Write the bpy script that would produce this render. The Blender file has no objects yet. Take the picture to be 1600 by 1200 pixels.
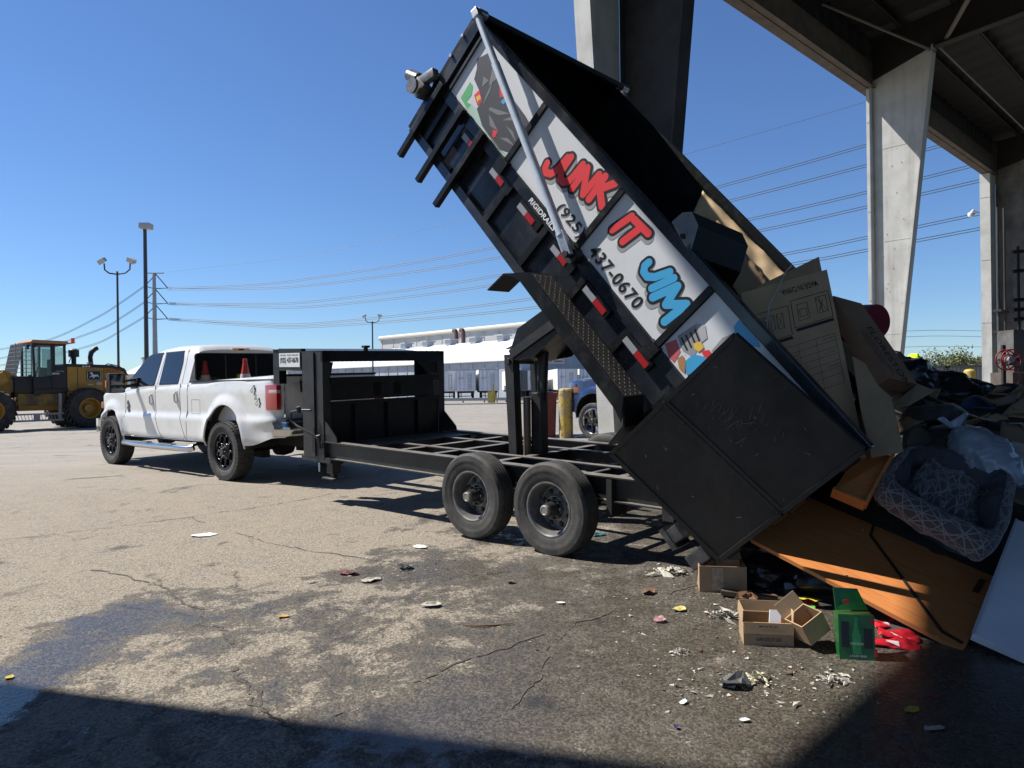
import bpy, bmesh, math, random
from mathutils import Vector, Matrix, noise
R = math.radians
random.seed(7)
S = bpy.context.scene
C = S.collection
# ---------------------------------------------------------------- camera, world, sun
CAMH = 1.516
cam_d = bpy.data.cameras.new('camera'); cam = bpy.data.objects.new('camera', cam_d); C.objects.link(cam)
cam_d.sensor_width = 36.0; cam_d.lens = 1110.0/1600.0*36.0; cam_d.clip_end = 4000; cam_d.clip_start = 0.05
cam.matrix_world = Matrix.Translation((0,0,CAMH)) @ Matrix.Rotation(R(90),4,'X') @ Matrix.Rotation(-0.013,4,'Z')
S.camera = cam
SUN_EL = R(51.6); SUN_TO = Vector((-0.963,0.27,0)).normalized()      # horizontal direction towards the sun
W = bpy.data.worlds.new('World'); S.world = W; W.use_nodes = True
nt = W.node_tree; bg = nt.nodes['Background']
sky = nt.nodes.new('ShaderNodeTexSky'); sky.sky_type = 'NISHITA'; sky.sun_disc = False
sky.sun_elevation = SUN_EL; sky.sun_rotation = math.atan2(SUN_TO.x, SUN_TO.y)
sky.air_density = 1.0; sky.dust_density = 0.0; sky.ozone_density = 3.0; sky.altitude = 0
tint = nt.nodes.new('ShaderNodeMix'); tint.data_type='RGBA'; tint.blend_type='MULTIPLY'; tint.inputs[0].default_value=1.0; tint.inputs[7].default_value=(.74,.945,1.24,1)
nt.links.new(sky.outputs[0], tint.inputs[6]); nt.links.new(tint.outputs[2], bg.inputs[0]); bg.inputs[1].default_value = 0.065
sun_d = bpy.data.lights.new('sun','SUN'); sun = bpy.data.objects.new('sun', sun_d); C.objects.link(sun)
sun_d.energy = 5.0; sun_d.angle = R(0.53); sun_d.color = (1.0,0.955,0.88)
tosun = Vector((SUN_TO.x*math.cos(SUN_EL), SUN_TO.y*math.cos(SUN_EL), math.sin(SUN_EL)))
sun.rotation_euler = tosun.to_track_quat('Z','Y').to_euler()
S.view_settings.view_transform = 'Standard'; S.view_settings.look = 'None'
S.view_settings.exposure = 0.65; S.view_settings.gamma = 1.0
S.cycles.max_bounces = 6; S.cycles.diffuse_bounces = 3; S.cycles.glossy_bounces = 3; S.cycles.transmission_bounces = 4
S.cycles.use_denoising = True

# ---------------------------------------------------------------- materials
MATS = {}
def _n(t, typ, **kw):
    n = t.nodes.new(typ)
    for k, v in kw.items():
        if k in n.inputs: n.inputs[k].default_value = v
        else: setattr(n, k, v)
    return n
def mat(name, col, rough=0.6, metal=0.0, col2=None, scale=4.0, mixc=(0.4,0.65), bump=0.0, bscale=40.0, spec=0.5, coat=0.0,
        streak=None, speck=None, rough2=None, coord='Object', detail=8.0, trans=0.0, emit=None, dust_sheen=None):
    if name in MATS: return MATS[name]
    m = bpy.data.materials.new(name); m.use_nodes = True; t = m.node_tree; p = t.nodes['Principled BSDF']; L = t.links.new
    p.inputs['Base Color'].default_value = (*col,1); p.inputs['Roughness'].default_value = rough; p.inputs['Metallic'].default_value = metal
    p.inputs['Specular IOR Level'].default_value = spec; p.inputs['Coat Weight'].default_value = coat; p.inputs['Coat Roughness'].default_value = 0.05
    tc = _n(t,'ShaderNodeTexCoord')
    out = None
    if col2 is not None:
        nz = _n(t,'ShaderNodeTexNoise', Scale=scale, Detail=detail, Roughness=0.62); L(tc.outputs[coord], nz.inputs['Vector'])
        rp = _n(t,'ShaderNodeMapRange'); rp.inputs[1].default_value = mixc[0]; rp.inputs[2].default_value = mixc[1]
        L(nz.outputs[0], rp.inputs[0])
        mx = _n(t,'ShaderNodeMix', data_type='RGBA'); L(rp.outputs[0], mx.inputs[0])
        mx.inputs[6].default_value = (*col,1); mx.inputs[7].default_value = (*col2,1); out = mx.outputs[2]
        if rough2 is not None:
            mr = _n(t,'ShaderNodeMix'); L(rp.outputs[0], mr.inputs[0]); mr.inputs[2].default_value = rough; mr.inputs[3].default_value = rough2
            L(mr.outputs[0], p.inputs['Roughness'])
    if streak is not None:                       # vertical dirt streaks: (colour, scale, amount)
        mp = _n(t,'ShaderNodeMapping'); mp.inputs['Scale'].default_value = (streak[1],streak[1],streak[1]*0.06); L(tc.outputs[coord], mp.inputs[0])
        n2 = _n(t,'ShaderNodeTexNoise', Scale=1.0, Detail=5.0, Roughness=0.7); L(mp.outputs[0], n2.inputs['Vector'])
        r2 = _n(t,'ShaderNodeMapRange'); r2.inputs[1].default_value = 0.5; r2.inputs[2].default_value = 0.8; r2.inputs[4].default_value = streak[2]
        L(n2.outputs[0], r2.inputs[0])
        m2 = _n(t,'ShaderNodeMix', data_type='RGBA'); L(r2.outputs[0], m2.inputs[0]); m2.inputs[7].default_value = (*streak[0],1)
        if out: L(out, m2.inputs[6])
        else: m2.inputs[6].default_value = (*col,1)
        out = m2.outputs[2]
    if speck is not None:                        # small specks: (colour, scale, threshold)
        n3 = _n(t,'ShaderNodeTexNoise', Scale=speck[1], Detail=3.0, Roughness=0.6); L(tc.outputs[coord], n3.inputs['Vector'])
        r3 = _n(t,'ShaderNodeMapRange'); r3.inputs[1].default_value = speck[2]; r3.inputs[2].default_value = speck[2]+0.04; L(n3.outputs[0], r3.inputs[0])
        m3 = _n(t,'ShaderNodeMix', data_type='RGBA'); L(r3.outputs[0], m3.inputs[0]); m3.inputs[7].default_value = (*speck[0],1)
        if out: L(out, m3.inputs[6])
        else: m3.inputs[6].default_value = (*col,1)
        out = m3.outputs[2]
    if dust_sheen is not None:                         # upward faces paler: dust plus sun sheen put into the colour
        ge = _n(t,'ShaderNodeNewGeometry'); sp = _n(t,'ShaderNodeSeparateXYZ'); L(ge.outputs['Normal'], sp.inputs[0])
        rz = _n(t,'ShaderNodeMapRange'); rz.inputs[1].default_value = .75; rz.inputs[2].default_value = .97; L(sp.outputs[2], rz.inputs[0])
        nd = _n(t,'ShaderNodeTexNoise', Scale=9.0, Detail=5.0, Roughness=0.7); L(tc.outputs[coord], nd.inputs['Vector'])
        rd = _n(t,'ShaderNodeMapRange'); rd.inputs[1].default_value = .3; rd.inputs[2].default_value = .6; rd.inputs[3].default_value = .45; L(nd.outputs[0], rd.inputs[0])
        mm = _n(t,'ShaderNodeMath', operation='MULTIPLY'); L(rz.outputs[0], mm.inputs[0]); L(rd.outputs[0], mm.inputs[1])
        m4 = _n(t,'ShaderNodeMix', data_type='RGBA'); L(mm.outputs[0], m4.inputs[0]); m4.inputs[7].default_value = (*dust_sheen,1)
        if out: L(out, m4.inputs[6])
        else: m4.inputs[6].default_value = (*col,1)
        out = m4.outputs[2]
    if out: L(out, p.inputs['Base Color'])
    if bump > 0:
        nb = _n(t,'ShaderNodeTexNoise', Scale=bscale, Detail=6.0, Roughness=0.65); L(tc.outputs[coord], nb.inputs['Vector'])
        b = _n(t,'ShaderNodeBump', Strength=bump, Distance=0.02); L(nb.outputs[0], b.inputs['Height']); L(b.outputs[0], p.inputs['Normal'])
    if trans > 0: p.inputs['Transmission Weight'].default_value = trans
    if emit: p.inputs['Emission Color'].default_value = (*emit[0],1); p.inputs['Emission Strength'].default_value = emit[1]
    MATS[name] = m; return m
M_white  = lambda: mat('truck_white',(0.70,0.70,0.69),0.26,col2=(0.58,0.57,0.54),scale=3,mixc=(.5,.8),coat=.5)
M_black  = lambda: mat('trailer_black_steel',(0.006,0.007,0.008),0.33,spec=.35,col2=(0.016,0.016,0.017),scale=7,mixc=(.5,.75),rough2=.5,bump=.07,bscale=9,dust_sheen=(.055,.052,.048),speck=((.16,.15,.14),60,.71))
M_blackd = lambda: mat('dusty_black_steel',(0.013,0.013,0.014),0.5,col2=(0.030,0.029,0.028),scale=5,mixc=(.42,.7),speck=((.2,.19,.17),50,.70),dust_sheen=(.20,.185,.165),bump=.06,bscale=14)
M_gloss  = lambda: mat('gloss_black_steel',(0.010,0.013,0.02),0.20,col2=(0.022,0.023,0.026),scale=2.5,coat=.3,rough2=.38,bump=.04,bscale=5,streak=((.05,.047,.042),2.5,.35))
M_tyre   = lambda: mat('tyre_rubber',(0.035,0.034,0.033),0.75,col2=(0.075,0.07,0.064),scale=9,mixc=(.4,.7),bump=.15,bscale=60)
M_rim    = lambda: mat('grey_steel_rim',(0.20,0.197,0.195),0.40,0.35,col2=(0.12,0.118,0.115),scale=12)
M_dark   = lambda: mat('dark_underbody',(0.015,0.015,0.015),0.7)
M_chrome = lambda: mat('chrome',(0.60,0.61,0.62),0.20,1.0)
M_alu    = lambda: mat('brushed_aluminium',(0.62,0.64,0.67),0.35,0.9,col2=(.45,.46,.48),scale=20)
M_glassd = lambda: mat('tinted_glass',(0.010,0.012,0.016),0.03,coat=.15)
M_red    = lambda: mat('red_lens',(0.35,0.008,0.012),0.15,coat=1)
M_panel  = lambda: mat('sign_panel_white',(0.68,0.69,0.71),0.30,col2=(.55,.56,.57),scale=2.5,mixc=(.5,.8),speck=((.18,.18,.18),26,.74),coat=.25)
M_board  = lambda: mat('cardboard',(0.40,0.27,0.155),0.85,col2=(.31,.205,.12),scale=6,mixc=(.4,.7),bump=.06,bscale=18)
M_boardi = lambda: mat('cardboard_inside',(0.46,0.33,0.20),0.85,col2=(.36,.25,.15),scale=8,mixc=(.4,.7))
M_conc   = lambda: mat('old_concrete',(0.36,0.335,0.29),0.9,col2=(.22,.20,.17),scale=5,bump=.3,bscale=30,speck=((.12,.11,.1),30,.66))
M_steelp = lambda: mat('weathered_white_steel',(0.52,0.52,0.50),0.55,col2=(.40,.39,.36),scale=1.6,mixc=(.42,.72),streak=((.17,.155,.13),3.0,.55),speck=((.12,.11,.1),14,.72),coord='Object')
M_steeld = lambda: mat('sooty_shaded_steel',(0.045,0.043,0.042),0.75,col2=(.015,.014,.014),scale=.9,mixc=(.38,.62),streak=((.03,.03,.03),2.5,.6))  # soot, darkened further so the colour carries the column's shade
M_rust   = lambda: mat('brown_primer_steel',(0.11,0.08,0.06),0.7,col2=(.06,.05,.04),scale=2.5)

# ---------------------------------------------------------------- mesh builder
class MB:
    def __init__(s): s.v=[]; s.f=[]; s.mi=[]; s.cur=0; s.M=Matrix.Identity(4)
    def add(s, vs, fs):
        o=len(s.v); s.v += [s.M @ Vector(v) for v in vs]
        for f in fs: s.f.append([o+i for i in f]); s.mi.append(s.cur)
        return s
    def box(s, x0,x1,y0,y1,z0,z1,ch=0.0):
        if x0>x1:x0,x1=x1,x0
        if y0>y1:y0,y1=y1,y0
        if z0>z1:z0,z1=z1,z0
        if ch<=0:
            v=[(x,y,z) for x in (x0,x1) for y in (y0,y1) for z in (z0,z1)]
            return s.add(v,[(0,1,3,2),(4,6,7,5),(0,4,5,1),(2,3,7,6),(0,2,6,4),(1,5,7,3)])
        bm=bmesh.new(); bmesh.ops.create_cube(bm,size=1)
        for v in bm.verts: v.co=Vector((x0+(v.co.x+.5)*(x1-x0), y0+(v.co.y+.5)*(y1-y0), z0+(v.co.z+.5)*(z1-z0)))
        bmesh.ops.bevel(bm,geom=bm.edges[:],offset=ch,segments=2,affect='EDGES',profile=.7)
        return s.bm(bm)
    def bm(s, bm):
        bm.verts.index_update(); s.add([v.co.copy() for v in bm.verts],[[v.index for v in f.verts] for f in bm.faces]); bm.free(); return s
    def bar(s, p, q, w, h=None, up=(0,0,1), ch=0.0):       # rectangular bar between two points, w across, h along 'up'
        h = w if h is None else h
        p=Vector(p); q=Vector(q); d=q-p; L=d.length; d.normalize(); up=Vector(up)
        if abs(d.dot(up))>.98: up=Vector((1,0,0)) if abs(d.x)<.9 else Vector((0,1,0))
        x=d.cross(up).normalized(); z=x.cross(d).normalized()
        K=Matrix(((x.x,d.x,z.x,p.x),(x.y,d.y,z.y,p.y),(x.z,d.z,z.z,p.z),(0,0,0,1)))
        o=s.M; s.M=o@K; s.box(-w/2,w/2,0,L,-h/2,h/2,ch); s.M=o; return s
    def tube(s, pts, r, n=10, cap=True, closed=False):
        pts=[Vector(p) for p in pts]; m=len(pts); rs=r if isinstance(r,(list,tuple)) else [r]*m
        vs=[];prev=None
        for i,p in enumerate(pts):
            if closed: d=pts[(i+1)%m]-pts[i-1]
            else: d=(pts[min(i+1,m-1)]-pts[max(i-1,0)])
            d.normalize()
            if prev is None:
                a=Vector((0,0,1)) if abs(d.z)<.9 else Vector((1,0,0)); x=d.cross(a).normalized()
            else: x=(prev-d*prev.dot(d)).normalized()
            prev=x; y=d.cross(x)
            for k in range(n):
                t=2*math.pi*k/n; vs.append(p+(x*math.cos(t)+y*math.sin(t))*rs[i])
        fs=[]
        for i in range(m if closed else m-1):
            j=(i+1)%m
            for k in range(n): fs.append((i*n+k,i*n+(k+1)%n,j*n+(k+1)%n,j*n+k))
        if cap and not closed: fs.append(tuple(range(n))[::-1]); fs.append(tuple((m-1)*n+k for k in range(n)))
        return s.add(vs,fs)
    def lathe(s, prof, n=32, axis='y', full=True):          # prof: (radius, offset along axis)
        vs=[];fs=[]
        for (r,h) in prof:
            for k in range(n):
                t=2*math.pi*k/n; c,q=r*math.cos(t),r*math.sin(t)
                vs.append({'y':(c,h,q),'z':(c,q,h),'x':(h,c,q)}[axis])
        for i in range(len(prof)-1):
            for k in range(n): fs.append((i*n+k,(i+1)*n+k,(i+1)*n+(k+1)%n,i*n+(k+1)%n))
        return s.add(vs,fs)
    def prism(s, poly, a0, a1, ax='y'):                     # extrude a 2-D polygon (u,w) along an axis
        def P(u,w,t): return {'y':(u,t,w),'z':(u,w,t),'x':(t,u,w)}[ax]
        n=len(poly); vs=[P(u,w,a0) for u,w in poly]+[P(u,w,a1) for u,w in poly]
        return s.add(vs,[tuple(range(n)),tuple(range(n,2*n))[::-1]]+[(i,i+n,(i+1)%n+n,(i+1)%n) for i in range(n)])
    def grid(s, fn, nu, nv, closeu=False):
        vs=[fn(i/nu,j/nv) for i in range(nu+1) for j in range(nv+1)]
        return s.add(vs,[(i*(nv+1)+j,(i+1)*(nv+1)+j,(i+1)*(nv+1)+j+1,i*(nv+1)+j+1) for i in range(nu) for j in range(nv)])
    def quadslab(s, a,b,c,d, th, n=None):                   # slab whose front face is a,b,c,d
        a,b,c,d=map(Vector,(a,b,c,d)); nn=((b-a).cross(d-a)).normalized() if n is None else Vector(n)
        v=[a,b,c,d]+[p-nn*th for p in (a,b,c,d)]
        return s.add(v,[(0,1,2,3),(7,6,5,4),(0,4,5,1),(1,5,6,2),(2,6,7,3),(3,7,4,0)])
    def build(s, name, mats, parent=None, loc=None, smooth=35, solid=0.0, label=None):
        if not isinstance(mats,(list,tuple)): mats=[mats]
        me=bpy.data.meshes.new(name); o=bpy.data.objects.new(name,me); C.objects.link(o)
        org=Vector((0,0,0))
        if parent is None and loc is not None: org=Vector(loc)
        off=Vector((0,0,0))
        if parent is not None and parent.get('_world'): off=Vector(parent['_world'])
        elif parent is None: off=org
        me.from_pydata([tuple(v-off) for v in s.v],[],s.f); 
        for m in mats: me.materials.append(m)
        if len(mats)>1: me.polygons.foreach_set('material_index',s.mi)
        bm=bmesh.new(); bm.from_mesh(me); bmesh.ops.remove_doubles(bm,verts=bm.verts,dist=1e-5); bmesh.ops.recalc_face_normals(bm,faces=bm.faces); bm.to_mesh(me); bm.free()
        if smooth:
            me.shade_smooth(); me.set_sharp_from_angle(angle=R(smooth))
        me.update()
        o.location=org
        if parent is not None:
            o.parent=parent
            if parent.get('_world'): o['_world']=parent['_world']
        if solid>0:
            md=o.modifiers.new('thickness','SOLIDIFY'); md.thickness=solid; md.offset=-1
        if label: o['label']=label
        return o
def tag(o,label=None,cat=None,group=None,kind=None):
    if label: o['label']=label
    if cat: o['category']=cat
    if group: o['group']=group
    if kind: o['kind']=kind
    return o
def thing(name,label,cat,loc=(0,0,0),group=None,world=True,rotz=0):
    o=bpy.data.objects.new(name,None); C.objects.link(o); o.location=loc; o.empty_display_size=.2
    o.rotation_euler=(0,0,rotz)
    if world: o['_world']=tuple(loc)
    return tag(o,label,cat,group)
def copy_tree(o,parent=None):
    c=o.copy(); C.objects.link(c); c.parent=parent
    for ch in list(o.children): copy_tree(ch,c)
    return c
def text_geo(txt, size=1.0, offset=0.0, ext=0.0, shear=0.0, align='LEFT', space=1.0, res=4):
    cu=bpy.data.curves.new('t','FONT'); cu.body=txt; cu.size=size; cu.offset=offset; cu.extrude=ext; cu.shear=shear; cu.align_x=align
    cu.space_character=space; cu.resolution_u=res; cu.fill_mode='FRONT' if ext==0 else 'BOTH'
    o=bpy.data.objects.new('t',cu); C.objects.link(o); dg=bpy.context.evaluated_depsgraph_get(); dg.update()
    me=bpy.data.meshes.new_from_object(o.evaluated_get(dg)); vs=[v.co.copy() for v in me.vertices]; fs=[tuple(p.vertices) for p in me.polygons]
    bpy.data.objects.remove(o); bpy.data.curves.remove(cu); bpy.data.meshes.remove(me); return vs,fs
def put_text(mb, txt, M, size=1.0, fitw=None, fith=None, **kw):   # text laid in the x-y plane of M, optionally fitted to a width/height
    vs,fs=text_geo(txt,size,**kw)
    if not vs: return
    x0=min(v.x for v in vs);x1=max(v.x for v in vs);y0=min(v.y for v in vs);y1=max(v.y for v in vs)
    sx=fitw/(x1-x0) if fitw else 1; sy=fith/(y1-y0) if fith else sx
    if fith and not fitw: sx=sy
    o=mb.M; mb.M=o@M
    mb.add([((v.x-x0)*sx,(v.y-y0)*sy,v.z) for v in vs],fs); mb.M=o
def frame(o,x,y):           # matrix from origin + x axis + y axis (orthonormalised), z = x cross y
    x=Vector(x).normalized(); z=x.cross(Vector(y)).normalized(); y=z.cross(x); o=Vector(o)
    return Matrix(((x.x,y.x,z.x,o.x),(x.y,y.y,z.y,o.y),(x.z,y.z,z.z,o.z),(0,0,0,1)))
def sst(x,a,b):
    t=max(0,min(1,(x-a)/(b-a))); return t*t*(3-2*t)
def gz(X,Y):                # height of the ground
    near=0.0115*X+0.0169*Y
    far=-0.0075*max(0,Y-34)
    far=max(far,-0.9)
    w=1-sst(math.hypot(X,Y),15,32)
    return near*w+far*(1-w)
def ray(u,v):               # direction seen at photo position (u,v), used only to measure where things stand
    c,s=math.cos(.013),math.sin(.013); du,dv=u-800,v-600
    return Vector(((c*du-s*dv)/1110,1,-(s*du+c*dv)/1110))
def at(u,v,Y): d=ray(u,v); return Vector((d.x*Y,Y,CAMH+d.z*Y))
def gnd(u,v):
    d=ray(u,v); t=1.8
    for _ in range(4000):
        if CAMH+d.z*t<=gz(d.x*t,t): break
        t*=1.002
    return Vector((d.x*t,t,gz(d.x*t,t)))
# ================================================================ THE SETTING: ground
def ground_mat():
    m=bpy.data.materials.new('worn_asphalt'); m.use_nodes=True; t=m.node_tree; L=t.links.new; p=t.nodes['Principled BSDF']
    tc=_n(t,'ShaderNodeTexCoord'); V=tc.outputs['Object']
    def nz(scale,detail=6,rough=.6,vec=V,dist=0): 
        n=_n(t,'ShaderNodeTexNoise',Scale=scale,Detail=detail,Roughness=rough,Distortion=dist); L(vec,n.inputs['Vector']); return n.outputs[0]
    def rng(x,a,b,c=0,d=1):
        n=_n(t,'ShaderNodeMapRange'); L(x,n.inputs[0]); n.inputs[1].default_value=a;n.inputs[2].default_value=b;n.inputs[3].default_value=c;n.inputs[4].default_value=d; return n.outputs[0]
    def mix(f,a,b):
        n=_n(t,'ShaderNodeMix',data_type='RGBA')
        if isinstance(f,float): n.inputs[0].default_value=f
        else: L(f,n.inputs[0])
        for i,c in ((6,a),(7,b)):
            if isinstance(c,tuple): n.inputs[i].default_value=(*c,1)
            else: L(c,n.inputs[i])
        return n.outputs[2]
    def mth(op,a,b=None):
        n=_n(t,'ShaderNodeMath',operation=op)
        for i,x in enumerate((a,b)):
            if x is None: continue
            if isinstance(x,(int,float)): n.inputs[i].default_value=x
            else: L(x,n.inputs[i])
        return n.outputs[0]
    # stones of the aggregate, each a slightly different colour
    vo=_n(t,'ShaderNodeTexVoronoi',Scale=95.0); L(V,vo.inputs['Vector'])
    vo2=_n(t,'ShaderNodeTexVoronoi',Scale=38.0); L(V,vo2.inputs['Vector'])
    sep=_n(t,'ShaderNodeSeparateColor'); L(vo.outputs['Color'],sep.inputs[0])
    big=nz(.7,12,.72,dist=.5); med=nz(3.2,12,.76,dist=.3); fine=nz(60,4,.7)
    dry=mix(rng(sep.outputs[0],.1,.95),(.12,.105,.085),(.33,.287,.23))
    dry=mix(rng(med,.42,.62,0,.65),dry,(.28,.23,.17))
    wet=mix(rng(sep.outputs[1],.2,1.),(.045,.039,.032),(.14,.122,.098))
    wet=mix(rng(med,.4,.7,0,.5),wet,(.085,.075,.06))
    # where washing water and slurry lie: near the tipping edge (right, near) and in patches
    sx=_n(t,'ShaderNodeSeparateXYZ'); L(V,sx.inputs[0])
    gx=rng(sx.outputs[0],-2.0,1.3,-.015,.25); gy=rng(sx.outputs[1],3.2,9.0,.06,-.10)
    m1=mth('ADD',mth('ADD',mth('ADD',mth('MULTIPLY',big,.6),.2),gx),gy)
    m1=mth('ADD',m1,mth('MULTIPLY',mth('SUBTRACT',med,.5),.95))
    m1=mth('ADD',m1,mth('MULTIPLY',mth('SUBTRACT',fine,.5),.30))
    for (cx,cy,ax_,ay_,am) in ((-2.55,3.6,.30,1.2,.42),(-2.0,4.6,.9,.5,.14),(-.6,5.4,.9,.35,.16),(-.2,3.2,.7,.3,.12)):       # slurry runs and puddle stains
        ex=mth('DIVIDE',mth('SUBTRACT',sx.outputs[0],cx),ax_); ey=mth('DIVIDE',mth('SUBTRACT',sx.outputs[1],cy),ay_)
        dd=mth('SQRT',mth('ADD',mth('MULTIPLY',ex,ex),mth('MULTIPLY',ey,ey))); m1=mth('ADD',m1,rng(dd,.2,1.3,am,0))
    wetf=rng(m1,.575,.615)
    col=mix(wetf,dry,wet)
    # far yard: paler, with long drag marks
    mp=_n(t,'ShaderNodeMapping'); mp.inputs['Scale'].default_value=(.12,1.5,1); mp.inputs['Rotation'].default_value=(0,0,R(8)); L(V,mp.inputs[0])
    drag=nz(1.0,6,.7,vec=mp.outputs[0])
    far=mix(rng(drag,.35,.7),(.23,.21,.18),(.32,.295,.26))
    ff=rng(sx.outputs[1],9.0,15.0,0,.85)
    col=mix(ff,col,far)
    # oil and tyre stains, thin tar lines
    st=rng(nz(1.3,4,.6,dist=1.2),.60,.70,0,.75); col=mix(st,col,(.035,.032,.03))
    grit=rng(nz(22,5,.75),.62,.68,0,.7); col=mix(grit,col,(.028,.025,.022))
    litter=rng(nz(31,4,.8,dist=.6),.685,.71,0,.75); col=mix(litter,col,(.42,.39,.34))
    vc=_n(t,'ShaderNodeTexVoronoi',Scale=.33,feature='DISTANCE_TO_EDGE'); 
    dn=_n(t,'ShaderNodeTexNoise',Scale=3.0,Detail=6.0); L(V,dn.inputs['Vector'])
    vm=_n(t,'ShaderNodeVectorMath',operation='SCALE'); L(dn.outputs['Color'],vm.inputs[0]); vm.inputs['Scale'].default_value=.35
    va=_n(t,'ShaderNodeVectorMath',operation='ADD'); L(V,va.inputs[0]); L(vm.outputs[0],va.inputs[1]); L(va.outputs[0],vc.inputs['Vector'])
    crack=rng(vc.outputs['Distance'],.001,.006,1,0); brk=rng(med,.52,.60,0,1)
    cr=mth('MULTIPLY',crack,brk); col=mix(mth('MULTIPLY',cr,.55),col,(.02,.018,.016))
    wsp=rng(nz(150,2,.5),.71,.74,0,.7); col=mix(wsp,col,(.62,.57,.50)); dsp=rng(nz(110,2,.5),.69,.72,0,.8); col=mix(dsp,col,(.02,.018,.015))
    L(col,p.inputs['Base Color'])
    # thin water film in the wet zones
    film=rng(mth('ADD',m1,mth('MULTIPLY',mth('SUBTRACT',nz(7,6,.7),.5),.5)),.62,.76)
    rg=_n(t,'ShaderNodeMix'); L(film,rg.inputs[0]); rg.inputs[2].default_value=.88; rg.inputs[3].default_value=.20; L(rg.outputs[0],p.inputs['Roughness'])
    p.inputs['Specular IOR Level'].default_value=.45
    h=mth('ADD',mth('MULTIPLY',vo.outputs['Distance'],-.35),mth('MULTIPLY',vo2.outputs['Distance'],-.35))
    h=mth('ADD',h,mth('MULTIPLY',fine,.5)); h=mth('ADD',h,mth('MULTIPLY',med,.8)); h=mth('SUBTRACT',h,mth('MULTIPLY',cr,.8))
    b=_n(t,'ShaderNodeBump',Strength=.5,Distance=.016)
    bs_=_n(t,'ShaderNodeMix'); L(film,bs_.inputs[0]); bs_.inputs[2].default_value=.5; bs_.inputs[3].default_value=.22; L(bs_.outputs[0],b.inputs['Strength']); L(h,b.inputs['Height']); L(b.outputs[0],p.inputs['Normal'])
    return m
GM=ground_mat()
def axis(lo,hi,near,k):
    v=[0.0]; st=near
    while v[-1]<hi: v.append(v[-1]+st); st*=k
    u=[0.0]; st=near
    while u[-1]>lo: u.append(u[-1]-st); st*=k
    return sorted(set(u[1:]+v))
xs=axis(-1500,1500,.35,1.06); ys=axis(-60,1800,.35,1.06)
g=MB(); g.add([(x,y,gz(x,y)) for x in xs for y in ys],[(i*len(ys)+j,(i+1)*len(ys)+j,(i+1)*len(ys)+j+1,i*len(ys)+j+1) for i in range(len(xs)-1) for j in range(len(ys)-1)])
tag(g.build('ground',GM,loc=(0,0,0),smooth=180),kind='structure')
# wandering tar-filled joints of the pavement
M_joint=lambda: mat('pavement_joint',(.055,.049,.042),.85,col2=(.11,.096,.08),scale=20,mixc=(.45,.6),bump=.2)
def joint(pix,w,seed):
    rnd=random.Random(seed); P=[gnd(*p) for p in pix]; pts=[]
    for a,b in zip(P,P[1:]):
        n=max(2,int((b-a).length/.035))
        for i in range(n): pts.append(a.lerp(b,i/n))
    pts.append(P[-1]); m=MB(); L_=[];off=0
    for i,q in enumerate(pts):
        off=off*.90+rnd.uniform(-.016,.016); d=(pts[min(i+1,len(pts)-1)]-pts[max(0,i-1)]); d.z=0; d.normalize(); nn=Vector((-d.y,d.x,0))
        ww=w*(.35+abs(noise.noise(q*3+Vector((seed,0,0))))*2.2)
        for sgn in (-1,1):
            z=q+nn*(off+sgn*ww*rnd.uniform(.6,1.2)); L_.append((z.x,z.y,gz(z.x,z.y)+.004))
    m.add(L_,[(2*i,2*i+1,2*i+3,2*i+2) for i in range(len(pts)-1) if noise.noise(pts[i]*2.2+Vector((seed*3,0,0)))>-.34 and rnd.random()>.05])
    return tag(m.build('pavement_joint',M_joint(),loc=(0,0,0),smooth=0),kind='structure')
joint([(520,1118),(590,1090),(690,1050),(800,1012),(905,972),(1000,940),(1090,912)],.017,3)
joint([(-60,852),(120,831),(300,808),(420,790),(520,772)],.008,5)
joint([(420,1120),(380,1060),(365,1010),(310,955),(250,915),(150,890)],.012,8)
joint([(380,1060),(395,1100),(470,1150)],.008,14)
joint([(905,972),(860,1010),(850,1060),(780,1110)],.006,21)
joint([(300,808),(420,850),(520,868),(640,880)],.006,27)

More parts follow.
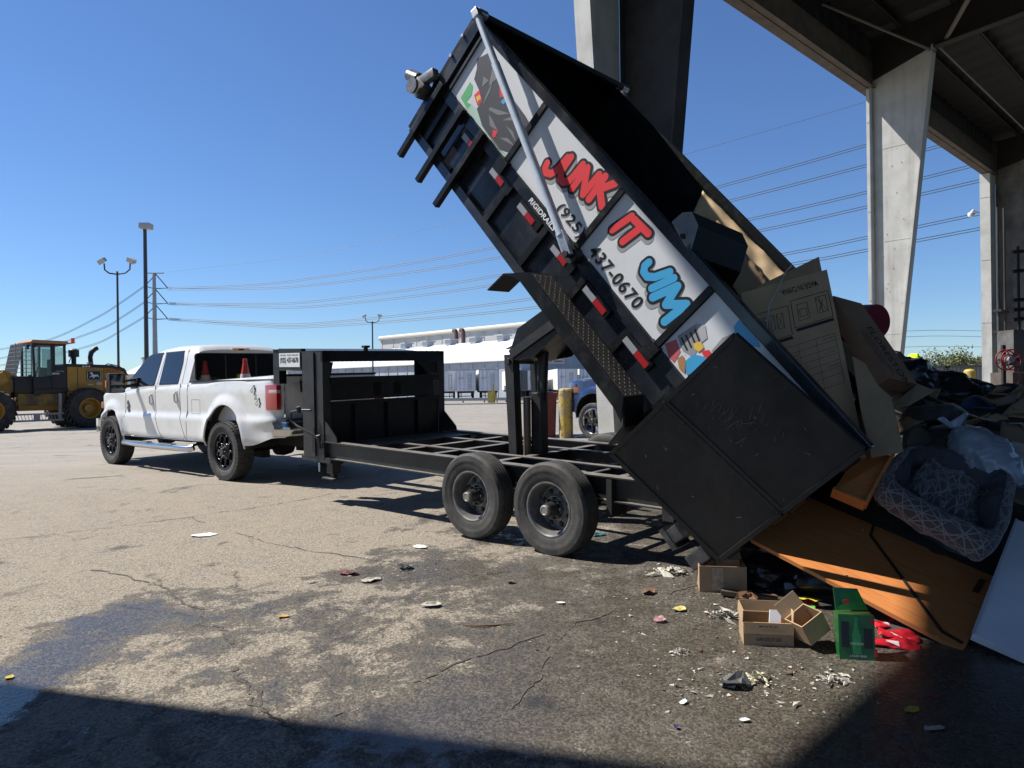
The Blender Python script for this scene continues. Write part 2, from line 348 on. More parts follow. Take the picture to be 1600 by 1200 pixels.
# ================================================================ tipping shed
E_=Vector((.733,.680,0)).normalized(); NI=Vector((.68,-.733,0)).normalized()      # along the openings, into the shed
C1=Vector((2.48,14.86,0))
def SP(e,n,z): return C1+E_*e+NI*n+Vector((0,0,z))
SHM=Matrix(((E_.x,NI.x,0,C1.x),(E_.y,NI.y,0,C1.y),(0,0,1,0),(0,0,0,1)))
shed=thing('tipping_shed','tall open-sided steel tipping shed with tapered weathered columns over the rubbish','shed',tuple(SP(0,0,0)))
HB=11.3
def shed_part(name,fn,m,smooth=0,solid=0):
    mb=MB(); mb.M=SHM.copy(); fn(mb); return mb.build(name,m,shed,smooth=smooth,solid=solid)
for ei,(e0,k,jm) in enumerate(((-14.5,.6,.42),(0,1.12,.42),(13.4,.22,.10),(29.0,1.12,.42),(43.5,.5,.42))):
    def col(mb):
        w=lambda z:.48+.112*z
        zb,zt=-.3,12.1; w0,w1=w(0),w(zt)
        mb.add([(e0-.02,0,zb),(e0-.02,w0,zb),(e0-.02,w1,zt),(e0-.02,0,zt-.55),(e0+.02,0,zb),(e0+.02,w0,zb),(e0+.02,w1,zt),(e0+.02,0,zt-.55)],
               [(0,1,2,3),(7,6,5,4),(0,4,5,1),(1,5,6,2),(2,6,7,3),(3,7,4,0)])
        mb.box(e0-.17,e0+.17,-.035,-.001,zb,zt-.5)                       # outer flange
        mb.add([(e0-.19,w0,zb),(e0+.19,w0,zb),(e0+.19,w1,zt),(e0-.19,w1,zt),(e0-.19,w0+.04,zb),(e0+.19,w0+.04,zb),(e0+.19,w1+.04,zt),(e0-.19,w1+.04,zt)],
               [(0,1,2,3),(7,6,5,4),(0,4,5,1),(1,5,6,2),(2,6,7,3),(3,7,4,0)])
        for (zz) in (3.0,6.1,9.2): mb.box(e0-.026,e0-.0205,.02,w(zz)-.02,zz,zz+.03)   # plate joints
        rnd=random.Random(ei)
        for q in range(14):
            zz=rnd.uniform(1,9); nn=rnd.uniform(.15,.9); mb.bm(_stud(e0-.03,nn,zz,.012))
    def _stud(x,y,z,r):
        bm=bmesh.new(); bmesh.ops.create_cone(bm,cap_ends=True,segments=8,radius1=r,radius2=r*.8,depth=.03); 
        bmesh.ops.rotate(bm,verts=bm.verts,matrix=Matrix.Rotation(R(90),3,'Y')); bmesh.ops.translate(bm,verts=bm.verts,vec=(x,y,z)); return bm
    shed_part('column',col,M_steeld() if ei==1 else (mat('grimy_shaded_steel',(.20,.19,.18),.7,col2=(.10,.095,.09),scale=1.2,streak=((.05,.045,.04),2.5,.6)) if ei==3 else M_steelp()))  # two columns get darker copies, their shade put into the colour
    def jamb(mb):
        kb=k*.42 if ei==1 else k; f=lambda z:kb+(k-kb)*(z/9.5)
        z0_,z1_=-.3,HB-.01
        mb.add([(e0-f(z),y,z) if q==0 else (e0-.175,y,z) for z in (z0_,z1_) for y in (-.04-jm,-.04) for q in (0,1)],[(0,1,3,2),(4,6,7,5),(0,4,5,1),(2,3,7,6),(0,2,6,4),(1,5,7,3)])
        for zz in range(1,11,3): mb.box(e0-f(zz)-.012,e0-f(zz)-.001,-.02-jm,-.06,zz+.15,zz+.165)
    shed_part('door_jamb',jamb,M_steelp())
def header(mb):
    for x0,x1,hb in ((-14.6,-.03,12.3),(-.02,60,HB)):  # unseen left bay set higher so sun reaches the trailer bed
        mb.box(x0,x1,-.40,-.10,hb,hb+.035); mb.box(x0,x1,-.09,.10,hb+.02,hb+.05)
        mb.box(x0,x1,-.06,0,hb+.05,hb+.9); mb.box(x0,x1,-.40,-.36,hb+.035,hb+.14)
shed_part('header_beam',header,M_rust())
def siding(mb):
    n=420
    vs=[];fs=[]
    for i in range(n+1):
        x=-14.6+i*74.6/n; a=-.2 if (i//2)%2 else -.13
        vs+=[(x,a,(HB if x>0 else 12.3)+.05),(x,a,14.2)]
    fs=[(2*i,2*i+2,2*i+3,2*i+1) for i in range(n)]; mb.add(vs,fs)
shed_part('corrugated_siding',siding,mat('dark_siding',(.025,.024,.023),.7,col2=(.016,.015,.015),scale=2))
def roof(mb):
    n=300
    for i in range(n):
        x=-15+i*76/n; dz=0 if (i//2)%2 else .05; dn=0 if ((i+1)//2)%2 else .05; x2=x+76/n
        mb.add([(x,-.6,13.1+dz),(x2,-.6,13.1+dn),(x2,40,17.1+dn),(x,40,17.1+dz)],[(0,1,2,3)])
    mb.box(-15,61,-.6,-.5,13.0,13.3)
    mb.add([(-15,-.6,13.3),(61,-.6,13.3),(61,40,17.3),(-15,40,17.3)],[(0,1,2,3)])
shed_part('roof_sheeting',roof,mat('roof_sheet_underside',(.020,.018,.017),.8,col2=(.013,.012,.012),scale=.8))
for j in range(20):
    def purlin(mb,j=j):
        y=.9+j*1.55; z=13.1+.1*(y+.6)-.26
        mb.box(-14.8,60,y-.03,y+.03,z,z+.22); mb.box(-14.8,60,y,y+.09,z,z+.012)
    shed_part('purlin',purlin,mat('purlin_steel',(.03,.026,.023),.8,col2=(.018,.016,.014),scale=3))
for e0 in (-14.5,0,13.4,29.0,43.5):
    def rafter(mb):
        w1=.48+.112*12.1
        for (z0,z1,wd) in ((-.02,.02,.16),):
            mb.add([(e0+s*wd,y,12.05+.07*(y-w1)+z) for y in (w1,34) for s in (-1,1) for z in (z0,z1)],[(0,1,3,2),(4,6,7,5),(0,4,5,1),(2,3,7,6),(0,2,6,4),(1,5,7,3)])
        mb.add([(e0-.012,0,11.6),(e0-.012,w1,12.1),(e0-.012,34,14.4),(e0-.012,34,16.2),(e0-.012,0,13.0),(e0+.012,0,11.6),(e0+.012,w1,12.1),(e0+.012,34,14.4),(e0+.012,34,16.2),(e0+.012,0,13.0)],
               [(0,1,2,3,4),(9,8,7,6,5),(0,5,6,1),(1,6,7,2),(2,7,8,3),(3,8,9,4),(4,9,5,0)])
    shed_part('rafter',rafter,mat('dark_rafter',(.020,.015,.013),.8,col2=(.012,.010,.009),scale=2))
def brace(a,b,r=.05): 
    def f(mb): mb.tube([a,b],r,8)
    shed_part('brace_rod',f,mat('brace_steel',(.13,.115,.10),.6))
brace((13.4,2.2,12.2),(2.5,8.5,12.9),.07); brace((13.4,1.9,11.9),(9.5,-.0,12.8),.04); brace((29.0,1.9,11.9),(15,7,12.7),.05)
brace((13.5,4.2,12.35),(24,12.5,13.1),.05); brace((16,3.9,10.2),(16,3.9,13.2),.02); brace((13.4,1.95,12.1),(29,1.95,12.1),.03)
def backwall(mb): mb.box(-14.8,60,34,34.3,-.3,8.5)  # unseen wall added behind, its height set to dim the interior
shed_part('unseen_back_wall',backwall,mat('inner_wall',(.07,.065,.06),.8,col2=(.04,.038,.035),scale=1))
def leftwall(mb):
    mb.box(-14.9,-14.7,-.4,2.6,-.3,14); mb.box(-30,-14.7,-.5,-.4,-.3,14)
shed_part('side_wall',leftwall,mat('inner_wall',(.16,.15,.14),.8))
def rr(mb): mb.box(-30,-15.0,-.6,34,14.0,14.1)
shed_part('side_roof',rr,mat('inner_wall',(.16,.15,.14),.8))
# concrete push wall and service equipment behind column 3
def push(mb): mb.box(30.0,44,1.1,1.5,-.3,2.3); 
shed_part('push_wall',push,M_conc())
def pipes(mb):
    for i,(a,b) in enumerate(((27.4,.35),(27.9,.5))): mb.tube([(a,b,0),(a,b,9.5)],.05,8)
    for z in (3.6,4.6): mb.box(27.2,28.6,.2,.5,z,z+.1)
shed_part('service_pipes',pipes,M_steeld())

# ================================================================ things on the far yard
def v(px,py,Y): return at(px,py,Y)
WH=Vector((.70,-.714,0)).normalized()         # the warehouse runs from far left towards near right
WA=v(812,562,108.5); 
def whM():
    x=-WH; y=Vector((x.y,-x.x,0))*-1; y=Vector((-x.y,x.x,0)); y=Vector((.714,.70,0)).normalized()
    return Matrix(((x.x,y.x,0,WA.x),(x.y,y.y,0,WA.y),(0,0,1,-.9),(0,0,0,1)))
M_wroof=mat('white_roof_sheet',(.82,.83,.84),.45,col2=(.72,.73,.74),scale=.1)
M_wwall=mat('pale_metal_wall',(.42,.45,.49),.55,col2=(.33,.36,.40),scale=.35,streak=((.24,.22,.20),.8,.4))
M_gable=mat('blue_grey_metal_wall',(.25,.31,.39),.6,col2=(.19,.24,.31),scale=.3,streak=((.2,.18,.16),.7,.35))
wh=thing('warehouse','long warehouse with bright white roof and blue-grey gable end wall','warehouse',tuple(WA))
K=whM()
def wp(name,fn,m,parent=None,smooth=0):
    mb=MB(); mb.M=K.copy(); fn(mb); return mb.build(name,m,parent or wh,smooth=smooth)
EH=6.15; RH=10.0; HW=10.0
def seg(mb):
    mb.box(.05,75,0,.1,0,EH); 
    for i in range(25): mb.box(i*3+1.9,i*3+2.02,-.1,0,0,EH)
    mb.box(0,75,-.14,-.1,EH-.25,EH-.05)
wp('wall',seg,M_wwall)
wp('gable_wall',lambda mb: mb.prism([(0,0),(2*HW,0),(2*HW,EH),(HW,RH),(0,EH)],-.12,0,'x'),M_gable)
def whroof(mb):
    for s in (0,1):
        y0,y1=(-.5,HW) if s==0 else (2*HW+.5,HW)
        mb.add([(-.4,y0,EH-.1),(75,y0,EH-.1),(75,y1,RH),(-.4,y1,RH),(-.4,y0,EH+.1),(75,y0,EH+.1),(75,y1,RH+.2),(-.4,y1,RH+.2)],[(0,1,2,3),(7,6,5,4),(0,4,5,1),(1,5,6,2),(2,6,7,3),(3,7,4,0)])
    for i in range(38):
        x=i*2.0; mb.add([(x,-.5,EH+.1),(x+.07,-.5,EH+.1),(x+.07,HW,RH+.2),(x,HW,RH+.2),(x,-.5,EH+.16),(x+.07,-.5,EH+.16),(x+.07,HW,RH+.26),(x,HW,RH+.26)],[(0,1,2,3),(7,6,5,4),(0,4,5,1),(1,5,6,2),(2,6,7,3),(3,7,4,0)])
wp('roof',whroof,M_wroof)
for i in range(6): wp('roof_vent',lambda mb,i=i:(mb.box(6+i*7.2,7.6+i*7.2,HW-.9,HW+.9,RH,RH+.9,.1),mb.box(5.7+i*7.2,7.9+i*7.2,HW-1.2,HW+1.2,RH+.9,RH+1.15,.1)),mat('galvanised',(.45,.46,.47),.5,.4))
wp('gable_sign',lambda mb: mb.box(-.25,-.13,6.0,10.0,EH-.6,EH+1.3,.02),mat('faded_sign',(.52,.49,.42),.6,col2=(.42,.40,.36),scale=1.2))
def sgn(mb):
    mb.M=K@Matrix.Translation((-.26,6.7,EH+.35)); mb.lathe([(.62,0),(.62,-.02),(.42,-.02),(.42,0)],24,'x')
    mb.M=K.copy(); mb.box(-.27,-.255,7.6,8.0,EH+.2,EH+.9); mb.box(-.27,-.255,8.15,9.7,EH+.25,EH+.8); mb.box(-.27,-.255,7.6,9.6,EH-.3,EH-.05)
wp('sign_emblem',sgn,mat('sign_brown',(.17,.15,.14),.7))
def gpipes(mb):
    for z in (2.5,3.0,3.5): mb.tube([(-.2,.2,z),(-.2,19.8,z)],.05,6)
    for i in range(7): mb.box(-.3,-.13,4.0+i*.8,4.25+i*.8,4.2,4.6)
    mb.box(-.3,-.13,2.2,3.6,2.0,3.4)
wp('wall_pipes',gpipes,mat('grey_pipe',(.3,.33,.36),.6))
for y in (3.0,8.6,14.5): wp('doorway',lambda mb,y=y: mb.box(-.2,-.13,y,y+1.6,0,2.6),mat('dark_doorway',(.07,.09,.12),.6))
tall=thing('tall_building','tall pale industrial building with rounded parapet behind the white warehouse roof','building',tuple(K@Vector((5,20,0))))
def tb_(name,fn,m):
    mb=MB(); mb.M=K.copy(); fn(mb); return mb.build(name,m,tall,smooth=30)
def tw(mb):
    mb.box(6,82,30,44,0,14.6)
    for i in range(16): mb.box(6+i*5,6.12+i*5,29.9,30,0,14.6)
tb_('wall',tw,mat('tall_building_wall',(.50,.50,.48),.6,col2=(.40,.40,.38),scale=.2))
tb_('parapet',lambda mb: mb.tube([(6,29.9,14.9),(82,29.9,14.9)],.55,12),mat('cream_parapet',(.60,.57,.50),.6))
for x in (36.5,38.8): tb_('exhaust_stack',lambda mb,x=x: mb.tube([(x,20,10.0),(x,20,13.4),(x+.2,20,13.8),(x+.9,20,13.9)],.45,10),mat('rusty_stack',(.12,.055,.045),.7))
tb_('roof_stub',lambda mb: mb.tube([(13,31,14.6),(13,31,16.6)],.35,8),M_dark())

def tankhouse():
    t=thing('white_tank_shed','small white shed with rounded vents behind the yellow loader','shed',tuple(v(208,600,75)))
    o=v(196,607,75); mb=MB(); mb.box(o.x,o.x+3.2,75,80,-.6,3.0); mb.build('wall',mat('tank_white',(.6,.6,.6),.6),t)
    mb=MB(); mb.add([(o.x-.2,74.8,3),(o.x+3.4,74.8,3),(o.x+3.4,80,4.4),(o.x-.2,80,4.4),(o.x-.2,74.8,3.1),(o.x+3.4,74.8,3.1),(o.x+3.4,80,4.5),(o.x-.2,80,4.5)],[(0,1,2,3),(7,6,5,4),(0,4,5,1),(1,5,6,2),(2,6,7,3),(3,7,4,0)]); mb.build('roof',M_wroof,t)
    for dx in (.5,1.6,2.7):
        mb=MB(); mb.M=Matrix.Translation((o.x+dx,78,4)); mb.lathe([(.01,1.1),(.35,1.0),(.4,.75),(.2,.7),(.2,-.3)],12,'z'); mb.build('vent',mat('galvanised',(.45,.46,.47),.5,.4),t)
tankhouse()

# parked box trailers in front of the warehouse
M_tr=mat('trailer_door_white',(.72,.76,.82),.45,col2=(.62,.66,.72),scale=.8,streak=((.25,.25,.26),1.5,.35)); M_trs=mat('trailer_side',(.75,.75,.72),.5,col2=(.62,.62,.60),scale=.5)
def box_trailer(px,Y,yaw,label,h=2.75,w=2.6,ladder=True,mt=None):
    q=v(px,600,Y); gzv=gz(q.x,q.y)
    t=thing('box_trailer',label,'trailer',(q.x,q.y,gzv),'box trailers backed up beside the warehouse',world=False,rotz=R(yaw))
    def P(name,fn,m): mb=MB(); fn(mb); return mb.build(name,m,t,smooth=0)
    P('box',lambda mb:mb.box(-w/2,w/2,.06,12.5,1.1,1.1+h,.04),M_trs)
    P('rear_doors',lambda mb:(mb.box(-w/2+.06,-.01,0,.06,1.15,1.05+h),mb.box(.01,w/2-.06,0,.06,1.15,1.05+h)),mt or M_tr)
    P('door_frame',lambda mb:(mb.box(-w/2,-w/2+.06,-.03,.06,1.1,1.1+h),mb.box(w/2-.06,w/2,-.03,.06,1.1,1.1+h),mb.box(-w/2,w/2,-.03,.06,1.05+h,1.14+h)),mat('trailer_frame',(.25,.27,.3),.5))
    if ladder:
        def lad(mb):
            for x in (.25,.65): mb.box(x,x+.03,-.09,-.05,1.3,h+.7)
            for i in range(7): mb.box(.25,.68,-.09,-.05,1.35+i*.3,1.38+i*.3)
        P('ladder',lad,mat('dull_metal',(.2,.21,.23),.5))
    P('locking_bars',lambda mb:[mb.box(x,x+.025,-.05,-.01,1.15,1.0+h) for x in (-.8,-.25)]+[mb.box(-1,-.3,-.06,-.02,1.1+h*.6,1.14+h*.6)],mat('dull_metal',(.2,.21,.23),.5))
    P('underframe',lambda mb:(mb.box(-1.1,1.1,.1,12,.85,1.09),mb.box(-1.0,1.0,.05,.12,.4,.5),mb.box(-.7,-.62,.05,.12,.5,.9),mb.box(.62,.7,.05,.12,.5,.9)),M_dark())
    for x in (-.95,.95):
        for y in (2.0,3.2):
            mb=MB(); mb.M=Matrix.Translation((x,y,.5)); mb.lathe([(.01,-.14),(.48,-.14),(.5,-.1),(.5,.1),(.48,.14),(.01,.14)],20,'x'); mb.build('wheel',M_tyre(),t)
box_trailer(698,93,5,'white box trailer at the left, half hidden by the black headboard')
box_trailer(728,92,5,'white box trailer with ladder at right, between two other trailers')
box_trailer(764,92,5,'white box trailer with centred ladder behind the yellow guard post')
box_trailer(810,96,5,'dark-doored trailer seen between the hoist posts',mt=mat('trailer_door_dark',(.09,.10,.12),.5))
box_trailer(838,97,5,'pale trailer seen just right of the hoist cylinder',ladder=False)
box_trailer(887,92,4,'white box trailer behind the yellow bollard')
box_trailer(921,94,4,'white box trailer above the blue pickup bonnet',ladder=False)
# guard rail and kerb
gr=thing('guard_rail','grey steel guard rail along the far kerb in front of the box trailers','guard rail',tuple(v(740,618,70)))
A=v(560,617,72); B=v(1000,615,68)
def rail(mb):
    for dz in (0,.16): mb.bar((A.x,A.y,.42+dz-.45),(B.x,B.y,.42+dz-.45),.06,.13)
    mb.bar((A.x,A.y+.03,.05),(B.x,B.y+.03,.05),.02,.3)
mb=MB(); rail(mb); mb.build('rail',mat('galvanised_rail',(.36,.37,.38),.5,.3),gr,smooth=0)
for i in range(14):
    q=A.lerp(B,i/13); mb=MB(); mb.box(q.x-.07,q.x+.07,q.y+.1,q.y+.25,-.9,.2); mb.build('post',mat('rail_post',(.14,.13,.12),.7),gr,smooth=0)
kb=MB(); 
for (x0,x1) in ((-60,60),): kb.box(x0,x1,61.2,61.6,-.45,-.12); kb.box(x0,x1,61.6,66,-.45,-.20)
tag(kb.build('kerb',mat('kerb_concrete',(.30,.29,.27),.85,col2=(.2,.19,.18),scale=1),loc=(0,0,0),smooth=0),kind='structure')
yp=thing('guard_post_barrier','yellow steel crash barrier with a sloping brace at the far guard rail','barrier',tuple(v(770,630,66)))
q=v(768,632,66); M_yel=mat('faded_yellow_paint',(.52,.40,.055),.6,col2=(.38,.30,.10),scale=4)
mb=MB(); mb.box(q.x-.35,q.x+.35,65.8,66.1,q.z-.1,q.z+1.2,.02); mb.build('base_block',M_yel,yp)
mb=MB(); mb.bar((q.x+.15,65.7,q.z),(q.x+.22,65.7,q.z+1.9),.14); mb.bar((q.x+.6,65.7,q.z),(q.x+.22,65.7,q.z+1.4),.1); mb.build('sloping_post',M_yel,yp)
# ---------------------------------------------------------------- lamp posts, transmission pole, wires
M_pole=mat('dark_pole_steel',(.05,.05,.055),.55); M_lampg=mat('lamp_grey',(.42,.43,.43),.5)
def post(px,ytop,Y,r,label,kind):
    b=v(px,600,Y); base=gz(b.x,Y)-.1; zt=v(px,ytop,Y).z
    t=thing('lamp_post',label,'lamp post',(b.x,Y,base))
    mb=MB(); mb.tube([(b.x,Y,base),(b.x,Y,zt)],[r,r*.7],12); mb.build('pole',M_pole,t)
    if kind=='box':
        mb=MB(); mb.box(b.x-.20,b.x+.32,Y-.26,Y+.26,zt-.05,zt+.22,.05); mb.build('lamp_head',M_lampg,t)
        mb=MB(); mb.box(b.x-.16,b.x+.3,Y-.22,Y+.22,zt-.08,zt-.052); mb.build('lens',mat('lamp_lens',(.5,.48,.42),.2),t)
    else:
        for s in (-1,1):
            a=MB(); pts=[(b.x,Y,zt-.2),(b.x+s*.55,Y,zt-.12),(b.x+s*.85,Y,zt+.12),(b.x+s*.88,Y,zt+.55)]
            a.tube(pts,.05,8); a.build('arm',M_pole,t)
            h=MB(); h.M=Matrix.Translation((b.x+s*1.0,Y,zt+.72))@Matrix.Rotation(R(-30 if s<0 else 28),4,'Y')@Matrix.Rotation(R(20),4,'X'); h.box(-.24,.24,-.16,.16,-.13,.13,.04); h.box(-.26,.26,-.21,-.16,-.15,.15,.02)
            h.build('lamp_head',mat('floodlight_grey',(.34,.34,.34),.5),t)
            h=MB(); h.M=Matrix.Translation((b.x+s*1.0,Y,zt+.72))@Matrix.Rotation(R(-30 if s<0 else 28),4,'Y')@Matrix.Rotation(R(20),4,'X'); h.box(-.22,.22,-.225,-.212,-.12,.12); h.build('lens',mat('lamp_lens',(.5,.48,.42),.2),t)
    return t
post(185.5,424,48,.09,'dark lamp post with two floodlights on curved arms above the loader','flood')
post(229.5,356,36,.12,'thick lamp post with one square grey head behind the pickup','box')
lp=post(583,502,90,.12,'distant lamp post with two floodlights above the trailer headboard','flood')
# transmission pole
YP=180.; pb=v(243,600,YP); zt=v(242,427,YP).z
tp=thing('transmission_pole','tall grey steel transmission pole with V-shaped insulators behind the lamp posts','utility pole',(pb.x,YP,-.9))
mb=MB(); mb.tube([(pb.x,YP,-.9),(pb.x,YP,zt)],[.75,.40],14); mb.build('pole',mat('galvanised_pole',(.30,.31,.32),.5,.3),tp)
mb=MB(); mb.tube([(pb.x-.9-1.2,YP,zt+.1),(pb.x+2.4,YP,zt)],.14,6); mb.build('top_arm',M_pole,tp)
WL=[];WR=[]
for zc in (450,474,498):
    r=v(262,zc,YP); l=v(226,zc-3,YP); WR.append(r); WL.append(l)
    c=v(243,zc-22,YP); c2=v(243,zc+1,YP)
    mb=MB(); mb.tube([(c.x,YP,c.z),tuple(r)],.12,6); mb.tube([(c2.x,YP,c2.z),tuple(r)],.12,6); mb.tube([(c.x,YP,c.z-.2),(l.x,YP,l.z)],.12,6); mb.tube([(c2.x,YP,c2.z-.1),(l.x,YP,l.z)],.12,6)
    mb.build('insulator_arm',M_pole,tp)
M_wire=mat('wire_metal',(.05,.055,.065),.6)
RE=Vector((73,90,0))                     # where the line crosses to the right
def wire(pix,label,r=.055,dz=0,P0=(pb.x+3,YP),P1=(RE.x,RE.y),bundle=.35):
    dx,dy=P1[0]-P0[0],P1[1]-P0[1]; K=[]
    for (px,py) in pix:
        d=ray(px,py); # point of the vertical plane through P0,P1 on this sight line: k*d.xy = P0 + m*(dx,dy)
        k=(P0[0]*dy-P0[1]*dx)/(d.x*dy-d.y*dx); K.append(Vector((d.x*k,k,CAMH+d.z*k)))
    # smooth sag through the measured heights
    pts=[]
    for i in range(len(K)-1):
        a,b=K[i],K[i+1]; p0=K[max(i-1,0)]; p3=K[min(i+2,len(K)-1)]
        for j in range(8):
            t=j/8; pts.append(.5*((2*a)+(b-p0)*t+(2*p0-5*a+4*b-p3)*t*t+(3*a-p0-3*b+p3)*t*t*t))
    pts.append(K[-1]); mb=MB()
    for s in ((-1,1) if bundle else (0,)):
        mb.tube([p+Vector((0,0,s*bundle/2)) for p in pts],r,5)
    return tag(mb.build('power_line',M_wire,loc=tuple(K[0]),smooth=60),label,'power line','high voltage lines from the transmission pole')
wire([(262,450),(380,446),(500,433),(770,387),(1112,295),(1360,225),(1700,120)],'topmost long power line running from the steel pole to the upper right')
wire([(262,452),(380,451),(500,444),(780,402),(1132,316),(1360,257),(1700,166)],'second power line from the top, just below the topmost one')
wire([(262,474),(380,475),(500,470),(780,430),(1162,345),(1360,299),(1700,213)],'third power line from the top, leaving the middle insulator')
wire([(262,475),(380,479),(500,478),(785,443),(1180,362),(1360,322),(1700,243)],'fourth power line from the top, lower one of the middle pair')
wire([(262,498),(380,504),(500,505),(830,467),(1215,399),(1360,370),(1700,298)],'fifth power line from the top, leaving the lowest insulator')
wire([(262,499),(380,508),(500,510),(840,480),(1230,414),(1360,390),(1700,325)],'lowest of the long power lines crossing behind the dump bed')
wire([(243,427),(500,395),(770,330),(1065,243),(1340,163),(1600,80)],'thin high earth wire above the other lines',r=.03,bundle=0)
Lx,Ly=-420,420
for i,(a,bp) in enumerate((((226,447),(150,497)),((226,472),(160,513)),((226,495),(150,537)))):
    lab=['upper','middle','lower'][i]
    wire([a,((a[0]+bp[0])/2,(a[1]+bp[1])/2+1.5),bp,(79,(530,541,556)[i]),(0,(546,560,571)[i]),(-60,(556,569,578)[i])],lab+' power line falling away to the left from the steel pole',P0=(pb.x-2,YP),P1=(Lx,Ly),r=.06)
for i,y in enumerate((516,525,541)):
    wire([(1400,y+2),(1460,y),(1530,y+1),(1600,y+3)],['uppermost','middle','lowest'][i]+' faint wire low above the trees at the right',P0=(60,110),P1=(100,130),r=.03,bundle=0)

# ---------------------------------------------------------------- right background: containers, trees
M_cont=mat('grey_container',(.27,.29,.32),.6,col2=(.2,.21,.23),scale=.5,streak=((.16,.12,.09),1.2,.4))
for i,(p0,p1) in enumerate(((1405,1478),(1481,1560),(1563,1650))):
    a=v(p0,592,55); b=v(p1,592,55); t=thing('shipping_container',['grey corrugated container, left end of the row below the trees','grey corrugated container, middle one below the trees','grey corrugated container, mostly behind the far shed column'][i],'container',(a.x,55,-.3),'row of containers beyond the shed')
    mb=MB(); n=26
    zt_=v(1480,572,55).z
    for k in range(n):
        x=a.x+(b.x-a.x)*k/n; d=0 if k%2 else .06; mb.box(x,x+(b.x-a.x)/n,55+d,55.2+d,-.4,zt_-.12)
    mb.box(a.x,b.x,55.2,57.3,-.4,zt_-.1); mb.build('wall',M_cont,t,smooth=0)
    mb=MB(); mb.box(a.x-.03,b.x+.03,54.9,57.3,zt_-.12,zt_+.06); mb.box(a.x-.03,a.x+.12,54.9,55.1,-.4,zt_); mb.box(b.x-.12,b.x+.03,54.9,55.1,-.4,zt_); mb.build('frame',mat('container_frame',(.12,.12,.13),.6),t,smooth=0)
yb=v(1515,580,30); t=thing('yellow_bollard','small yellow bollard top in front of the containers, left of the far column','bollard',(yb.x,30,gz(yb.x,30)))
mb=MB(); mb.tube([(yb.x,30,-.2),(yb.x,30,yb.z)],.22,16); mb.build('post',M_yel,t)
mb=MB(); mb.M=Matrix.Translation((yb.x,30,yb.z)); mb.lathe([(.22,0),(.17,.07),(.01,.1)],16,'z'); mb.build('domed_cap',M_yel,t)
M_leaf=[mat('olive_leaves',(.095,.115,.035),.7,col2=(.16,.15,.06),scale=.7),mat('pale_leaves',(.15,.17,.065),.7,col2=(.10,.12,.04),scale=.7)]
M_bark=mat('bark',(.10,.08,.06),.9)
def tree(px,Y,h,wd,seed,label):
    rnd=random.Random(seed); b=v(px,600,Y); o=Vector((b.x,Y,-.8))
    t=thing('tree',label,'tree',tuple(o),'trees beyond the containers')
    mb=MB(); tips=[]
    mb.tube([o,o+Vector((.1,0,h*.4))],[.28,.2],8)
    for i in range(9):
        a=rnd.uniform(0,6.28); l=rnd.uniform(.5,1)*wd*.5; p=o+Vector((0,0,h*rnd.uniform(.25,.45))); q=o+Vector((math.cos(a)*l,math.sin(a)*l,h*rnd.uniform(.5,.98)))
        m_=p.lerp(q,.5)+Vector((0,0,h*.05)); mb.tube([p,m_,q],[.12,.07,.03],6); tips+= [q,m_.lerp(q,.5)]
    mb.build('trunk',M_bark,t)
    lf=MB()
    for q in tips:
        cl=rnd.uniform(.6,1.25)*wd*.16
        for k in range(130):
            d=Vector((rnd.gauss(0,1),rnd.gauss(0,1),rnd.gauss(0,.75)))*cl*.62; c=q+d; s=rnd.uniform(.09,.22)
            u=Vector((rnd.uniform(-1,1),rnd.uniform(-1,1),rnd.uniform(-1,1))).normalized()*s; w=Vector((rnd.uniform(-1,1),rnd.uniform(-1,1),rnd.uniform(-1,1))).normalized()*s
            lf.add([c-u,c+w*.6,c+u,c-w*.6],[(0,1,2,3)])
    lf.build('crown',M_leaf[seed%2],t,smooth=0)
for i,(px,Y,h,wd,lab) in enumerate(((1452,92,4.2,5,'low olive tree at the left of the gap between columns'),(1472,95,4.8,5,'rounded olive tree beside the hard hat'),(1493,90,5.6,5.5,'tallest tree of the row, with loose upright twigs'),(1512,88,5.0,5,'bushy pale tree close to the far column'),(1532,93,4.6,5,'tree half hidden by the far shed column'),(1435,98,3.8,4.5,'small tree peeping over the rubbish heap'))):
    tree(px,Y,h,wd,i+1,lab)
for i,(px,Y) in enumerate(((1395,98),(1560,95),(1600,94))):
    tree(px,Y,4.4,5,20+i,['tree just left of the hard hat behind the heap','tree behind the far shed column base','tree beyond the shed at the right edge'][i])

# ---------------------------------------------------------------- bin, bollards, concrete block
def gpt(px,py,Y=None): g_=gnd(px,py); return g_
q=gpt(853,684); bn=thing('waste_bin','dark red steel waste bin behind the hoist posts','bin',tuple(q)); D=q.y
sc=D/1110
mb=MB(); hw=17.5*sc; ht=68*sc; M_rbin=mat('dark_red_paint',(.15,.018,.018),.5,col2=(.10,.014,.014),scale=2,streak=((.2,.12,.1),5,.4))
mb.add([(q.x-hw*.92,q.y,q.z),(q.x+hw*.86,q.y,q.z),(q.x+hw*.86,q.y+.9,q.z),(q.x-hw*.92,q.y+.9,q.z),(q.x-hw,q.y-.05,q.z+ht),(q.x+hw,q.y-.05,q.z+ht),(q.x+hw,q.y+1,q.z+ht),(q.x-hw,q.y+1,q.z+ht)],[(0,1,5,4),(1,2,6,5),(2,3,7,6),(3,0,4,7),(0,3,2,1)])
mb.build('body',M_rbin,bn,smooth=0)
mb=MB(); 
for a_,b_ in (((-hw,-.05),(hw,-.05)),((hw,-.05),(hw,1)),((hw,1),(-hw,1)),((-hw,1),(-hw,-.05))): mb.bar((q.x+a_[0],q.y+a_[1],q.z+ht),(q.x+b_[0],q.y+b_[1],q.z+ht),.07,.06)
mb.build('rim',M_rbin,bn,smooth=0)
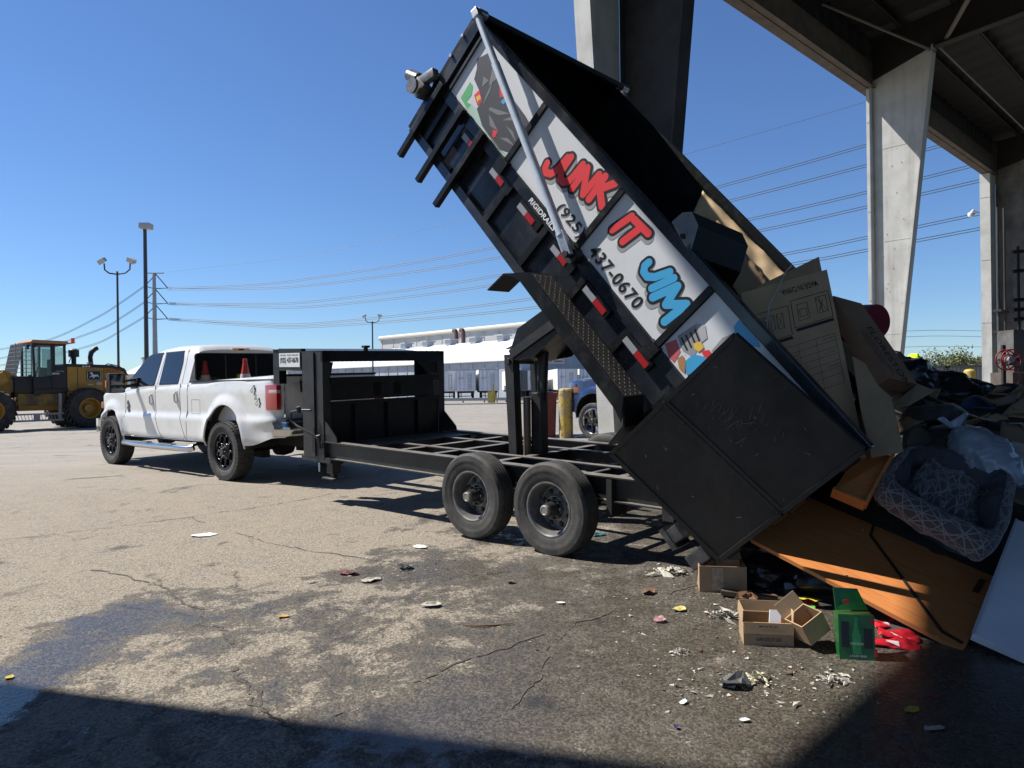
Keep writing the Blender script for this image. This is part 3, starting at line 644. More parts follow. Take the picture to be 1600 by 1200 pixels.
M_by=mat('worn_yellow_bollard',(.50,.36,.07),.75,col2=(.30,.25,.17),scale=3.5,mixc=(.42,.6),bump=.2,bscale=20,speck=((.10,.08,.06),14,.6))
def bollard(px,py,wpx,hpx,label):
    q=gpt(px,py); sc=q.y/1110; r=wpx*sc/2; h=hpx*sc
    t=thing('bollard',label,'bollard',tuple(q)); mb=MB(); mb.M=Matrix.Translation(q); mb.lathe([(r*1.02,-.05),(r,0),(r*1.01,h*.3),(r*.985,h*.6),(r,h)],24,'z'); mb.build('post',M_by,t)
    mb=MB(); mb.M=Matrix.Translation(q); mb.lathe([(r,h),(r*.85,h+r*.2),(r*.5,h+r*.3),(.005,h+r*.34)],24,'z'); mb.build('concrete_cap',M_by,t)
    return q,t
bollard(884.5,684,22,74,'thick worn yellow bollard beside the red bin')
q,t=bollard(936,680,9,68,'narrow yellow bollard with a torn paper hanging on it')
mb=MB(); mb.grid(lambda i,j:(q.x-.12-.07*j+.03*math.sin(i*9),q.y-.28+.05*math.sin(j*7),q.z+.15+.7*(1-i)+.05*math.sin(j*3)),1 and 10,4); 
o=mb.build('torn_paper',mat('yellow_paper',(.62,.52,.25),.8,col2=(.5,.42,.2),scale=12),loc=(q.x-.1,q.y-.3,q.z+.5),smooth=60,solid=.004); tag(o,'torn yellowish paper hanging down the narrow bollard','paper')
# ================================================================ pickup truck
def tilt_matrix(o,hx,gh,gl):
    h=Vector((hx[0],hx[1],gh)).normalized(); l=Vector((-hx[1],hx[0],gl)); l=(l-h*l.dot(h)).normalized(); n=h.cross(l)
    return Matrix(((h.x,l.x,n.x,o[0]),(h.y,l.y,n.y,o[1]),(h.z,l.z,n.z,o[2]),(0,0,0,1)))
def make_wheel(parent,x,y,side,r,w,rim,style,name='wheel'):
    K=Matrix.Translation((x,y,r))@(Matrix.Scale(1,4) if side>0 else Matrix.Rotation(math.pi,4,'Z'))
    mb=MB(); mb.M=K; h=w/2
    prof=[(rim*.98,-h*.8),(rim*1.08,-h*.92),(r*.82,-h),(r*.93,-h*.96),(r*.985,-h*.80)]
    ng=5
    for i in range(ng):
        a=-h*.72+i*(h*1.44/ng); b=a+h*1.44/ng
        prof+=[(r,a+.004),(r,b-.010),(r-.012,b-.007),(r-.012,b-.001)] if i<ng-1 else [(r,a+.004),(r,b)]
    prof+=[(r*.985,h*.80),(r*.955,h*.92),(r*.945,h*.955),(r*.93,h*.955),(r*.86,h),(r*.80,h*.995),(r*.795,h*.985),(r*.72,h*.97),(rim*1.12,h*.90),(rim*1.04,h*.82),(rim,h*.74)]
    mb.lathe(prof,64); 
    if style=='truck':
        for k in range(44):
            a=2*math.pi*k/44
            for (yy,sg) in ((-h*.45,1),(0,-1),(h*.45,1),(h*.86,0)):
                o=mb.M; mb.M=K@Matrix.Rotation(a+(.03 if sg<0 else 0),4,'Y')@Matrix.Translation((0,yy,r*(1.0 if sg else .975)))@Matrix.Rotation(.35*sg,4,'Z'); mb.box(-.022,.022,-h*.2,h*.2 if sg else h*.10,-.01,.009); mb.M=o
    ty=mb.build(name,M_tyre(),parent,smooth=40)
    if style=='trailer':
        m=MB(); m.M=K
        m.lathe([(rim*1.03,h*.80),(rim*1.05,h*.86),(rim*1.0,h*.87),(rim*.95,h*.80),(rim*.90,h*.50),(rim*.86,h*.05),(rim*.82,-h*.38),(rim*.76,-h*.42),(rim*.72,-h*.25),(rim*.53,-h*.12),(rim*.46,h*.05),(.01,h*.05)],64)
        m.build('rim',M_rim(),ty,smooth=30)
        m=MB()
        for k in range(8):
            a=2*math.pi*(k+.5)/8; m.M=K@Matrix.Translation((math.cos(a)*rim*.625,-h*.18,math.sin(a)*rim*.625)); m.lathe([(.001,.016),(.017,.016),(.020,.008),(.021,-.01)],14)
        m.build('vent_hole',M_dark(),ty)
        m=MB()
        for k in range(8):
            a=2*math.pi*k/8; m.M=K@Matrix.Translation((math.cos(a)*rim*.37,h*.07,math.sin(a)*rim*.37)); m.lathe([(.001,.035),(.010,.035),(.013,.028),(.014,-.005)],6)
        m.M=K; m.lathe([(rim*.42,h*.065),(rim*.32,h*.07)],32); m.build('lug_nut_ring',mat('dull_nut',(.12,.12,.12),.4,.7),ty)
        m=MB(); m.M=K; m.lathe([(rim*.28,h*.03),(rim*.27,h*.80),(rim*.24,h*1.08),(.02,h*1.08)],24); m.build('hub',mat('hub_black',(.03,.03,.032),.35),ty)
        m=MB(); m.M=K; m.lathe([(rim*.20,h*1.06),(rim*.20,h*1.30),(rim*.15,h*1.36),(rim*.13,h*1.33),(.001,h*1.33)],24); m.build('grease_cap',mat('dusty_cap',(.30,.28,.25),.45,.5),ty)
    else:
        m=MB(); m.M=K
        m.lathe([(rim*1.04,h*.78),(rim*1.06,h*.86),(rim*1.0,h*.88),(rim*.95,h*.82),(rim*.92,h*.5),(rim*.90,-h*.3),(.01,-h*.3)],56); m.build('rim',mat('black_alloy',(.02,.02,.021),.3,.4) if style=='truck' else M_chrome(),ty,smooth=30)
        m=MB()
        n=8 if style=='truck' else 6
        for k in range(n):
            a=2*math.pi*(k+.5)/n; c=Vector((math.cos(a)*rim*.66,h*.62,math.sin(a)*rim*.66)); rr=rim*.235
            if style=='truck':
                m.M=K; m.tube([c+Vector((math.cos(b)*rr,0,math.sin(b)*rr*1.12)) for b in [2*math.pi*j/16 for j in range(16)]],.017,6,closed=True)
            else:
                m.M=K; m.bar((math.cos(a)*rim*.2,h*.6,math.sin(a)*rim*.2),(math.cos(a)*rim*.95,h*.7,math.sin(a)*rim*.95),.05,.09,up=(0,1,0))
        m.build('spokes',mat('gloss_black_spoke',(.03,.03,.032),.14,.6,coat=1),ty,smooth=60)
        m=MB(); m.M=K; m.lathe([(rim*.40,h*.50),(rim*.38,h*.72),(rim*.22,h*.78),(rim*.20,h*1.05),(rim*.17,h*1.1),(.001,h*1.1)],32)
        m.build('hub',mat('hub_black',(.03,.03,.032),.35),ty)
        m=MB()
        for k in range(8):
            a=2*math.pi*k/8; m.M=K@Matrix.Translation((math.cos(a)*rim*.31,h*.78,math.sin(a)*rim*.31)); m.lathe([(.001,.035),(.009,.035),(.012,0)],6)
        m.M=K; m.lathe([(rim*.33,h*.785),(rim*.28,h*.785)],24); m.build('lug_nut_ring',M_chrome(),ty)
    return ty
def make_pickup(name,label,Mx,paint,rt,style,marks=True,z0=0.0,group=None):
    t=thing(name,label,'pickup truck',(0,0,0),group,world=False); t.matrix_world=Mx
    XF=3.967
    def bs(a,z):                                    # half width of the body skin
        b=.955+.033*(1-sst(z,.90,.985))-.03*(1-sst(z,.50,.62)) - .02*sst(z,1.30,1.5)
        for ac,ra,rz,f in ((0,.72,.84,.055),(XF,.62,.74,.05)):
            d=math.hypot((a-ac)/ra,(z-.48)/rz)
            if d<1.0: b+=f*sst(1.0-d,0,.22)*(1 if z>.5 else .8)
        if a>4.25: b-=.30*((a-4.25)/.65)**2
        if a<-.6: b-=.05*sst(-a,.6,1.0)*(1-sst(z,.75,.95))
        if a<-1.15: b-=.12*((-1.15-a)/.17)**2
        return b
    def zlow(a):
        z=.545+.13*sst(-a,.62,1.25)
        if abs(a)<.56: z=max(z,.50+.64*math.sqrt(max(0,1-(a/.56)**2)))
        if abs(a-XF)<.50: z=max(z,.46+.56*math.sqrt(max(0,1-((a-XF)/.50)**2)))
        if a>4.47: z=max(z,.60)
        return z
    def zhi(a):
        if a<1.18: return 1.47+.075*(1.1-a)/2.4
        if a<3.45: return 1.465-.085*(a-1.18)/2.27-.03*sst(a,3.0,3.45)
        return 1.35-.07*((a-3.45)/1.4)
    st_=[-1.32,-1.30,-1.25,-1.15,-1.0,-.85,-.72,-.64]+[-.56+.56*(1-math.cos(math.pi*i/24)) for i in range(25)]+[.64,.72,.85,1.0,1.1,1.17,1.19,1.4,1.8,2.2,2.6,3.0,3.25,3.36]+[XF-.5+.5*(1-math.cos(math.pi*i/24)) for i in range(25)]+[4.52,4.6,4.7,4.78,4.84,4.87]
    st_=sorted(set(round(x,4) for x in st_)); NZ=26
    B=MB()
    for s in (1,-1):
        vs=[]
        for a in st_:
            l,h_=zlow(a),zhi(a)
            for j in range(NZ+1):
                z=l+(h_-l)*j/NZ; e=j/NZ; vs.append((a,s*(bs(a,z)-(.03*sst(e,.93,1))),z))
            vs.append((a,s*(bs(a,h_)-.09),h_+.012))
        n=NZ+2; B.add(vs,[(i*n+j,(i+1)*n+j,(i+1)*n+j+1,i*n+j+1) for i in range(len(st_)-1) for j in range(n-1)])
        # arch lips
        for ac,ra,rz,zc in ((0,.56,.64,.50),(XF,.50,.56,.46)):
            pts=[(ac+ra*math.cos(x),s*(bs(ac+ra*math.cos(x),zc+rz*math.sin(x))-.012),zc+rz*math.sin(x)) for x in [math.pi*i/28 for i in range(29)]]
            B.tube(pts,.014,6)
    hs=[3.36,3.6,3.9,4.2,4.5,4.7,4.82,4.87]
    B.grid(lambda i,j:(lambda a,yy:(a,yy*(bs(a,zhi(a))-.085),zhi(a)+.012+.055*(1-yy**2)-.10*sst(a,4.72,4.9)))(3.36+1.51*i,-1+2*j),14,14)
    B.grid(lambda i,j:(4.87-.0*i,(-1+2*j)*(bs(4.87,1.0)-.02),.62+.66*i),6,6)
    # bed interior, rear cab wall of the box, floor
    B.box(-1.25,1.16,-.80,.80,.86,.90); 
    for s in (1,-1): B.box(-1.25,1.16,s*.80,s*.83,.88,1.46)
    B.box(1.13,1.16,-.83,.83,.88,1.45)
    # cab
    CS=[1.20,1.26,1.34,1.6,2.0,2.4,2.62,2.78,2.95,3.15,3.4,3.62]
    CT=[1.99,2.05,2.075,2.09,2.095,2.07,2.035,1.975,1.87,1.73,1.54,1.375]
    def bg(z): return .935-max(0,z-1.38)*.29
    vs=[]
    def sec(a,zt,zb=1.30):
        L_=[]; 
        for k in range(7): z=zb+(max(zt-.12,zb+.01)-zb)*k/6; L_.append((a,bg(z),z))
        zz=max(zt,1.42); L_+= [(a,bg(zt)-.015,max(zt-.06,zb+.02)),(a,bg(zt)-.055,zt-.02),(a,bg(zt)-.14,zt),(a,.35,zt+.018),(a,0,zt+.022)]
        return L_+[(x,-y,z) for x,y,z in L_[:-1][::-1]]
    for a,zt in zip(CS,CT): vs+=sec(a,zt)
    n=len(sec(2,2)); B.add(vs,[(i*n+j,(i+1)*n+j,(i+1)*n+j+1,i*n+j+1) for i in range(len(CS)-1) for j in range(n-1)])
    B.add(sec(1.20,1.99),[tuple(range(n))]); 
    B.build('body',paint,t,smooth=38)
    U=MB(); U.box(-1.2,4.6,-.42,-.34,.50,.66); U.box(-1.2,4.6,.34,.42,.50,.66); U.box(-1.1,1.1,-.78,.78,.72,.85); U.box(1.3,3.4,-.85,.85,.50,.58); U.box(3.5,4.6,-.6,.6,.55,1.1)
    for ac in (0,XF): U.tube([(ac,-.8,rt),(ac,.8,rt)],.055,8); U.M=Matrix.Translation((ac,0,rt)); U.lathe([(.01,-.18),(.15,-.12),(.17,0),(.15,.12),(.01,.18)],16); U.M=Matrix.Identity(4)
    U.tube([(-.9,-.25,.62),(-.9,.3,.62)],.16,14); U.M=Matrix.Translation((-.72,0,.60)); U.lathe([(.01,-.12),(.36,-.11),(.39,0),(.36,.11),(.01,.12)],28,'z'); U.M=Matrix.Identity(4)
    for s in (1,-1):
        U.grid(lambda i,j,s=s:(.60*math.cos(math.pi*i),s*(.50+.44*j),.50+.66*math.sin(math.pi*i)),16,1); U.grid(lambda i,j,s=s:(XF+.54*math.cos(math.pi*i),s*(.45+.47*j),.46+.58*math.sin(math.pi*i)),16,1)
        U.box(-.6,.6,s*.46,s*.48,.7,1.2); U.box(-.25,.25,s*.4,s*.5,.30,.42)
    U.box(-1.35,-1.2,-.06,.06,.42,.60)
    U.build('underbody',M_dark(),t,smooth=40)
    for ac in (0,XF):
        for s in (1,-1): make_wheel(t,ac,s*.90,s,rt,.285,.27,style)
    # glass, drawn on the sloping side of the cab
    def patch(poly,off,nm,m,s,rnd=.03):
        c=Vector((sum(p[0] for p in poly)/len(poly),sum(p[1] for p in poly)/len(poly)))
        P=[]; nP=len(poly)
        for i in range(nP):
            p=Vector(poly[i]); a=Vector(poly[i-1]); b=Vector(poly[(i+1)%nP]); u=(a-p).normalized()*min(rnd,(a-p).length*.4); w=(b-p).normalized()*min(rnd,(b-p).length*.4)
            for k in range(4): q=k/3; P.append((p+u)*(1-q)**2+p*2*q*(1-q)+(p+w)*q*q)
        mb=MB(); mb.add([(q.x,s*(bg(q.y)+off),q.y) for q in P]+[(q.x,s*(bg(q.y)+off-.012),q.y) for q in P],[tuple(range(len(P)))]+[(i,(i+1)%len(P),(i+1)%len(P)+len(P),i+len(P)) for i in range(len(P))])
        return mb.build(nm,m,t,smooth=0)
    FW=[(3.20,1.425),(3.30,1.60),(2.90,1.925),(2.72,1.975),(2.36,1.985),(2.395,1.445)]
    RW=[(2.20,1.455),(2.205,1.985),(1.62,1.99),(1.56,1.80),(1.56,1.465)]
    gl=M_glassd()
    for s in (1,-1):
        for Pg in (FW,RW):
            c=Vector((sum(p[0] for p in Pg)/len(Pg),sum(p[1] for p in Pg)/len(Pg)))
            big=[tuple(c+(Vector(p)-c)*1.035+(Vector(p)-c).normalized()*.008) for p in Pg]
            patch(big,.003,'window_trim',M_dark(),s); patch(Pg,.006,'side_window',gl,s)
    def rquad(x,y0,y1,z0,z1,nm,m,x2=None):
        x2=x if x2 is None else x2; mb=MB(); P=[]
        for (cy,cz,a0) in ((y1-.06,z1-.06,0),(y0+.06,z1-.06,90),(y0+.06,z0+.06,180),(y1-.06,z0+.06,270)):
            for k in range(5): a=R(a0+k*22.5); P.append((cy+.06*math.cos(a),cz+.06*math.sin(a)))
        f=lambda z: x+(x2-x)*(z-z0)/(z1-z0)
        mb.add([(f(z),y,z) for y,z in P]+[(f(z)+.02,y,z) for y,z in P],[tuple(range(len(P)))]+[(i,(i+1)%len(P),(i+1)%len(P)+len(P),i+len(P)) for i in range(len(P))]); return mb.build(nm,m,t,smooth=0)
    rquad(1.194,-.80,.80,1.49,1.95,'rear_window_trim',M_dark()); rquad(1.188,-.775,.775,1.505,1.935,'rear_window',gl)
    for y in (-.28,.28): mb=MB(); mb.box(1.18,1.187,y-.012,y+.012,1.51,1.93); mb.build('window_divider',M_dark(),t,smooth=0)
    mb=MB(); mb.grid(lambda i,j:(lambda a,zt:(a+.012,(-1+2*j)*(bg(zt)-.13),zt+.012+.02*(1-(2*j-1)**2)))(2.76+.80*i,1.985-.60*i**.93),10,8); mb.build('windscreen',gl,t)
    # roof brake lamp
    mb=MB(); mb.box(1.165,1.215,-.16,.16,1.985,2.035,.012); mb.build('brake_lamp',mat('clear_lamp_plastic',(.75,.55,.38),.2,coat=1),t)
    mb=MB(); mb.box(1.158,1.18,-.05,.05,1.993,2.027,.005); mb.build('brake_lamp_centre',M_red(),t)
    # seams
    def seam(pts,r=.0055,off=.001,greenhouse=False,s=1):
        P=[]; 
        for (a0,z0),(a1,z1) in zip(pts,pts[1:]):
            for k in range(8): a=a0+(a1-a0)*k/8; z=z0+(z1-z0)*k/8; P.append((a,s*((bg(z) if greenhouse else bs(a,z))+off-.003),z))
        a,z=pts[-1]; P.append((a,s*((bg(z) if greenhouse else bs(a,z))+off-.003),z)); return P
    for s in (1,-1):
        mb=MB()
        for pts in ([(2.02,.55),(2.16,.72),(2.26,.95),(2.285,1.2),(2.285,1.44)],[(1.20,.55),(1.32,.75),(1.40,.95),(1.42,1.2),(1.42,1.46)],[(3.42,1.31),(3.44,1.0),(3.44,.6)],[(1.175,1.46),(1.175,.60)],[(1.30,.56),(3.42,.56)]):
            mb.tube(seam(pts,s=s),.006,5)
        for pts in ([(2.285,1.44),(2.26,1.75),(2.24,2.01)],[(1.42,1.46),(1.44,1.8),(1.47,2.02)]): mb.tube(seam(pts,greenhouse=True,s=s),.006,5)
        mb.tube(seam([(.78,.98),(.78,1.20),(1.04,1.20),(1.04,.98),(.78,.98)],s=s),.004,5)
        mb.build('panel_gaps',M_dark(),t,smooth=0)
        for (a,z) in ((2.42,1.19),(1.54,1.23)):
            y=bs(a,z); mb=MB(); mb.box(a-.06,a+.05,s*(y-.01),s*(y+.004),z-.09,z+.11,.01); mb.build('handle_recess',mat('recess_grey',(.45,.45,.45),.4),t)
            mb=MB(); mb.tube([(a,s*(y+.01),z-.08),(a,s*(y+.035),z-.05),(a,s*(y+.035),z+.06),(a,s*(y+.01),z+.09)],.014,8); mb.build('door_handle',paint,t)
    if marks:
        # 4x4 decal, badge
        mb=MB()
        o=MB()
        for (txt,a,z,h) in (('4',-.68,1.285,.115),('x',-.765,1.215,.06),('4',-.80,1.10,.115)):
            y=bs(a,z)+.004; 
            put_text(o,txt,frame((a,y-.0008,z),(-1,0,.05),(0,0,1)),fith=h*1.12,fitw=h*1.25,offset=.055); put_text(mb,txt,frame((a-.008,y+.0012,z+.007),(-1,0,.05),(0,0,1)),fith=h*.9,fitw=h*1.0,offset=.01)
        o.build('four_by_four_outline',M_dark(),t,smooth=0); mb.build('four_by_four_decal',mat('decal_white',(.62,.62,.6),.4),t,smooth=0)
        mb=MB()
        for d in range(4): mb.M=Matrix.Translation((3.30+.03*(d%2),bs(3.3,1.04)+.006,1.0+.045*d))@Matrix.Rotation(R(45),4,'Y'); mb.box(-.035,.035,-.004,.004,-.035,.035,.003)
        mb.build('fender_badge',mat('dark_chrome',(.12,.12,.12),.25,.8),t)
    # rear: tailgate, tail lamps, bumper
    mb=MB(); mb.box(-1.335,-1.27,-.785,.785,.93,1.535,.015); mb.box(-1.345,-1.33,-.70,.70,1.02,1.42,.006); mb.build('tailgate',paint,t)
    mb=MB(); mb.box(-1.36,-1.25,-.80,.80,1.53,1.565,.012); 
    for s in (1,-1): mb.box(-1.30,1.14,s*.80,s*.935,1.485,1.50); 
    mb.build('bed_rail_cap',M_dark(),t)
    mb=MB(); mb.M=Matrix.Rotation(math.atan(-.031),4,'Y').inverted() if False else Matrix.Identity(4)
    for s in (1,-1):
        L_=MB(); 
        L_.box(-1.348,-1.06,s*.885,s*.965,1.065,1.42,.03); L_.build('tail_lamp',M_red(),t)
        L_=MB(); L_.box(-1.353,-1.16,s*.90,s*.968,1.30,1.35,.012); L_.build('reversing_lens',mat('clear_lamp',(.55,.35,.35),.12,coat=1),t)
    mb=MB(); 
    mb.grid(lambda i,j:(lambda y:(-1.36-.12*math.cos(y*.55)-(.035 if .2<j<.8 else 0)*1+(.20*sst(abs(y),.86,1.0)),y,.70+.21*j))(-.99+1.98*i),40,6)
    mb.box(-1.44,-1.2,-.9,.9,.72,.88,.02)
    mb.build('rear_bumper',M_chrome(),t,smooth=50)
    mb=MB(); mb.box(-1.50,-1.25,-.93,.93,.905,.94,.012); mb.box(-1.505,-1.38,-.36,.36,.71,.90,.015); mb.build('bumper_pad',M_dark(),t)
    mb=MB(); mb.grid(lambda i,j:(lambda y:(4.92+.10*math.cos(y*.8)-.22*sst(abs(y),.72,.96),y,.56+.26*j))(-.95+1.9*i),36,4); mb.build('front_bumper',M_chrome(),t,smooth=50)
    mb=MB(); mb.box(4.84,4.93,-.62,.62,.84,1.24,.02); 
    for i in range(3): mb.box(4.92,4.95,-.6,.6,.90+i*.12,.94+i*.12,.005)
    mb.build('grille',M_chrome(),t)
    for s in (1,-1):
        mb=MB(); mb.box(4.70,4.90,s*.46,s*.66,.88,1.22,.03); mb.build('headlight',mat('headlight_glass',(.7,.7,.72),.1,coat=1),t)
        mb=MB(); mb.box(4.40,4.56,s*.85,s*.935,1.02,1.14,.02); mb.build('corner_marker',mat('amber',(.30,.10,.03),.3),t)
    if marks:
        # towing mirrors, side step, roof cone light
        for s in (1,-1):
            mb=MB(); mb.box(2.93,3.07,s*1.16,s*1.42,1.32,1.66,.03); mb.build('mirror_head',M_dark(),t)
            mb=MB(); mb.box(2.922,2.932,s*1.18,s*1.40,1.46,1.64,.004); mb.box(2.922,2.932,s*1.18,s*1.40,1.34,1.43,.004); mb.build('mirror_glass',mat('mirror_glass',(.10,.11,.12),.15,1.0),t)
            mb=MB(); mb.bar((3.05,s*.88,1.46),(3.02,s*1.18,1.42),.07,.05,ch=.01); mb.bar((3.10,s*.88,1.55),(3.04,s*1.18,1.52),.07,.04,ch=.01); mb.box(3.0,3.28,s*.87,s*.935,1.38,1.58,.02); mb.build('mirror_arm',M_dark(),t)
            mb=MB(); mb.box(3.03,3.075,s*1.405,s*1.432,1.42,1.54,.006); mb.build('mirror_marker',mat('orange_lens',(.75,.13,.05),.3),t)
            mb=MB(); mb.tube([(3.40,s*1.0,.45),(3.34,s*1.04,.43),(2.8,s*1.05,.425),(1.5,s*1.05,.425),(.98,s*1.05,.43),(.93,s*1.0,.45)],.052,12); 
            mb.box(1.5,2.0,s*1.0,s*1.09,.47,.485,.004); mb.box(2.35,2.9,s*1.0,s*1.09,.47,.485,.004); mb.build('side_step',M_chrome(),t)
            mb=MB(); 
            for a in (1.15,2.1,3.1): mb.bar((a,s*1.0,.44),(a,s*.6,.52),.06,.03)
            mb.build('step_bracket',M_dark(),t)
    return t
psit=.892; Ht=(-math.sin(psit),math.cos(psit))
Pt=(-3.6727,11.3991); gh=Vector((.0115,.0169)).dot(Vector(Ht)); gl=Vector((.0115,.0169)).dot(Vector((-Ht[1],Ht[0])))
TM=tilt_matrix((Pt[0],Pt[1],gz(*Pt)),Ht,gh,gl)
truck=make_pickup('pickup_truck','white crew cab pickup truck with 4x4 decal, hitched to the dump trailer',TM,M_white(),.44,'truck')
# cone standing in the truck bed
def cone(M,label,name='traffic_cone'):
    t=thing(name,label,'traffic cone',tuple(M.translation)); 
    mb=MB(); mb.M=M; mb.box(-.18,.18,-.18,.18,0,.03,.008); mb.lathe([(.15,.03),(.03,.70),(.02,.70)],28,'z'); mb.build('body',mat('cone_orange_red',(.50,.045,.025),.45),t)
    mb=MB(); mb.M=M; mb.lathe([(.1275,.17),(.0716,.49)],28,'z'); mb.build('reflective_band',mat('cone_white',(.62,.60,.56),.5),t)
    mb=MB(); mb.M=M; mb.lathe([(.036,.69),(.034,.735),(.001,.74)],20,'z'); mb.build('cone_tip',mat('cone_orange_red',(.50,.045,.025),.45),t); return t
cone(TM@Matrix.Translation((.55,.30,1.10)),'red and white traffic cone standing in the bed of the white pickup')
M_bluep=mat('metallic_blue',(.02,.04,.115),.25,.3,coat=.8)
q=gnd(928,687); ps=R(46); hx=(-math.sin(ps),math.cos(ps)); D=q.y
P2=Vector((q.x,D,0))-Vector((hx[0],hx[1],0))*3.967-Vector((-hx[1],hx[0],0))*.98
bp=make_pickup('parked_pickup','blue pickup truck parked beyond the yellow bollards, mostly behind the dump bed',tilt_matrix((P2.x,P2.y,q.z),hx,0,0),M_bluep,.40,'chrome',marks=False)
# ================================================================ dump trailer
PS,PB=.835,.8652; H1=Vector((-math.sin(PS),math.cos(PS),0)); L1=Vector((-math.cos(PS),-math.sin(PS),0))
TO=Vector((.7272,7.0365,.127))
g1,g2,tp,tk_=.0115,.0169,.0222,-.0043
pit=tp+g1*H1.x+g2*H1.y; rol=tk_+g1*L1.x+g2*L1.y
TR=tilt_matrix(TO,(H1.x,H1.y),pit,rol)
trailer=thing('dump_trailer','black gooseneck dump trailer with raised bed lettered JUNK IT JIM, tipping rubbish','dump trailer',(0,0,0),world=False); trailer.matrix_world=TR
TI=TR.inverted()
TH=.8594; c_,n_=math.cos(TH),math.sin(TH); HB_=Vector((-math.sin(PB),math.cos(PB),0)); LB_=Vector((-math.cos(PB),-math.sin(PB),0))
o2=TO.xy.to_3d()+H1*(-2.2834)
BO=Vector((o2.x,o2.y,.915))+LB_*.0651
F_=HB_*c_+Vector((0,0,n_)); N_=-HB_*n_+Vector((0,0,c_)); Ls=LB_+Vector((0,0,-.0399))
BM=Matrix(((F_.x,Ls.x,N_.x,BO.x),(F_.y,Ls.y,N_.y,BO.y),(F_.z,Ls.z,N_.z,BO.z),(0,0,0,1)))     # bed coordinates: x along, y left, z up from floor
BL=TI@BM; Wb=1.1116
def fp(name,fn,m,parent=None,smooth=0,label=None):           # part in frame coordinates
    mb=MB(); fn(mb); return mb.build(name,m,parent or trailer,smooth=smooth,label=label)
def bp_(name,fn,m,parent=None,smooth=0,label=None,local=False):
    mb=MB(); mb.M=BL.copy(); fn(mb); return mb.build(name,m,parent or trailer,smooth=smooth,label=label)
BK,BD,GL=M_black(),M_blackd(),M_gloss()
# frame: two I-beams
def ibeam(mb,b,s,a0,a1,z0=.48,z1=.683,w=.11):
    mb.box(a0,a1,b-s*w,b,z1-.012,z1); mb.box(a0,a1,b-s*w,b,z0,z0+.012); mb.box(a0,a1,b-s*(w*.5+.005),b-s*(w*.5-.005),z0+.012,z1-.012)
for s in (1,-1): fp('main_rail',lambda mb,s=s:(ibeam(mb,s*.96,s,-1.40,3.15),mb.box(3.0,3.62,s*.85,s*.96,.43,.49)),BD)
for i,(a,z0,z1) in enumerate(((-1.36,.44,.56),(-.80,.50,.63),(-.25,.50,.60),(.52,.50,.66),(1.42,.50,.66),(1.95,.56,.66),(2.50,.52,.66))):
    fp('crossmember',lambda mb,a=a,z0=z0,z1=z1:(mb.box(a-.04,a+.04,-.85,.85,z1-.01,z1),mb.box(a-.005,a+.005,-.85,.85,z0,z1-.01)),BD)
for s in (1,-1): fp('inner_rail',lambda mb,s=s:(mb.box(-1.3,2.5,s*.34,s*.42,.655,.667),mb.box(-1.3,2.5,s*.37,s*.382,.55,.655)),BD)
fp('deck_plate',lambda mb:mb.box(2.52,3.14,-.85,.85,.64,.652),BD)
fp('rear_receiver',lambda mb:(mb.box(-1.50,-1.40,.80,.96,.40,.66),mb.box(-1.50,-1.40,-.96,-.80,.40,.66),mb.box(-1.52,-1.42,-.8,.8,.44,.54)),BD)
fp('pivot_bar',lambda mb:mb.tube([(-.55,.82,.62),(-.55,-.82,.62)],.03,10),BD,smooth=40)
for x in (.457,-.457):
    for s in (1,-1): make_wheel(trailer,x,s*1.075,s,.39,.215,.222,'trailer')
    fp('axle',lambda mb,x=x:(mb.tube([(x,-1.0,.36),(x,1.0,.36)],.06,12),mb.box(x-.34,x+.34,.70,.76,.40,.43),mb.box(x-.28,x+.28,.70,.76,.43,.455),mb.box(x-.34,x+.34,-.76,-.70,.40,.43),mb.box(x-.05,x+.05,.68,.78,.32,.46)),M_dark())
fp('equaliser',lambda mb:(mb.box(-.13,.13,.70,.76,.42,.50),mb.box(-.9,-.82,.69,.77,.36,.52),mb.box(.82,.9,.69,.77,.36,.52)),M_dark())
# headboard: two deep uprights, top box, panels
for s in (1,-1):
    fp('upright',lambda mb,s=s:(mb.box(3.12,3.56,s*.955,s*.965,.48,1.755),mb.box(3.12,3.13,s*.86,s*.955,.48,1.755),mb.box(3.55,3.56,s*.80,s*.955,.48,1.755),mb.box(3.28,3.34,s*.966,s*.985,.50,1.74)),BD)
    fp('gusset',lambda mb,s=s:mb.prism([(3.36,1.15),(3.34,.68),(2.86,.68),(2.88,.74)],s*.94,s*.954,'y'),BD)
    fp('inner_gusset',lambda mb,s=s:mb.prism([(3.12,1.62),(3.12,1.44),(3.125,1.44)],s*.4,s*.86,'y') if False else (mb.add([(3.14,s*.86,1.62),(3.14,s*(.52 if s<0 else .80),1.62),(3.14,s*(.70 if s<0 else .84),1.46),(3.14,s*.86,1.46),(3.17,s*.86,1.62),(3.17,s*(.52 if s<0 else .80),1.62),(3.17,s*(.70 if s<0 else .84),1.46),(3.17,s*.86,1.46)],[(0,1,2,3),(7,6,5,4),(0,4,5,1),(1,5,6,2),(2,6,7,3),(3,7,4,0)])),BK)
fp('top_box',lambda mb:(mb.box(3.12,3.16,-.965,.965,1.625,1.755),mb.box(3.16,3.56,-.965,.965,1.745,1.757),mb.add([(3.56,-.965,1.757),(3.56,.965,1.757),(4.1,.965,1.80),(4.1,-.965,1.80),(3.56,-.965,1.74),(3.56,.965,1.74),(4.1,.965,1.78),(4.1,-.965,1.78)],[(0,1,2,3),(7,6,5,4),(0,4,5,1),(1,5,6,2),(2,6,7,3),(3,7,4,0)])),BK)
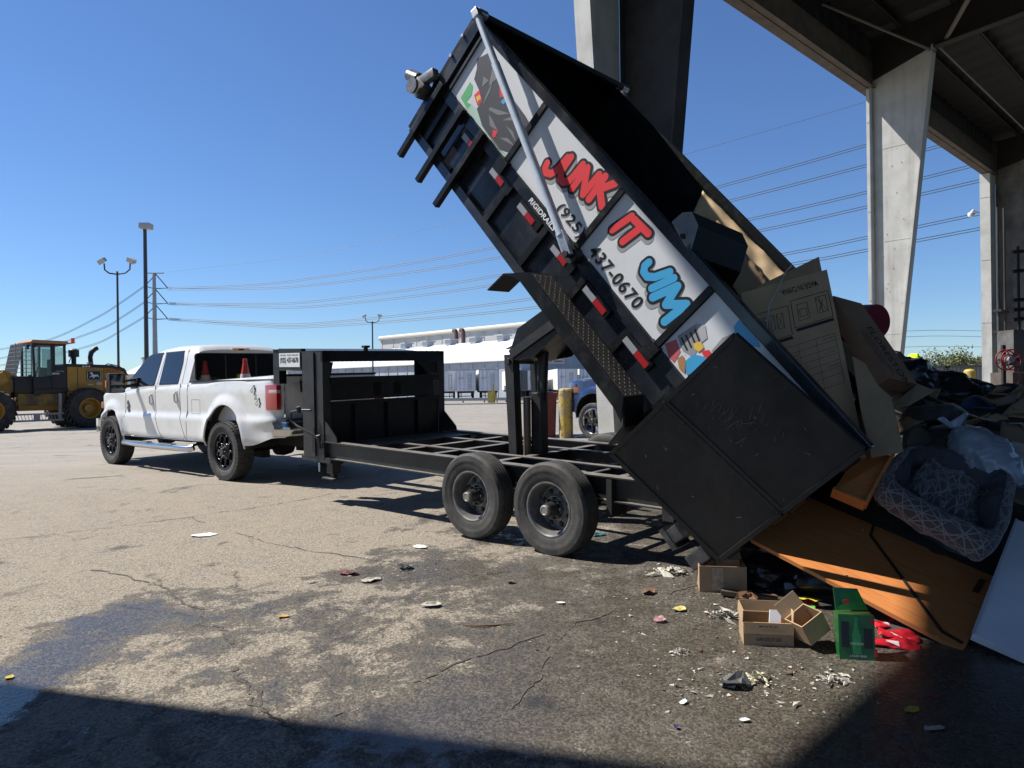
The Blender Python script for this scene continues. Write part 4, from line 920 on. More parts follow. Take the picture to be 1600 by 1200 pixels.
def tread_plate(mb,x0,x1,y0,y1,z,st=.05):
    i=0; x=x0+st*.5
    while x<x1-st*.3:
        j=0; y=y0+st*.5
        while y<y1-st*.3:
            a=R(45) if (i+j)%2 else R(-45); o=mb.M; mb.M=o@Matrix.Translation((x,y,z))@Matrix.Rotation(a,4,'Z')
            mb.add([(-.36*st,0,0),(0,-.1*st,0),(.36*st,0,0),(0,.1*st,0),(0,0,.004)],[(0,1,4),(1,2,4),(2,3,4),(3,0,4)]); mb.M=o; y+=st; j+=1
        x+=st; i+=1
fp('tread_top',lambda mb:(tread_plate(mb,3.14,3.56,.55,.96,1.757),tread_plate(mb,3.14,3.56,-.96,-.55,1.757)),BK)
fp('cross_tube',lambda mb:mb.box(3.10,3.18,-.86,.86,1.36,1.44,.006),BK)
fp('lower_panel',lambda mb:(mb.box(3.14,3.155,-.86,.86,.65,1.15),mb.box(3.14,3.152,-.78,.86,1.16,1.36)),BK)
def ribs(mb):
    for b in (-.5,0,.5): mb.box(3.10,3.14,b-.03,b+.03,.66,1.14)
    mb.box(3.1,3.14,-.86,.86,1.11,1.15)
fp('panel_rib',ribs,BK)
fp('neck_beam',lambda mb:(mb.box(3.14,6.1,.10,.22,1.20,1.36),mb.box(3.14,6.1,-.22,-.10,1.20,1.36),mb.box(5.75,6.15,-.22,.22,1.18,1.34)),BK)
fp('coupler_tube',lambda mb:mb.tube([(5.95,0,.95),(5.95,0,1.3)],.07,14),BK,smooth=40)
sb_=fp('sign_box',lambda mb:(mb.box(3.58,4.22,.90,.964,1.52,1.56),mb.box(3.58,4.22,.90,.964,1.74,1.79),mb.box(4.10,4.24,.86,.964,1.35,1.79),mb.box(3.58,4.22,.90,.955,1.56,1.74)),BK)
fp('phone_sign',lambda mb:mb.box(3.60,4.08,.966,.972,1.565,1.738),M_panel(),sb_)
def phs(mb):
    put_text(mb,'(925) 437-0670',frame((4.05,.9745,1.60),(-1,0,0),(0,0,1)),fitw=.42,fith=.085,offset=.02); put_text(mb,'JUNK IT NOW CALL' if False else '(925) 437-0670',frame((4.05,.9745,1.70),(-1,0,0),(0,0,1)),fitw=.42,fith=.022,offset=.02)
fp('sign_lettering',phs,M_dark(),sb_)
fp('trailer_beacon',lambda mb:(mb.box(3.4,3.44,.1,.14,1.757,1.80),mb.box(3.38,3.46,.08,.16,1.80,1.83,.008)),M_dark())
# landing jack with crank
def jack(mb):
    mb.box(3.02,3.14,.80,.92,.30,.50,.008); mb.box(3.05,3.11,.83,.89,.24,.31)
    mb.box(2.98,3.20,.76,.95,.235,.25)
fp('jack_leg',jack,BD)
def crank(mb):
    P=[(3.20,1.02,.80),(3.22,1.05,.94),(3.30,1.10,1.0),(3.42,1.12,1.0)]
    mb.tube([(3.18,.98,.60),(3.16,1.0,.72),(3.52,1.08,.86),(3.62,1.10,.93),(3.60,1.10,1.02),(3.44,1.08,1.05),(3.30,1.02,1.05)],.014,8)
    mb.tube([(3.16,1.0,.69),(3.16,1.02,.76)],.026,8); mb.tube([(3.46,1.08,1.02),(3.46,1.09,1.09)],.028,8)
fp('jack_crank',crank,M_gloss() if False else BD,smooth=50)
fp('safety_chain',lambda mb:[mb.tube([(3.22+.012*math.cos(a)+.0,.97,.40-.03*k+.02*math.sin(a)) for a in [6.283*i/8 for i in range(8)]],.005,5,closed=True) for k in range(3)],M_alu(),smooth=50)
# hoist
def hz(p,q,w,h,name,m=BD): fp(name,lambda mb:mb.bar(p,q,w,h,up=(0,1,0)),m)
for sb2 in (1,-1):
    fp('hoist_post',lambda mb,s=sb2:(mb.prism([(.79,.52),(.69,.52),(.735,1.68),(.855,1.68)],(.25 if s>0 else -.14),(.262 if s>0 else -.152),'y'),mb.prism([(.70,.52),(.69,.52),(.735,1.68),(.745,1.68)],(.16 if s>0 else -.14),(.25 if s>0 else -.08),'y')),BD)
fp('hoist_pin',lambda mb:mb.tube([(.79,-.32,1.61),(.79,.29,1.61)],.032,12),BD,smooth=40)
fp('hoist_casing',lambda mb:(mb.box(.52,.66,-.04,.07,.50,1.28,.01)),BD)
fp('cylinder_barrel',lambda mb:mb.tube([(.68,.11,.52),(.68,.11,1.24)],.04,16),mat('dusty_grey_cylinder',(.16,.13,.11),.45,.3,col2=(.26,.16,.10),scale=4),smooth=40)
fp('cylinder_rod',lambda mb:(mb.tube([(.60,0,1.2),(.57,0,1.9)],.03,14),mb.tube([(.55,0,1.2),(.51,0,1.9)],.04,12)),BD,smooth=40)
def arm(mb):
    prof=[(.72,1.72),(.62,1.94),(.30,2.10),(-.35,2.40),(-.45,2.26),(.02,1.94),(.42,1.65),(.66,1.62)]
    mb.prism(prof,.30,.315,'y'); mb.prism(prof,-.315,-.30,'y')
    for a,b in zip(prof,prof[1:4]): mb.bar((a[0],0,a[1]),(b[0],0,b[1]),.60,.012,up=(-.4,0,.9))
    mb.bar((.64,0,1.62),(.05,0,1.96),.60,.012,up=(-.4,0,.9))
    mb.prism([(.80,1.735),(.66,1.78),(.66,1.765)],-.31,.315,'y')
fp('scissor_arm',arm,BK)
def armstrip(mb):
    mb.bar((.70,.33,1.68),(-.30,.33,2.20),.09,.02,up=(0,1,0))
fp('arm_stiffener',armstrip,BD)
fp('mud_board',lambda mb:mb.box(-.95,-.90,.75,.97,.36,.66),M_dark())

# ---------------- dump bed (bed coordinates)
S0,S1=-.22,4.58; TB,TT=-.56,.60
def sidewall(mb,s):
    y=s*Wb; i=s*(Wb-.05)
    mb.box(S0,S1,i,i+s*.006,TB,TT-.02)                                   # skin
    mb.box(S0,S1,y-s*.07,y+s*.012,TT-.045,TT+.03,.006)                  # top rail
    mb.box(S0,S1,y-s*.05,y+s*.004,-.105,-.012)                          # middle rail
    mb.box(S0,S1,y-s*.05,y+s*.010,TB-.02,TB+.06)                        # bottom rail
    mb.box(S1-.10,S1+.0,y-s*.05,y+s*.008,TB+.06,TT-.045); mb.box(S0,S0+.09,y-s*.05,y+s*.008,TB+.06,TT-.045)
    mb.box(S1-.19,S1-.165,y-s*.04,y+s*.012,-.01,TT-.045)
near=bp_('side_wall',lambda mb:sidewall(mb,1),GL); bp_('side_wall',lambda mb:sidewall(mb,-1),BK)
for k in range(8):
    s=.30+k*.578
    for sg in (1,-1): bp_('wall_rib',lambda mb,s=s,sg=sg:mb.box(s-.03,s+.03,sg*(Wb-.05),sg*(Wb+.002),TB+.06,-.105),BK)
for s in (1.213,2.27,3.36):
    bp_('panel_post',lambda mb,s=s:(mb.box(s-.025,s+.025,Wb-.045,Wb+.02,-.012,TT-.045),mb.box(s-.055,s+.055,Wb-.02,Wb+.045,-.12,.0)),BK)
bp_('bed_floor',lambda mb:mb.box(S0,S1,-(Wb-.045),Wb-.045,TB-.015,TB+.005),BK)
bp_('front_wall',lambda mb:(mb.box(S1-.02,S1+.01,-Wb,Wb,TB-.02,TT),mb.box(S1-.05,S1+.05,-Wb,Wb,TT-.03,TT+.05),mb.box(S1+.01,S1+.06,-Wb,Wb,-.1,-.02),mb.box(S1+.01,S1+.05,-Wb,-Wb+.06,TB,TT),mb.box(S1+.01,S1+.05,Wb-.06,Wb,TB,TT),mb.box(S1+.01,S1+.05,-.03,.03,TB,TT)),BK)
for b in (-.42,.42): bp_('bed_runner',lambda mb,b=b:mb.box(S0+.1,S1-.1,b-.05,b+.05,TB-.19,TB-.02),BK)
for k in range(11): bp_('bed_crossmember',lambda mb,k=k:mb.box(.05+k*.44,.10+k*.44,-1.0,1.0,TB-.085,TB-.02),BK)
for s in (4.47,4.085,3.725):
    bp_('side_bar',lambda mb,s=s:mb.box(s-.028,s+.028,Wb+.012,Wb+.068,-.80,.005,.004),BK)
    bp_('bar_bracket',lambda mb,s=s:mb.box(s-.05,s+.05,Wb-.0,Wb+.014,-.13,-.005),BK)
# white sign panels and lettering, reading from the front of the bed to the tail
PX=[(1.243,2.245),(2.295,3.335),(3.385,4.40),(-.12,1.183)]
pan=[]
for (a,b) in PX: pan.append(bp_('sign_panel',lambda mb,a=a,b=b:mb.box(a,b,Wb-.044,Wb-.012,-.008,TT-.05),M_panel(),near))
YS=Wb-.0105
def sframe(s,t,rot,lay=0):
    c,q=math.cos(R(rot)),math.sin(R(rot)); return frame((s,YS+lay*.0012,t),(-c,0,q),(q,0,c))
M_ink=mat('print_black',(.012,.012,.012),.4); M_pr=mat('print_red',(.72,.045,.05),.4,coat=.2); M_pb=mat('print_blue',(.055,.36,.66),.4,coat=.2); M_pg=mat('print_grey',(.30,.30,.31),.5)
GL_={'J':(.78,[[(.74,.95),(.66,.38),(.52,.12),(.30,.06),(.12,.18),(.08,.36)]]),'U':(.84,[[(.12,.95),(.10,.36),(.24,.10),(.46,.06),(.64,.20),(.70,.48),(.76,.95)]]),
 'N':(.86,[[(.10,.05),(.16,.94),(.66,.08),(.76,.95)]]),'K':(.80,[[(.12,.05),(.20,.95)],[(.22,.44),(.70,.92)],[(.30,.50),(.74,.06)]]),
 'I':(.34,[[(.20,.95),(.14,.05)]]),'T':(.84,[[(.04,.90),(.84,.95)],[(.46,.90),(.38,.05)]]),'M':(1.05,[[(.08,.05),(.20,.94),(.52,.34),(.86,.94),(.98,.05)]])}
def capsule(mb,a,b,r,z):
    a=Vector((*a,z)); b=Vector((*b,z)); d=(b-a); an=math.atan2(d.y,d.x); P=[]
    for k in range(11): t=an+math.pi/2+math.pi*k/10; P.append(a+Vector((math.cos(t),math.sin(t),0))*r)
    for k in range(11): t=an-math.pi/2+math.pi*k/10; P.append(b+Vector((math.cos(t),math.sin(t),0))*r)
    mb.add(P,[tuple(range(22))])
def put_letters(pn,txt,s,t,rot,h,m,adv,lean=.1,jit=()):
    L3=[MB(),MB(),MB()]; x=0; z=[0,0,0]
    for mb in L3: mb.M=BL.copy()
    for i,ch in enumerate(txt):
        w,st=GL_[ch]; k,dy,dr=jit[i] if jit else (1,0,0)
        for li,(mb,r,ox,oy) in enumerate(((L3[0],.232,.10,-.12),(L3[1],.232,0,0),(L3[2],.140,0,0))):
            o=mb.M; mb.M=o@sframe(s,t,rot,li)@Matrix.Translation((x,dy,0))@Matrix.Rotation(R(dr),4,'Z')
            for pl in st:
                for p,q in zip(pl,pl[1:]):
                    z[li]+=.00004; f=lambda c:((c[0]+lean*c[1]+ox)*h*k,(c[1]+oy)*h*k); capsule(mb,f(p),f(q),r*h*k,z[li])
            mb.M=o
        x+=w*h*k*adv
    L3[0].build('letter_shadow',M_pg,pn,smooth=0); L3[1].build('letter_outline',M_ink,pn,smooth=0); L3[2].build('lettering',m,pn,smooth=0)
put_letters(pan[1],'JUNK',3.02,.170,13,.215,M_pr,1.02,.14,((1,-.01,-2),(1,0,0),(1,0,0),(1.04,0,3)))
put_letters(pan[0],'IT',2.155,.285,-2,.20,M_pr,1.25,.14,((1,.0,-3),(1.02,0,2)))
put_letters(pan[0],'JIM',1.755,.275,-18,.21,M_pb,1.08,.03,((1,0,-2),(.98,.01,0),(1.08,-.01,4)))
def phone(pn,txt,s,t,w,h):
    a=MB();b=MB(); a.M=BL.copy(); b.M=BL.copy()
    put_text(a,txt,sframe(s-.008,t-.010,0,0),fitw=w,fith=h,offset=.02,space=1.15,shear=.1); put_text(b,txt,sframe(s,t,0,1),fitw=w,fith=h,offset=.02,space=1.15,shear=.1)
    a.build('number_shadow',M_pg,pn,smooth=0); b.build('phone_number',M_ink,pn,smooth=0)
phone(pan[1],'(925)',2.655,.022,.35,.115); phone(pan[0],'437-0670',2.165,.025,.635,.105)
mb=MB(); mb.M=BL@frame((2.92,Wb+.0055,-.082),(-1,0,0),(0,0,1)); put_text(mb,'RIGIDRAILS',Matrix.Identity(4),fitw=.385,fith=.045,offset=.02,shear=.15); mb.build('rail_lettering',mat('print_white',(.75,.75,.75),.5),near,smooth=0)
def side_st(u,v,y=Wb):                                                # photo position measured on the plane of the side wall
    d=ray(u,v); o=Vector((0,0,CAMH)); I=BM.inverted(); a=I@o; b=I@(o+d); k=(y-a.y)/(b.y-a.y); return a.x+(b.x-a.x)*k, a.z+(b.z-a.z)*k
def blob(pn,name,pix,m,lay,crop=None,rot=0):
    P=[side_st(*(crop(*p) if crop else p),y=YS) for p in pix]; lo,hi={0:PX[0],1:PX[1],2:PX[2],3:PX[3]}[pan.index(pn)]
    P=[(min(max(a,lo+.004),hi-.004),min(max(b,-.004),TT-.055)) for a,b in P]
    mb=MB(); mb.M=BL.copy(); mb.add([(a,YS+lay*.0012,b) for a,b in P],[tuple(range(len(P)))]); return mb.build(name,m,pn,smooth=0)
c5=lambda x,y:(620+x/4.8,80+y/4.8); c4=lambda x,y:(800+x/3,200+y/3)
M_bag=mat('print_bag_grey',(.055,.055,.06),.4); M_bagl=mat('print_bag_light',(.19,.19,.20),.4)
blob(pan[2],'printed_bag',[(600,60),(690,10),(760,120),(850,330),(960,480),(1010,560),(960,640),(900,740),(830,760),(760,740),(700,650),(640,560),(600,430),(640,380),(620,300),(580,210),(600,130)],M_bag,0,c5)
for i,P in enumerate(([(670,330),(640,420),(700,300),(730,200)],[(700,420),(850,470),(760,480),(690,440)],[(690,470),(700,560),(760,600),(720,520)],[(820,560),(900,690),(870,600)],[(720,120),(690,260),(760,200)],[(790,520),(880,480),(900,520)],[(650,190),(640,270),(690,220)],[(770,650),(900,730),(830,650)])): blob(pan[2],'printed_fold',P,M_bagl,1,c5)
blob(pan[2],'printed_green_bottle',[(480,350),(550,230),(570,260),(560,330),(520,380),(560,400),(530,440)],mat('print_green',(.10,.42,.16),.4),0,c5)
blob(pan[2],'printed_paper',[(560,400),(600,430),(640,560),(700,650),(760,740),(830,760),(880,770),(840,810),(560,490),(520,440)],mat('print_mint',(.42,.58,.50),.4),0,c5)
blob(pan[2],'printed_can',[(580,330),(620,290),(640,370),(605,410)],M_pr,1,c5); blob(pan[2],'printed_can_label',[(595,345),(622,325),(633,355),(606,380)],mat('print_yellow',(.75,.50,.08),.4),2,c5)
blob(pan[2],'printed_scrap',[(770,270),(800,300),(805,340),(775,350)],M_pr,1,c5); blob(pan[2],'printed_scrap',[(780,380),(810,345),(820,380),(800,400)],M_pb,1,c5); blob(pan[2],'printed_scrap',[(720,590),(760,600),(735,650),(715,640)],M_pr,1,c5)
# tail panel artwork: a plain dustbin and coloured scraps
blob(pan[3],'printed_dustbin',[(775,975),(860,920),(895,1000),(850,1075),(800,1045)],M_pg,0,c4)
for k in range(4): blob(pan[3],'printed_bin_groove',[(790+k*21,985-k*13),(797+k*21,980-k*13),(825+k*20,1040-k*12),(818+k*20,1044-k*12)],M_ink,1,c4)
blob(pan[3],'printed_bin_lid',[(860,915),(905,925),(915,985),(890,1005)],mat('print_pale',(.45,.45,.46),.4),1,c4)
blob(pan[3],'printed_yellow_glove',[(850,1010),(885,1000),(900,1030),(875,1050),(855,1035)],mat('print_yellow',(.75,.50,.08),.4),2,c4)
blob(pan[3],'printed_red_patch',[(885,1045),(925,1040),(945,1070),(925,1085),(900,1070)],M_pr,2,c4)
blob(pan[3],'printed_blue_patch',[(810,1095),(850,1060),(915,1075),(905,1110),(860,1140),(820,1160)],M_pb,1,c4)
blob(pan[3],'printed_pink_patch',[(715,1010),(770,990),(790,1050),(760,1100),(735,1080)],mat('print_pink',(.55,.12,.13),.4),0,c4)
blob(pan[3],'printed_brown_patch',[(775,1080),(800,1065),(815,1100),(810,1150),(785,1130)],mat('print_brown',(.42,.22,.09),.4),2,c4)
blob(pan[3],'printed_tyre',[(935,1045),(985,985),(1040,960),(1050,985),(985,1030),(955,1070)],M_pg,1,c4)
blob(pan[3],'printed_blue_cap',[(1040,930),(1070,892),(1105,925),(1150,990),(1165,1030),(1110,1020),(1050,975)],M_pb,2,c4)
# reflectors
for a,b in ((2.98,2.745),(2.455,2.25),(1.978,1.70),(1.434,1.15),(3.95,3.75),(3.45,3.25)):
    m=a*.5+b*.5
    bp_('reflector',lambda mb:mb.box(m,a,Wb+.0045,Wb+.008,-.195,-.145),mat('reflector_white',(.30,.31,.33),.3),near); bp_('reflector',lambda mb:mb.box(b,m-.002,Wb+.0045,Wb+.008,-.195,-.145),mat('reflector_red',(.36,.015,.02),.3),near)
bp_('reflector_rail',lambda mb:mb.box(S0,S1-.2,Wb-.045,Wb+.004,-.205,-.12) if False else [mb.box(a-.31,a+.01,Wb-.046,Wb+.0035,-.205,-.112) for a in (2.98,2.47,1.98,1.44,3.95,3.45)],BK)
# tarp arm, roller
tube=bp_('tarp_arm',lambda mb:(mb.tube([(4.45,Wb+.13,.664),(3.95,Wb+.13,.504),(3.93,Wb+.13,.498)],.030,14),mb.tube([(3.96,Wb+.13,.507),(2.37,Wb+.13,.008)],.036,14)),mat('bright_zinc',(.60,.66,.74),.38,.25,col2=(.50,.55,.62),scale=9),smooth=50)
bp_('arm_clevis',lambda mb:mb.bar((2.40,Wb+.13,.016),(2.20,Wb+.13,-.055),.075,.05,up=(0,1,0),ch=.012),M_alu())
bp_('arm_end_cap',lambda mb:mb.bar((4.50,Wb+.13,.682),(4.42,Wb+.13,.656),.07,.07,up=(0,1,0),ch=.01),M_alu())
bp_('pivot_pin',lambda mb:(mb.tube([(2.215,Wb-.02,-.052),(2.215,Wb+.175,-.052)],.026,14),mb.tube([(2.215,Wb-.0,-.06),(2.215,Wb+.09,-.06)],.06,14)),BD,smooth=40)
bp_('tarp_roller',lambda mb:mb.tube([(4.50,-Wb-.14,.668),(4.50,Wb+.12,.668)],.032,14),M_dark(),smooth=40)
bp_('roller_end',lambda mb:(mb.tube([(4.5,Wb+.0,.67),(4.5,Wb+.10,.67)],.045,12),mb.tube([(4.50,-Wb-.02,.66),(4.50,-Wb-.13,.66)],.04,12)),M_alu(),smooth=40)
bp_('far_tarp_arm',lambda mb:mb.tube([(4.60,-Wb-.13,.64),(4.2,-Wb-.13,.52),(2.4,-Wb-.12,-.06)],.032,12),M_alu(),smooth=50)
def motor(mb):
    mb.box(4.62,4.76,Wb-.0,Wb+.10,-.27,-.12,.015); mb.bar((4.62,Wb+.05,.02),(4.75,Wb+.05,-.20),.09,.08,up=(0,1,0),ch=.02)
    mb.tube([(4.78,Wb+.05,-.15),(4.92,Wb+.05,-.20)],.055,16); mb.tube([(4.70,Wb+.13,-.20),(4.70,Wb+.16,-.20)],.07,18)
bp_('tarp_motor',motor,mat('cast_aluminium',(.24,.24,.24),.4,.6,col2=(.10,.10,.10),scale=30),smooth=40)
bp_('bolt_head',lambda mb:[mb.tube([(4.60,Wb-.0,t),(4.60,Wb+.03,t)],.016,8) for t in (.42,.22,.02)],M_alu(),smooth=40)
# fender with tread plate
def fend(mb):
    for y0,y1 in ((Wb-.0,Wb+.26),):
        prof=[(2.53,-.74),(2.50,-.53),(2.30,-.33),(1.02,-.33),(.86,-.47),(.84,-.66)]
        n=len(prof); top=prof; bot=[(2.515,-.735),(2.485,-.538),(2.293,-.345),(1.027,-.345),(.875,-.476),(.855,-.66)]
        mb.prism(top+bot[::-1],y0,y1,'y')
        mb.prism([(2.30,-.33),(1.02,-.33),(.90,-.47),(1.0,-.445),(2.33,-.445),(2.45,-.50)],y1,y1+.012,'y')
bp_('fender',fend,BK)
bp_('fender_tread',lambda mb:(mb.box(1.02,2.29,Wb+.004,Wb+.258,-.3315,-.329),tread_plate(mb,1.02,2.29,Wb+.01,Wb+.255,-.3292,.034)),mat('dusty_tread_plate',(.085,.075,.063),.6,col2=(.05,.045,.04),scale=10))
def ft2(mb):
    o=mb.M; mb.M=o@frame((2.30,Wb+.0,-.33),(.2,0,-.2),(0,1,0)); tread_plate(mb,0,.28,.01,.25,.0,.045); mb.M=o
# second half: open barn door swung round against the side
HS,HBv=-.215,Wb+.15; FS,FB=.745,Wb+.40
def doorp(mb,t0,t1,t0f,t1f):
    a=Vector((HS,HBv,t0)); b=Vector((FS,FB,t0f)); c=Vector((FS,FB,t1f)); d=Vector((HS,HBv,t1)); nn=(b-a).cross(d-a).normalized()
    if nn.y<0: nn=-nn
    mb.quadslab(a,b,c,d,.045,nn)
    for p,q in ((a,b),(b,c),(c,d),(d,a)): mb.bar(p-nn*.02,q-nn*.02,.03,.062,up=nn)
M_door=mat('scratched_black_door',(.018,.018,.018),.42,col2=(.042,.038,.033),scale=3,mixc=(.42,.68),rough2=.65,bump=.10,bscale=6,streak=((.075,.062,.05),4.0,.5),speck=((.15,.14,.12),22,.70))
bp_('door_panel',lambda mb:doorp(mb,.000,.612,-.045,.575),M_door,label='scratched upper door panel'); bp_('door_panel',lambda mb:doorp(mb,-.552,-.016,-.60,-.062),M_door,label='lower door panel')
def scr(mb):
    rnd=random.Random(5); a=Vector((HS,HBv,0)); b=Vector((FS,FB,-.045)); nn=(b-a).cross(Vector((0,0,1))).normalized(); nn=nn if nn.y>0 else -nn
    for k in range(46):
        u=rnd.gauss(.62,.10) if k<30 else rnd.uniform(.05,.95); w=rnd.gauss(.20,.07) if k<30 else rnd.uniform(-.5,.55); l=rnd.uniform(.015,.09) if k<30 else rnd.uniform(.01,.035); an=R(rnd.gauss(70,20)) if k<30 else rnd.uniform(0,6)
        p=a.lerp(b,u)+Vector((0,0,w))+nn*.0125; q=p+((b-a).normalized()*math.cos(an)+Vector((0,0,1))*math.sin(an))*l
        if abs(w+.03)<.05 or w<-.5: continue
        mb.bar(p,q,.0025,.002,up=nn)
o_=bp_('door_scratches',scr,mat('bare_scratch',(.13,.12,.11),.6)); o_['kind']='stuff'
for t in (-.45,-.05,.10,.5): bp_('door_hinge',lambda mb,t=t:mb.tube([(HS-.01,HBv-.04,t-.06),(HS-.01,HBv-.04,t+.06)],.022,10),BK,smooth=40)
bp_('door_panel',lambda mb:mb.quadslab((HS,-HBv,-.55),(FS,-FB,-.58),(FS,-FB,.60),(HS,-HBv,.61),.05),M_door)
for b in (-.9,-.3,.3): bp_('ramp_hook',lambda mb,b=b:mb.box(-.2,-.08,b-.05,b+.05,TB-.2,TB-.02,.01),BK)
# tail latches, ramp hooks and chain
def hooks(mb):
    mb.box(-.22,.30,.90,1.08,TB-.105,TB-.02,.008); mb.box(.05,.16,.98,1.16,TB-.26,TB-.10,.01); mb.box(-.17,-.06,.98,1.16,TB-.26,TB-.10,.01); mb.box(.02,.19,.96,1.18,TB-.29,TB-.25); mb.bar((.45,1.08,TB-.04),(.20,1.10,TB-.17),.04,.03)
bp_('tail_latch',hooks,mat('worn_steel',(.09,.09,.095),.45,.5,col2=(.04,.04,.04),scale=14))
def chain(mb):
    p=(BM@Vector((-.20,1.10,TB-.12)))
    for k in range(7):
        c=TI@(p+Vector((0,0,-.032*k))); ax=Vector((1,0,0)) if k%2 else Vector((0,1,0))
        mb.tube([c+ax*.011*math.cos(a)+Vector((0,0,.023*math.sin(a))) for a in [6.283*i/10 for i in range(10)]],.0045,5,closed=True)
fp('hook_chain',chain,mat('chain_steel',(.10,.10,.10),.4,.8),smooth=60)
def plate(mb): mb.box(.50,.92,.98,.99,-.82,-.69,.003)
pl=bp_('name_plate',plate,mat('plate_grey',(.20,.20,.21),.5),label='small grey plate reading JUNK')
mb=MB(); mb.M=BL@frame((.90,.9925,-.80),(-1,0,0),(0,0,1)); put_text(mb,'JUNK',Matrix.Identity(4),fitw=.30,fith=.09,offset=.0); mb.build('plate_lettering',M_ink,pl,smooth=0)
# ================================================================ wheel loader
hx=Vector((-.64,-.78,0)).normalized(); lx=Vector((-hx.y,hx.x,0))
LO=Vector((-16.85,28.2,0))-lx*1.05; LO.z=gz(LO.x,LO.y)
loader=thing('wheel_loader','yellow wheel loader with black cab, numbered 644 and 9000, parked at the left edge','wheel loader',(0,0,0),world=False)
loader.matrix_world=Matrix(((hx.x,lx.x,0,LO.x),(hx.y,lx.y,0,LO.y),(0,0,1,LO.z-.02),(0,0,0,1)))
M_ly=mat('loader_yellow',(.38,.215,.022),.5,col2=(.26,.155,.035),scale=2.2,mixc=(.45,.75)); M_lb=mat('loader_dark_grey',(.010,.012,.016),.5)
CABN={'cab','cab_floor_guard','cab_window','operator_seat','steering_column','work_light','lamp_bracket','cab_roof'}
def lp_(n,fn,m,parent=None,smooth=30):
    mb=MB()
    if n in CABN: mb.M=Matrix.Translation((.66,0,0))@Matrix.Scale(.64,4,(1,0,0))@Matrix.Translation((-.66,0,0))
    if n=='window_guard': mb.M=Matrix.Translation((1.77,0,0))@Matrix.Scale(1.7,4,(1,0,0))@Matrix.Translation((-2.40,0,0))
    fn(mb); return mb.build(n,m,parent or loader,smooth=smooth)
def lwheel(x,s,turn=0):
    K=Matrix.Translation((x,s*1.05,.80))@Matrix.Rotation(0 if s>0 else math.pi,4,'Z'); r=.80;h=.30
    mb=MB(); mb.M=K; mb.lathe([(.36,-h),(.60,-h),(.74,-h*.85),(r-.05,-h*.6),(r-.05,h*.6),(.74,h*.85),(.60,h),(.40,h*.92),(.38,h*.6)],40)
    for k in range(26):
        a=2*math.pi*k/26
        for sg in (-1,1):
            o=mb.M; mb.M=K@Matrix.Rotation(a+(.12 if sg<0 else 0),4,'Y')@Matrix.Translation((0,sg*h*.45,r-.045))@Matrix.Rotation(.5*sg,4,'Z'); mb.box(-.045,.045,-h*.46,h*.46,0,.05); mb.M=o
    w=mb.build('wheel',mat('loader_tyre',(.022,.021,.02),.8,col2=(.05,.045,.038),scale=5),loader,smooth=40)
    m=MB(); m.M=K; m.lathe([(.395,h*.75),(.40,h*.9),(.37,h*.9),(.34,h*.4),(.30,h*-.1),(.16,-h*.1),(.15,h*.35),(.02,h*.35)],36); m.build('rim',M_ly,w)
    m=MB()
    for k in range(14):
        a=2*math.pi*k/14; m.M=K@Matrix.Translation((math.cos(a)*.19,h*.0,math.sin(a)*.19)); m.lathe([(.001,.03),(.02,.03),(.02,-.03)],6)
    m.build('wheel_bolt',mat('dusty_bolt',(.35,.27,.16),.6),w)
for s in (1,-1): lwheel(0,s); lwheel(3.25,s)
def rear(mb):
    mb.prism([(-1.62,.95),(-1.62,1.95),(-1.45,2.28),(-1.0,2.42),(.62,2.46),(.62,1.1),(.2,.9)],-.78,.78,'y')
    mb.box(.55,2.2,-.55,.55,.75,1.55); mb.box(-1.7,-.6,-.9,.9,.95,1.45,.05)
lp_('engine_cover',rear,M_ly)
lp_('hood_top',lambda mb:mb.prism([(-1.66,2.10),(-1.5,2.40),(-1.0,2.53),(.62,2.56),(.62,2.44),(-1.0,2.40),(-1.45,2.27)],-.80,.80,'y'),M_lb)
lp_('side_vent',lambda mb:[mb.box(-1.35+.0,-.75,.785,.795,1.75+.06*i,1.78+.06*i) for i in range(5)],M_lb)
lp_('panel_gap',lambda mb:(mb.box(-.72,-.70,.782,.79,1.5,2.42),mb.box(-1.6,.6,.782,.79,1.47,1.49),mb.box(.25,.265,.782,.79,1.5,2.4)),M_lb)
def cab(mb):
    for (x,y) in ((.70,.74),(.70,-.74),(2.30,.70),(2.30,-.70),(1.38,.76),(1.38,-.76)): mb.bar((x,y,1.55),(x+(.0 if x<2 else .05),y*.93,3.30),.11)
    mb.box(.66,2.40,-.78,.78,1.45,2.05,.03); mb.box(.66,1.32,.70,.79,1.5,2.45,.02); mb.box(.66,1.32,-.79,-.70,1.5,2.45,.02); mb.box(1.25,1.42,.70,.78,2.0,3.3)
    mb.box(.62,2.42,-.74,.74,3.26,3.36,.02)
lp_('cab',cab,M_lb)
lp_('cab_floor_guard',lambda mb:(mb.box(.60,2.4,.5,.86,1.42,1.58,.02),mb.box(2.05,2.42,.55,.82,1.3,2.05,.03)),M_lb)
def roofc(mb): mb.prism([(.50,3.36),(.56,3.44),(2.42,3.46),(2.52,3.38),(2.46,3.34),(.52,3.32)],-.80,.80,'y')
lp_('cab_roof',roofc,mat('faded_orange_roof',(.46,.20,.07),.55,col2=(.36,.15,.06),scale=4))
gm=mat('cab_glass',(.55,.68,.66),.05,trans=.85); 
for s in (1,-1):
    lp_('cab_window',lambda mb,s=s:mb.box(1.44,2.26,s*.70,s*.706,2.06,3.22),gm,smooth=0); lp_('cab_window',lambda mb,s=s:mb.box(.78,1.24,s*.70,s*.706,2.46,3.20),gm,smooth=0)
lp_('cab_front_panel',lambda mb:(mb.box(1.74,2.36,-.70,.72,1.46,2.06,.02),mb.box(2.28,2.38,-.70,.70,2.0,2.1)),M_lb)
